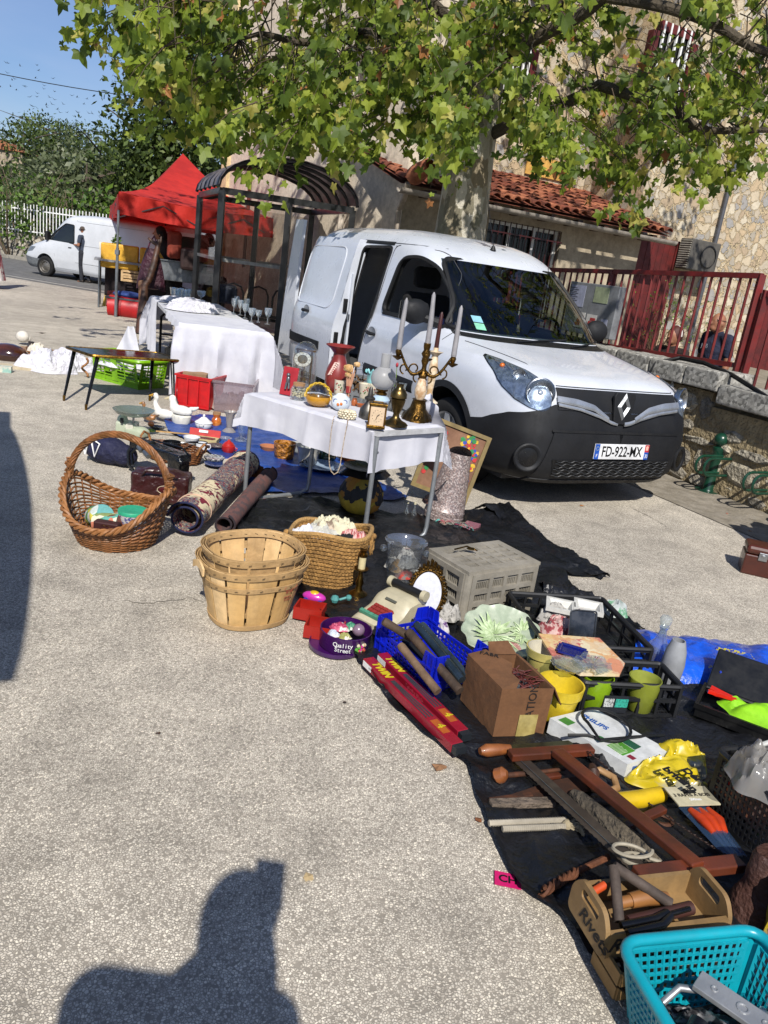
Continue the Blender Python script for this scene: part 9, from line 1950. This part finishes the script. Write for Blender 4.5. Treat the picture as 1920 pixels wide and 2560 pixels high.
for(a_,b_,lb)in(((1222,2058),(1415,2050),'upper rope-wrapped white rod on the black sheet'),((1256,2072),(1412,2066),'lower rope-wrapped white rod on the black sheet')):
 tag(MB().tube([G(*a_,.035).lerp(G(*b_,.035),s)for s in np.linspace(0,1,60)],[.0085+.0014*(i%2)for i in range(60)],8).build('rope_rod',mat('9c9484',.8),smooth=True),lb,'rod')
mb=MB();[mb.tube([G(1412,2062,.035)+Vector((.0,.0,.0)),G(1412,2062,.035)+Vector((.02+.02*rj.random(),rj.uniform(-.02,.02),rj.uniform(-.01,.02))),G(1412,2062,.035)+Vector((.045+.012*rj.random(),rj.uniform(-.026,.026),rj.uniform(-.015,.01)))],.003,4)for i in range(40)];tag(mb.sph(G(1418,2062,.035),.016,10).build('frayed_knot',mat('a5987c',.9)),'frayed straw knot ending the rope-wrapped rods','knot')
aA,aB=G(1355,2230,.03),G(1440,2180,.04);mb=MB().tube([aB,G(1522,2142,.06)],.009,8)
for k_ in(0,pi):mb.tube([aA.lerp(aB,s)+Vector((.006*cos(s*22+k_),.012*sin(s*22+k_),.012*cos(s*22+k_)))for s in np.linspace(0,1,50)],.006,5)
tag(mb.build('rusty_auger',mat('6b3f24',.75,.2,c2='54301c',ns=20,bump=.3),smooth=True),'rusty spiral wood auger lying by the sheet edge','auger')
tag(MB().tube([G(1655,2050,.03)+Vector((.03*cos(a),.022*sin(a),0))for a in np.linspace(0,2*pi,24)[:-1]],.007,6,close=True).build('iron_ring',RST,smooth=True),'rusty iron ring between the saw bar and the rasp packet','ring')
YB=mat('b5a012',.3,c2='8f8c7a',ns=5,coat=.4,lo=.52,hi=.58)
for i,(px,py,rx,ry,h_,lb)in enumerate([(1660,1975,.13,.08,.10,'crumpled yellow and clear plastic bag behind the frame saw'),(1690,1930,.09,.09,.10,'upper fold of yellow plastic bag touching the white box')]):
 o=heap('yellow_bag',(0,0,0),rx,ry,h_,YB,130+i,None,30,fold=.06);o.location=loc_(px,py,.03);tag(o,lb,'bag')
bp_=G(1708,1950,.115);[text('bag_lettering',s_,.042,BLK,o,Matrix.Translation(bp_-Vector(o.location)+Vector((.0,0,.008)))@Matrix.Rotation(-1.0,4,'Z')@Matrix.Translation((0,dy,0)),.0005,bold=.002)for s_,dy in(('Dér',.040),('britann',-.018))]
tag(MB().tube([G(1545,2002,.05),G(1600,1998,.05),G(1655,1985,.05)],[.026,.028,.024],14).build('yellow_tube',mat('c4a414',.35,coat=.3),smooth=True),'bright yellow cylindrical handle left of the yellow bag','handle')
rA,rB=G(1738,2078),G(1850,2215);t=T('rasp_packet','packet with a cream header reading JEU 3 RAPES A BOIS 200mm over orange handles','packet',rA+Vector((0,0,.05)),ang(rA,rB));Lr=dist(rA,rB)+.02
MB().grid(lambda u,v:Vector((-.05+Lr*1.0*u,(-.055+.11*v)*(1-.35*u),.012+.018*sin(pi*v))),16,10).build('plastic_sleeve',glass((.6,.7,.85),.08,1,1.5,.15,(.15,.3,.6)),t,smooth=True)
MB().box((-.055,0,.035),(.085,.145,.004)).build('header_card',mat('bdb598',.6),t);Mh=Matrix.Translation((-.055,0,.0376))@Matrix.Rotation(-pi/2,4,'Z')
Mh=Matrix.Translation((-.055,0,.0376))@Matrix.Rotation(pi/2,4,'Z')
for s_,y_,z_ in(('JEU',.024,.020),('3 RAPES A BOIS',.002,.0185),('200mm',-.018,.013)):text('header_text',s_,z_,mat('2a2622',.7)if y_>-.01 else WHITE,t,Mh@Matrix.Translation((0,y_,0)),.0003,bold=.0005)
MB().box((-.055-.018*-1*-1,0,.0373),(.016,.045,.0006)).build('black_band',BLK,t)
for j in range(3):MB().tube([(-.01,-.03+.03*j,.02),(.05,-.025+.025*j,.03),(.09,-.018+.018*j,.022)],[.010,.016,.010],10).build('orange_handle',mat('b53a14',.35),t,smooth=True);MB().bar((.09,-.018+.018*j,.02),(Lr-.06,-.012+.012*j,.015),.012,.004).build('rasp_blade',STEEL,t)
A,B=G(1762,2010),G(1905,2150);A,B=G(1755,2030),G(1925,2205);v_=(B-A).normalized();t,Lk=bcrate('tall black lattice crate at the right edge with a clear plastic bag inside',A,B,.30,.21,grid=(14,8))
for i,(px,py,z_,r_,h_,m_,lb)in enumerate([(1895,1960,.20,.10,.14,glass((.75,.73,.70),.15,1,1.5,.45,(.5,.48,.45)),'crinkled clear plastic bag bulging over the black lattice crate'),(1850,2000,.05,.10,.08,mat('5a3018',.8,c2='2a1810',ns=9),'brown leather scraps inside the black lattice crate')]):
 o=heap('clear_bag' if i==0 else 'leather_scraps',(0,0,0),r_,r_,h_,m_,140+i,None,26,fold=.05);g=G(px,py,z_);o.location=g;tag(o,lb,('bag','leather')[i])
tag(MB().bar(G(1818,1985,.05),G(1835,1905,.22),.02,.008).build('red_strip',mat('a31410',.4)),'upright red strip inside the black lattice crate','strip');tag(MB().tube([G(1870,1895,.20),G(1885,1868,.24),G(1925,1855,.26)],.008,8).build('white_handle',mat('b5b5b0',.4),smooth=True),'curved white plastic handle above the clear plastic bag','handle')  # the white piece is a curved plastic handle
PLY=mat('8c7048',.6,c2='785e3a',ns=6,bump=.1,bs=60);zr=.155;TL_,TR_,BL_,BR_=G(1423,2226,zr),G(1700,2192,zr),G(1560,2345,zr),G(1838,2312,zr);u_=(TR_-TL_)+(BR_-BL_);u_.z=0;print('rivet',TL_,TR_,BL_,BR_)
t=T('rivet_box','open plywood tool box hand-lettered Rivets with slotted end handles','box',Vector((BL_.x-.035,BL_.y+.01,.075)),ang(Vector(),u_));Lx,Dy,Hx=(TR_-TL_).length+.03,(TL_-BL_).length,.07
MB().box((Lx/2,.006,Hx/2),(Lx-.024,.012,Hx)).build('side',PLY,t);MB().box((Lx/2,Dy-.006,Hx/2),(Lx-.024,.012,Hx)).build('side',PLY,t);MB().box((Lx/2,Dy/2,.005),(Lx-.024,Dy-.024,.01)).build('base',PLY,t);MB().box((Lx*.6,Dy/2,Hx*.45),(.010,Dy-.025,Hx*.8)).build('divider',PLY,t)
for x in(.006,Lx-.006):
 Mx=frame((x,0,0),(0,1,0),(0,0,1));out=rnd_poly([(0,0),(Dy,0),(Dy,Hx),(Dy*.82,Hx+.040),(Dy*.18,Hx+.040),(0,Hx)],.02);o=MB().prism(out,-.006,.006,Mx).build('end_panel',PLY,t);sl_=rnd_poly([(Dy*.26,Hx-.002),(Dy*.74,Hx-.002),(Dy*.74,Hx+.024),(Dy*.26,Hx+.024)],.014);boolean(o,[cutter(MB().prism(sl_,-.03,.03,Mx))])
text('lettering','Rivets',.05,mat('120d0a',.8),t,frame((-.001,Dy*.30,Hx*.55),(0,-1,0),(0,0,1)),.0006,bold=.0006,shear=.4);text('lettering','Rivets',.05,mat('120d0a',.8),t,frame((.075,-.001,Hx*.5),(1,0,0),(0,0,1)),.0006,bold=.0006,shear=.4)
bo=Matrix.Rotation(ang(Vector(),u_),3,'Z');bl=Vector(t.location)
def inbox(name,label,cat,segs,m):return tag(MB_segs(segs).build(name,m,smooth=True),label,cat)
def MB_segs(segs):
 mb=MB()
 for pts,r_ in segs:mb.tube([bl+bo@Vector(p)for p in pts],r_,10)
 return mb
inbox('wood_clamp','grey wooden V-shaped clamp on top of the plywood box','clamp',[([(.06,.04,.06),(.09,.14,.125)],.013),([(.09,.14,.125),(.21,.06,.075)],.013)],mat('4c4038',.7,c2='3a302a',ns=8,bump=.2));inbox('turned_tool','orange-brown turned handle with a steel collar in the plywood box','handle',[([(.08,.09,.06),(.12,.09,.065)],.014),([(.12,.09,.065),(.16,.09,.07),(.22,.085,.065)],[.018,.02,.015])],mat('8a5c30',.4,coat=.2));inbox('leather_case','brown leather tool sleeve in the plywood box','sleeve',[([(.08,.035,.06),(.26,.045,.07)],.016)],mat('3f2018',.6));inbox('black_pliers','black-handled pliers with steel jaws at the front of the plywood box','pliers',[([(.05,.02,.07),(.14,.018,.08),(.18,.03,.08)],.010),([(.05,-.005,.075),(.14,-.005,.085),(.18,.02,.08)],.010),([(.18,.025,.08),(.24,.03,.085)],.006)],BLKG);inbox('red_nut','orange plastic clip in the corner of the plywood box','clip',[([(.03,.12,.07),(.07,.13,.08)],.010)],mat('c04a1c',.4))
rc=G(1600,2160,.10);tag(MB().tube([rc+Vector((.05*cos(a)-.03*(a>6),.03*sin(a),.004*a))for a in np.linspace(0,12.5,60)],.005,6).build('rope_coil',mat('9c9482',.7),smooth=True),'loops of cream cord above the plywood box','cord')
t=T('slatted_crate','pale wooden slatted crate with black printing under the plywood box','crate',Vector((BL_.x,BL_.y-.03,.0)),ang(Vector(),u_))
for k_ in range(2):MB().box((.135,0,.025+.040*k_),(.26,.008,.034)).build('slat',mat('9c7a4a',.7,c2='3a2c1c',ns=30,lo=.55,hi=.6),t);MB().box((.004,.05,.025+.040*k_),(.008,.10,.034)).build('slat',mat('9c7a4a',.7),t)
TEAL=mat('0a90a0',.32,c2='088494',ns=3,coat=.2);c4=[(1570,2392,.20),(1880,2352,.20)];A,B=G(1556,2362,.19),G(1893,2330,.19);u_=(B-A);u_.z=0;Lt_=u_.length;u_.normalize();v_=Vector((u_.y,-u_.x,0));Dt=.30;Ht=.17
t=T('teal_basket','turquoise plastic lattice basket full of metal parts in the bottom right corner','basket',(A.x,A.y,.022),ang(Vector(),u_));fl=.035
tl=[((0,0),(Lt_,0)),((Lt_,0),(Lt_,-Dt)),((0,-Dt),(Lt_,-Dt)),((0,0),(0,-Dt))]
ins=lambda x,y:Vector((x+(fl if x==0 else-fl),y+(-fl if y==0 else fl),0))
for(a_,b_)in tl:
 T0,T1,B0,B1=Vector((*a_,Ht)),Vector((*b_,Ht)),ins(*a_),ins(*b_);mb=MB();n1,n2=15,7
 P=lambda s,f_:B0.lerp(B1,s).lerp(T0.lerp(T1,s),f_)
 for i in range(n1+1):s=.07+.86*i/n1;mb.bar(P(s,.02),P(s,.9),.0065 if 0<i<n1 else.012,.005)
 for j in range(n2+1):f_=.10+.78*j/n2;mb.bar(P(.05,f_),P(.95,f_),.0055,.0058)
 for s in(.0,.965):mb.add([P(s,0),P(s+.035,0),P(s+.06 if s==0 else s+.035,1),P(s if s==0 else s-.03,1)],[(0,1,2,3)])
 mb.add([P(0,.9),P(1,.9),P(1,1),P(0,1)],[(0,1,2,3)]);mb.build('side',TEAL,t)
MB().tube([(x,y,Ht)for x,y in rnd_poly([(-.006,.006),(Lt_+.006,.006),(Lt_+.006,-Dt-.006),(-.006,-Dt-.006)],.05)],.013,10,close=True).build('rim',TEAL,t,smooth=True);MB().box((Lt_/2,-Dt/2,.004),(Lt_-2*fl,Dt-2*fl,.006)).build('base',TEAL,t)
bl=Vector(t.location);bo=Matrix.Rotation(ang(Vector(),u_),3,'Z');CH2=mat('a3a5a8',.4,.6,c2='85878a',ns=20)
inbox('curved_arm','curved grey metal arm arching across the teal basket','bracket',[([(.07,-.08,.09),(.11,-.07,.115),(.17,-.09,.12),(.23,-.13,.11)],.008)],CH2)
mbp=MB().box((0,0,0),(.19,.055,.012),rz=-.7);[mbp.lathe([(r_,.006),(r_,.0085),(r_*.6,.0085),(r_*.6,.006)],(x,-.84*x,0),16)for x,r_ in((.0,.014),(-.045,.008),(.035,.009))];mbp.build('door_plate',mat('b5b7b9',.38,.6,c2='9a9c9e',ns=10),loc=bl+bo@Vector((.20,-.15,.135)),bevel=.003);tag(bpy.context.scene.collection.objects[-1]if False else[o for o in COL.objects if o.name.startswith('door_plate')][0],'shiny nickel plate with round keyholes in the teal basket','plate')
for i,(pts,r_,m_,lb)in enumerate([([(.06,-.18,.07),(.12,-.14,.10)],.022,BLKG,'chunky black tool grip at the left in the teal basket'),([(.10,-.20,.08),(.17,-.18,.09)],.018,mat('5c5c52',.3,.7),'grey-green metal barrel in the teal basket'),([(.14,-.23,.10),(.17,-.19,.12),(.20,-.20,.10)],.012,BLKG,'black curved handle in the teal basket'),([(.05,-.13,.06),(.07,-.20,.06)],.016,CH2,'chrome rod by the left side of the teal basket'),([(.26,-.10,.07),(.33,-.16,.08)],.014,CH2,'chrome tube by the right side of the teal basket')]):inbox('metal_part',lb,'metal part',[(pts,r_)],m_)
mb=MB();[mb.sph(bl+bo@Vector((rj.uniform(.27,.35),rj.uniform(-.24,-.12),.08+rj.uniform(0,.03))),.010,6)for i in range(70)];tag(mb.build('crystal_beads',glass((.9,.9,.92),.02,1,1.9),smooth=False),'glittering crystal drops at the right in the teal basket','crystals')
o=heap('dark_oddments',(0,0,0),.16,.11,.05,mat('15151a',.35,.5,c2='6a6a6c',ns=40,lo=.5,hi=.6),160,None,30,fold=.03);o.location=bl+bo@Vector((.18,-.14,.02));tag(o,'jumble of dark metal parts at the bottom of the teal basket','metal parts')
t=T('striped_bag','standing brown paper bag with yellow and clear plastic at the right edge','bag',G(1905,2330)+Vector((.05,.03,0)));o=MB().grid(lambda u,v:Vector((.14*cos(2*pi*u)*(1-.2*v),.09*sin(2*pi*u)*(1-.5*v),.22*v)),30,12).build('paper_body',mat('4c2f26',.6,c2='3a221c',ns=6,bump=.4),t,smooth=True);crumple(o,.03,.05)
o=MB().grid(lambda u,v:Vector((-.10+.05*u,-.12+.08*u+.03*v,.02+.2*v)),8,10).build('yellow_flap',YB,t,smooth=True);crumple(o,.03,.04)
q0=G(1850,1432);t=T('brown_suitcase','brown leather case with a chrome lock at the right picture edge','suitcase',q0,-.30);MB().box((.16,.09,.065),(.32,.18,.13)).build('body',mat('45190c',.3,c2='3a140a',coat=.3),t,bevel=.008);MB().box((.16,.09,.16),(.32,.18,.055),taper=1.0).build('lid',mat('4a1c0e',.3,c2='3f170b',coat=.3),t,bevel=.02);MB().box((.10,-.003,.13),(.05,.012,.05)).box((.10,-.010,.135),(.018,.008,.018)).build('lock',CHR,t,bevel=.002)
t=T('shadow_table','trestle table added unseen outside the right edge for the shadow it casts','table',(3.30,4.65,0));MB().box((0,0,.75),(1.25,.4,.04)).build('table_top',WOODL,t);[MB().cyl((x,y,0),(x,y,.74),.03).build('leg',WOODD,t)for x in(-.5,.5)for y in(-.25,.25)];MB().sph((-.30,.1,.85),.13,12).cyl((-.30,.1,.77),(-.30,.1,1.0),.05).build('shadow_stand',WOODD,t)  # unseen table and stand, put in only to throw a shadow
for(px,py,w_,lb,s_)in((1268,2206,.05,'pink tape scrap printed CH at the edge of the black sheet','CH'),(655,1248,.04,'pink tape strip on the tarmac under the left table leg','')):
 t=T('pink_tape',lb,'tape',G(px,py)+Vector((0,0,.008)),-.1);MB().box((0,0,0),(w_*1.4,w_,.0015)).build('tape',mat('c41463',.5),t)
 if s_:text('lettering',s_,.035,BLK,t,Matrix.Translation((0,0,.0012)),.0002,bold=.001)
rj=random.Random(9)
for i,(px,py,c_,lb)in enumerate([(1098,1922,'8a6444','dry tan plane leaf on the tarmac beside the black sheet'),(1817,1286,'c0481c','small orange scrap on the ground below the bicycle rack'),(1455,1266,'a8703c','tan dead leaf under the front bumper shade'),(1195,2055,'7a4a2a','brown leaf touching the sheet edge by the rope rods'),(1875,1330,'8a6c4a','pale brown leaf by the shadow at the right edge'),(770,2200,'b09a72','faint beige leaf right of the photographer shadow'),(395,1838,'4a3424','tiny brown twig scrap in the open tarmac'),(860,1760,'3c2e22','dark crumb left of the wiper boxes')]):
 s_=(.028,.012,.018,.016,.018,.016,.008,.008)[i];n_=9;o=MB().add([(0,0,.012*s_/.03)]+[(s_*cos(k*.7)*rj.uniform(.5,1.2),s_*sin(k*.7)*rj.uniform(.5,1.1),rj.uniform(.001,.008))for k in range(n_)],[(0,k+1,(k+1)%n_+1)for k in range(n_)]).build('fallen_leaf',mat(c_,.8),loc=G(px,py)+Vector((0,0,.004)));tag(o,lb,'leaf')
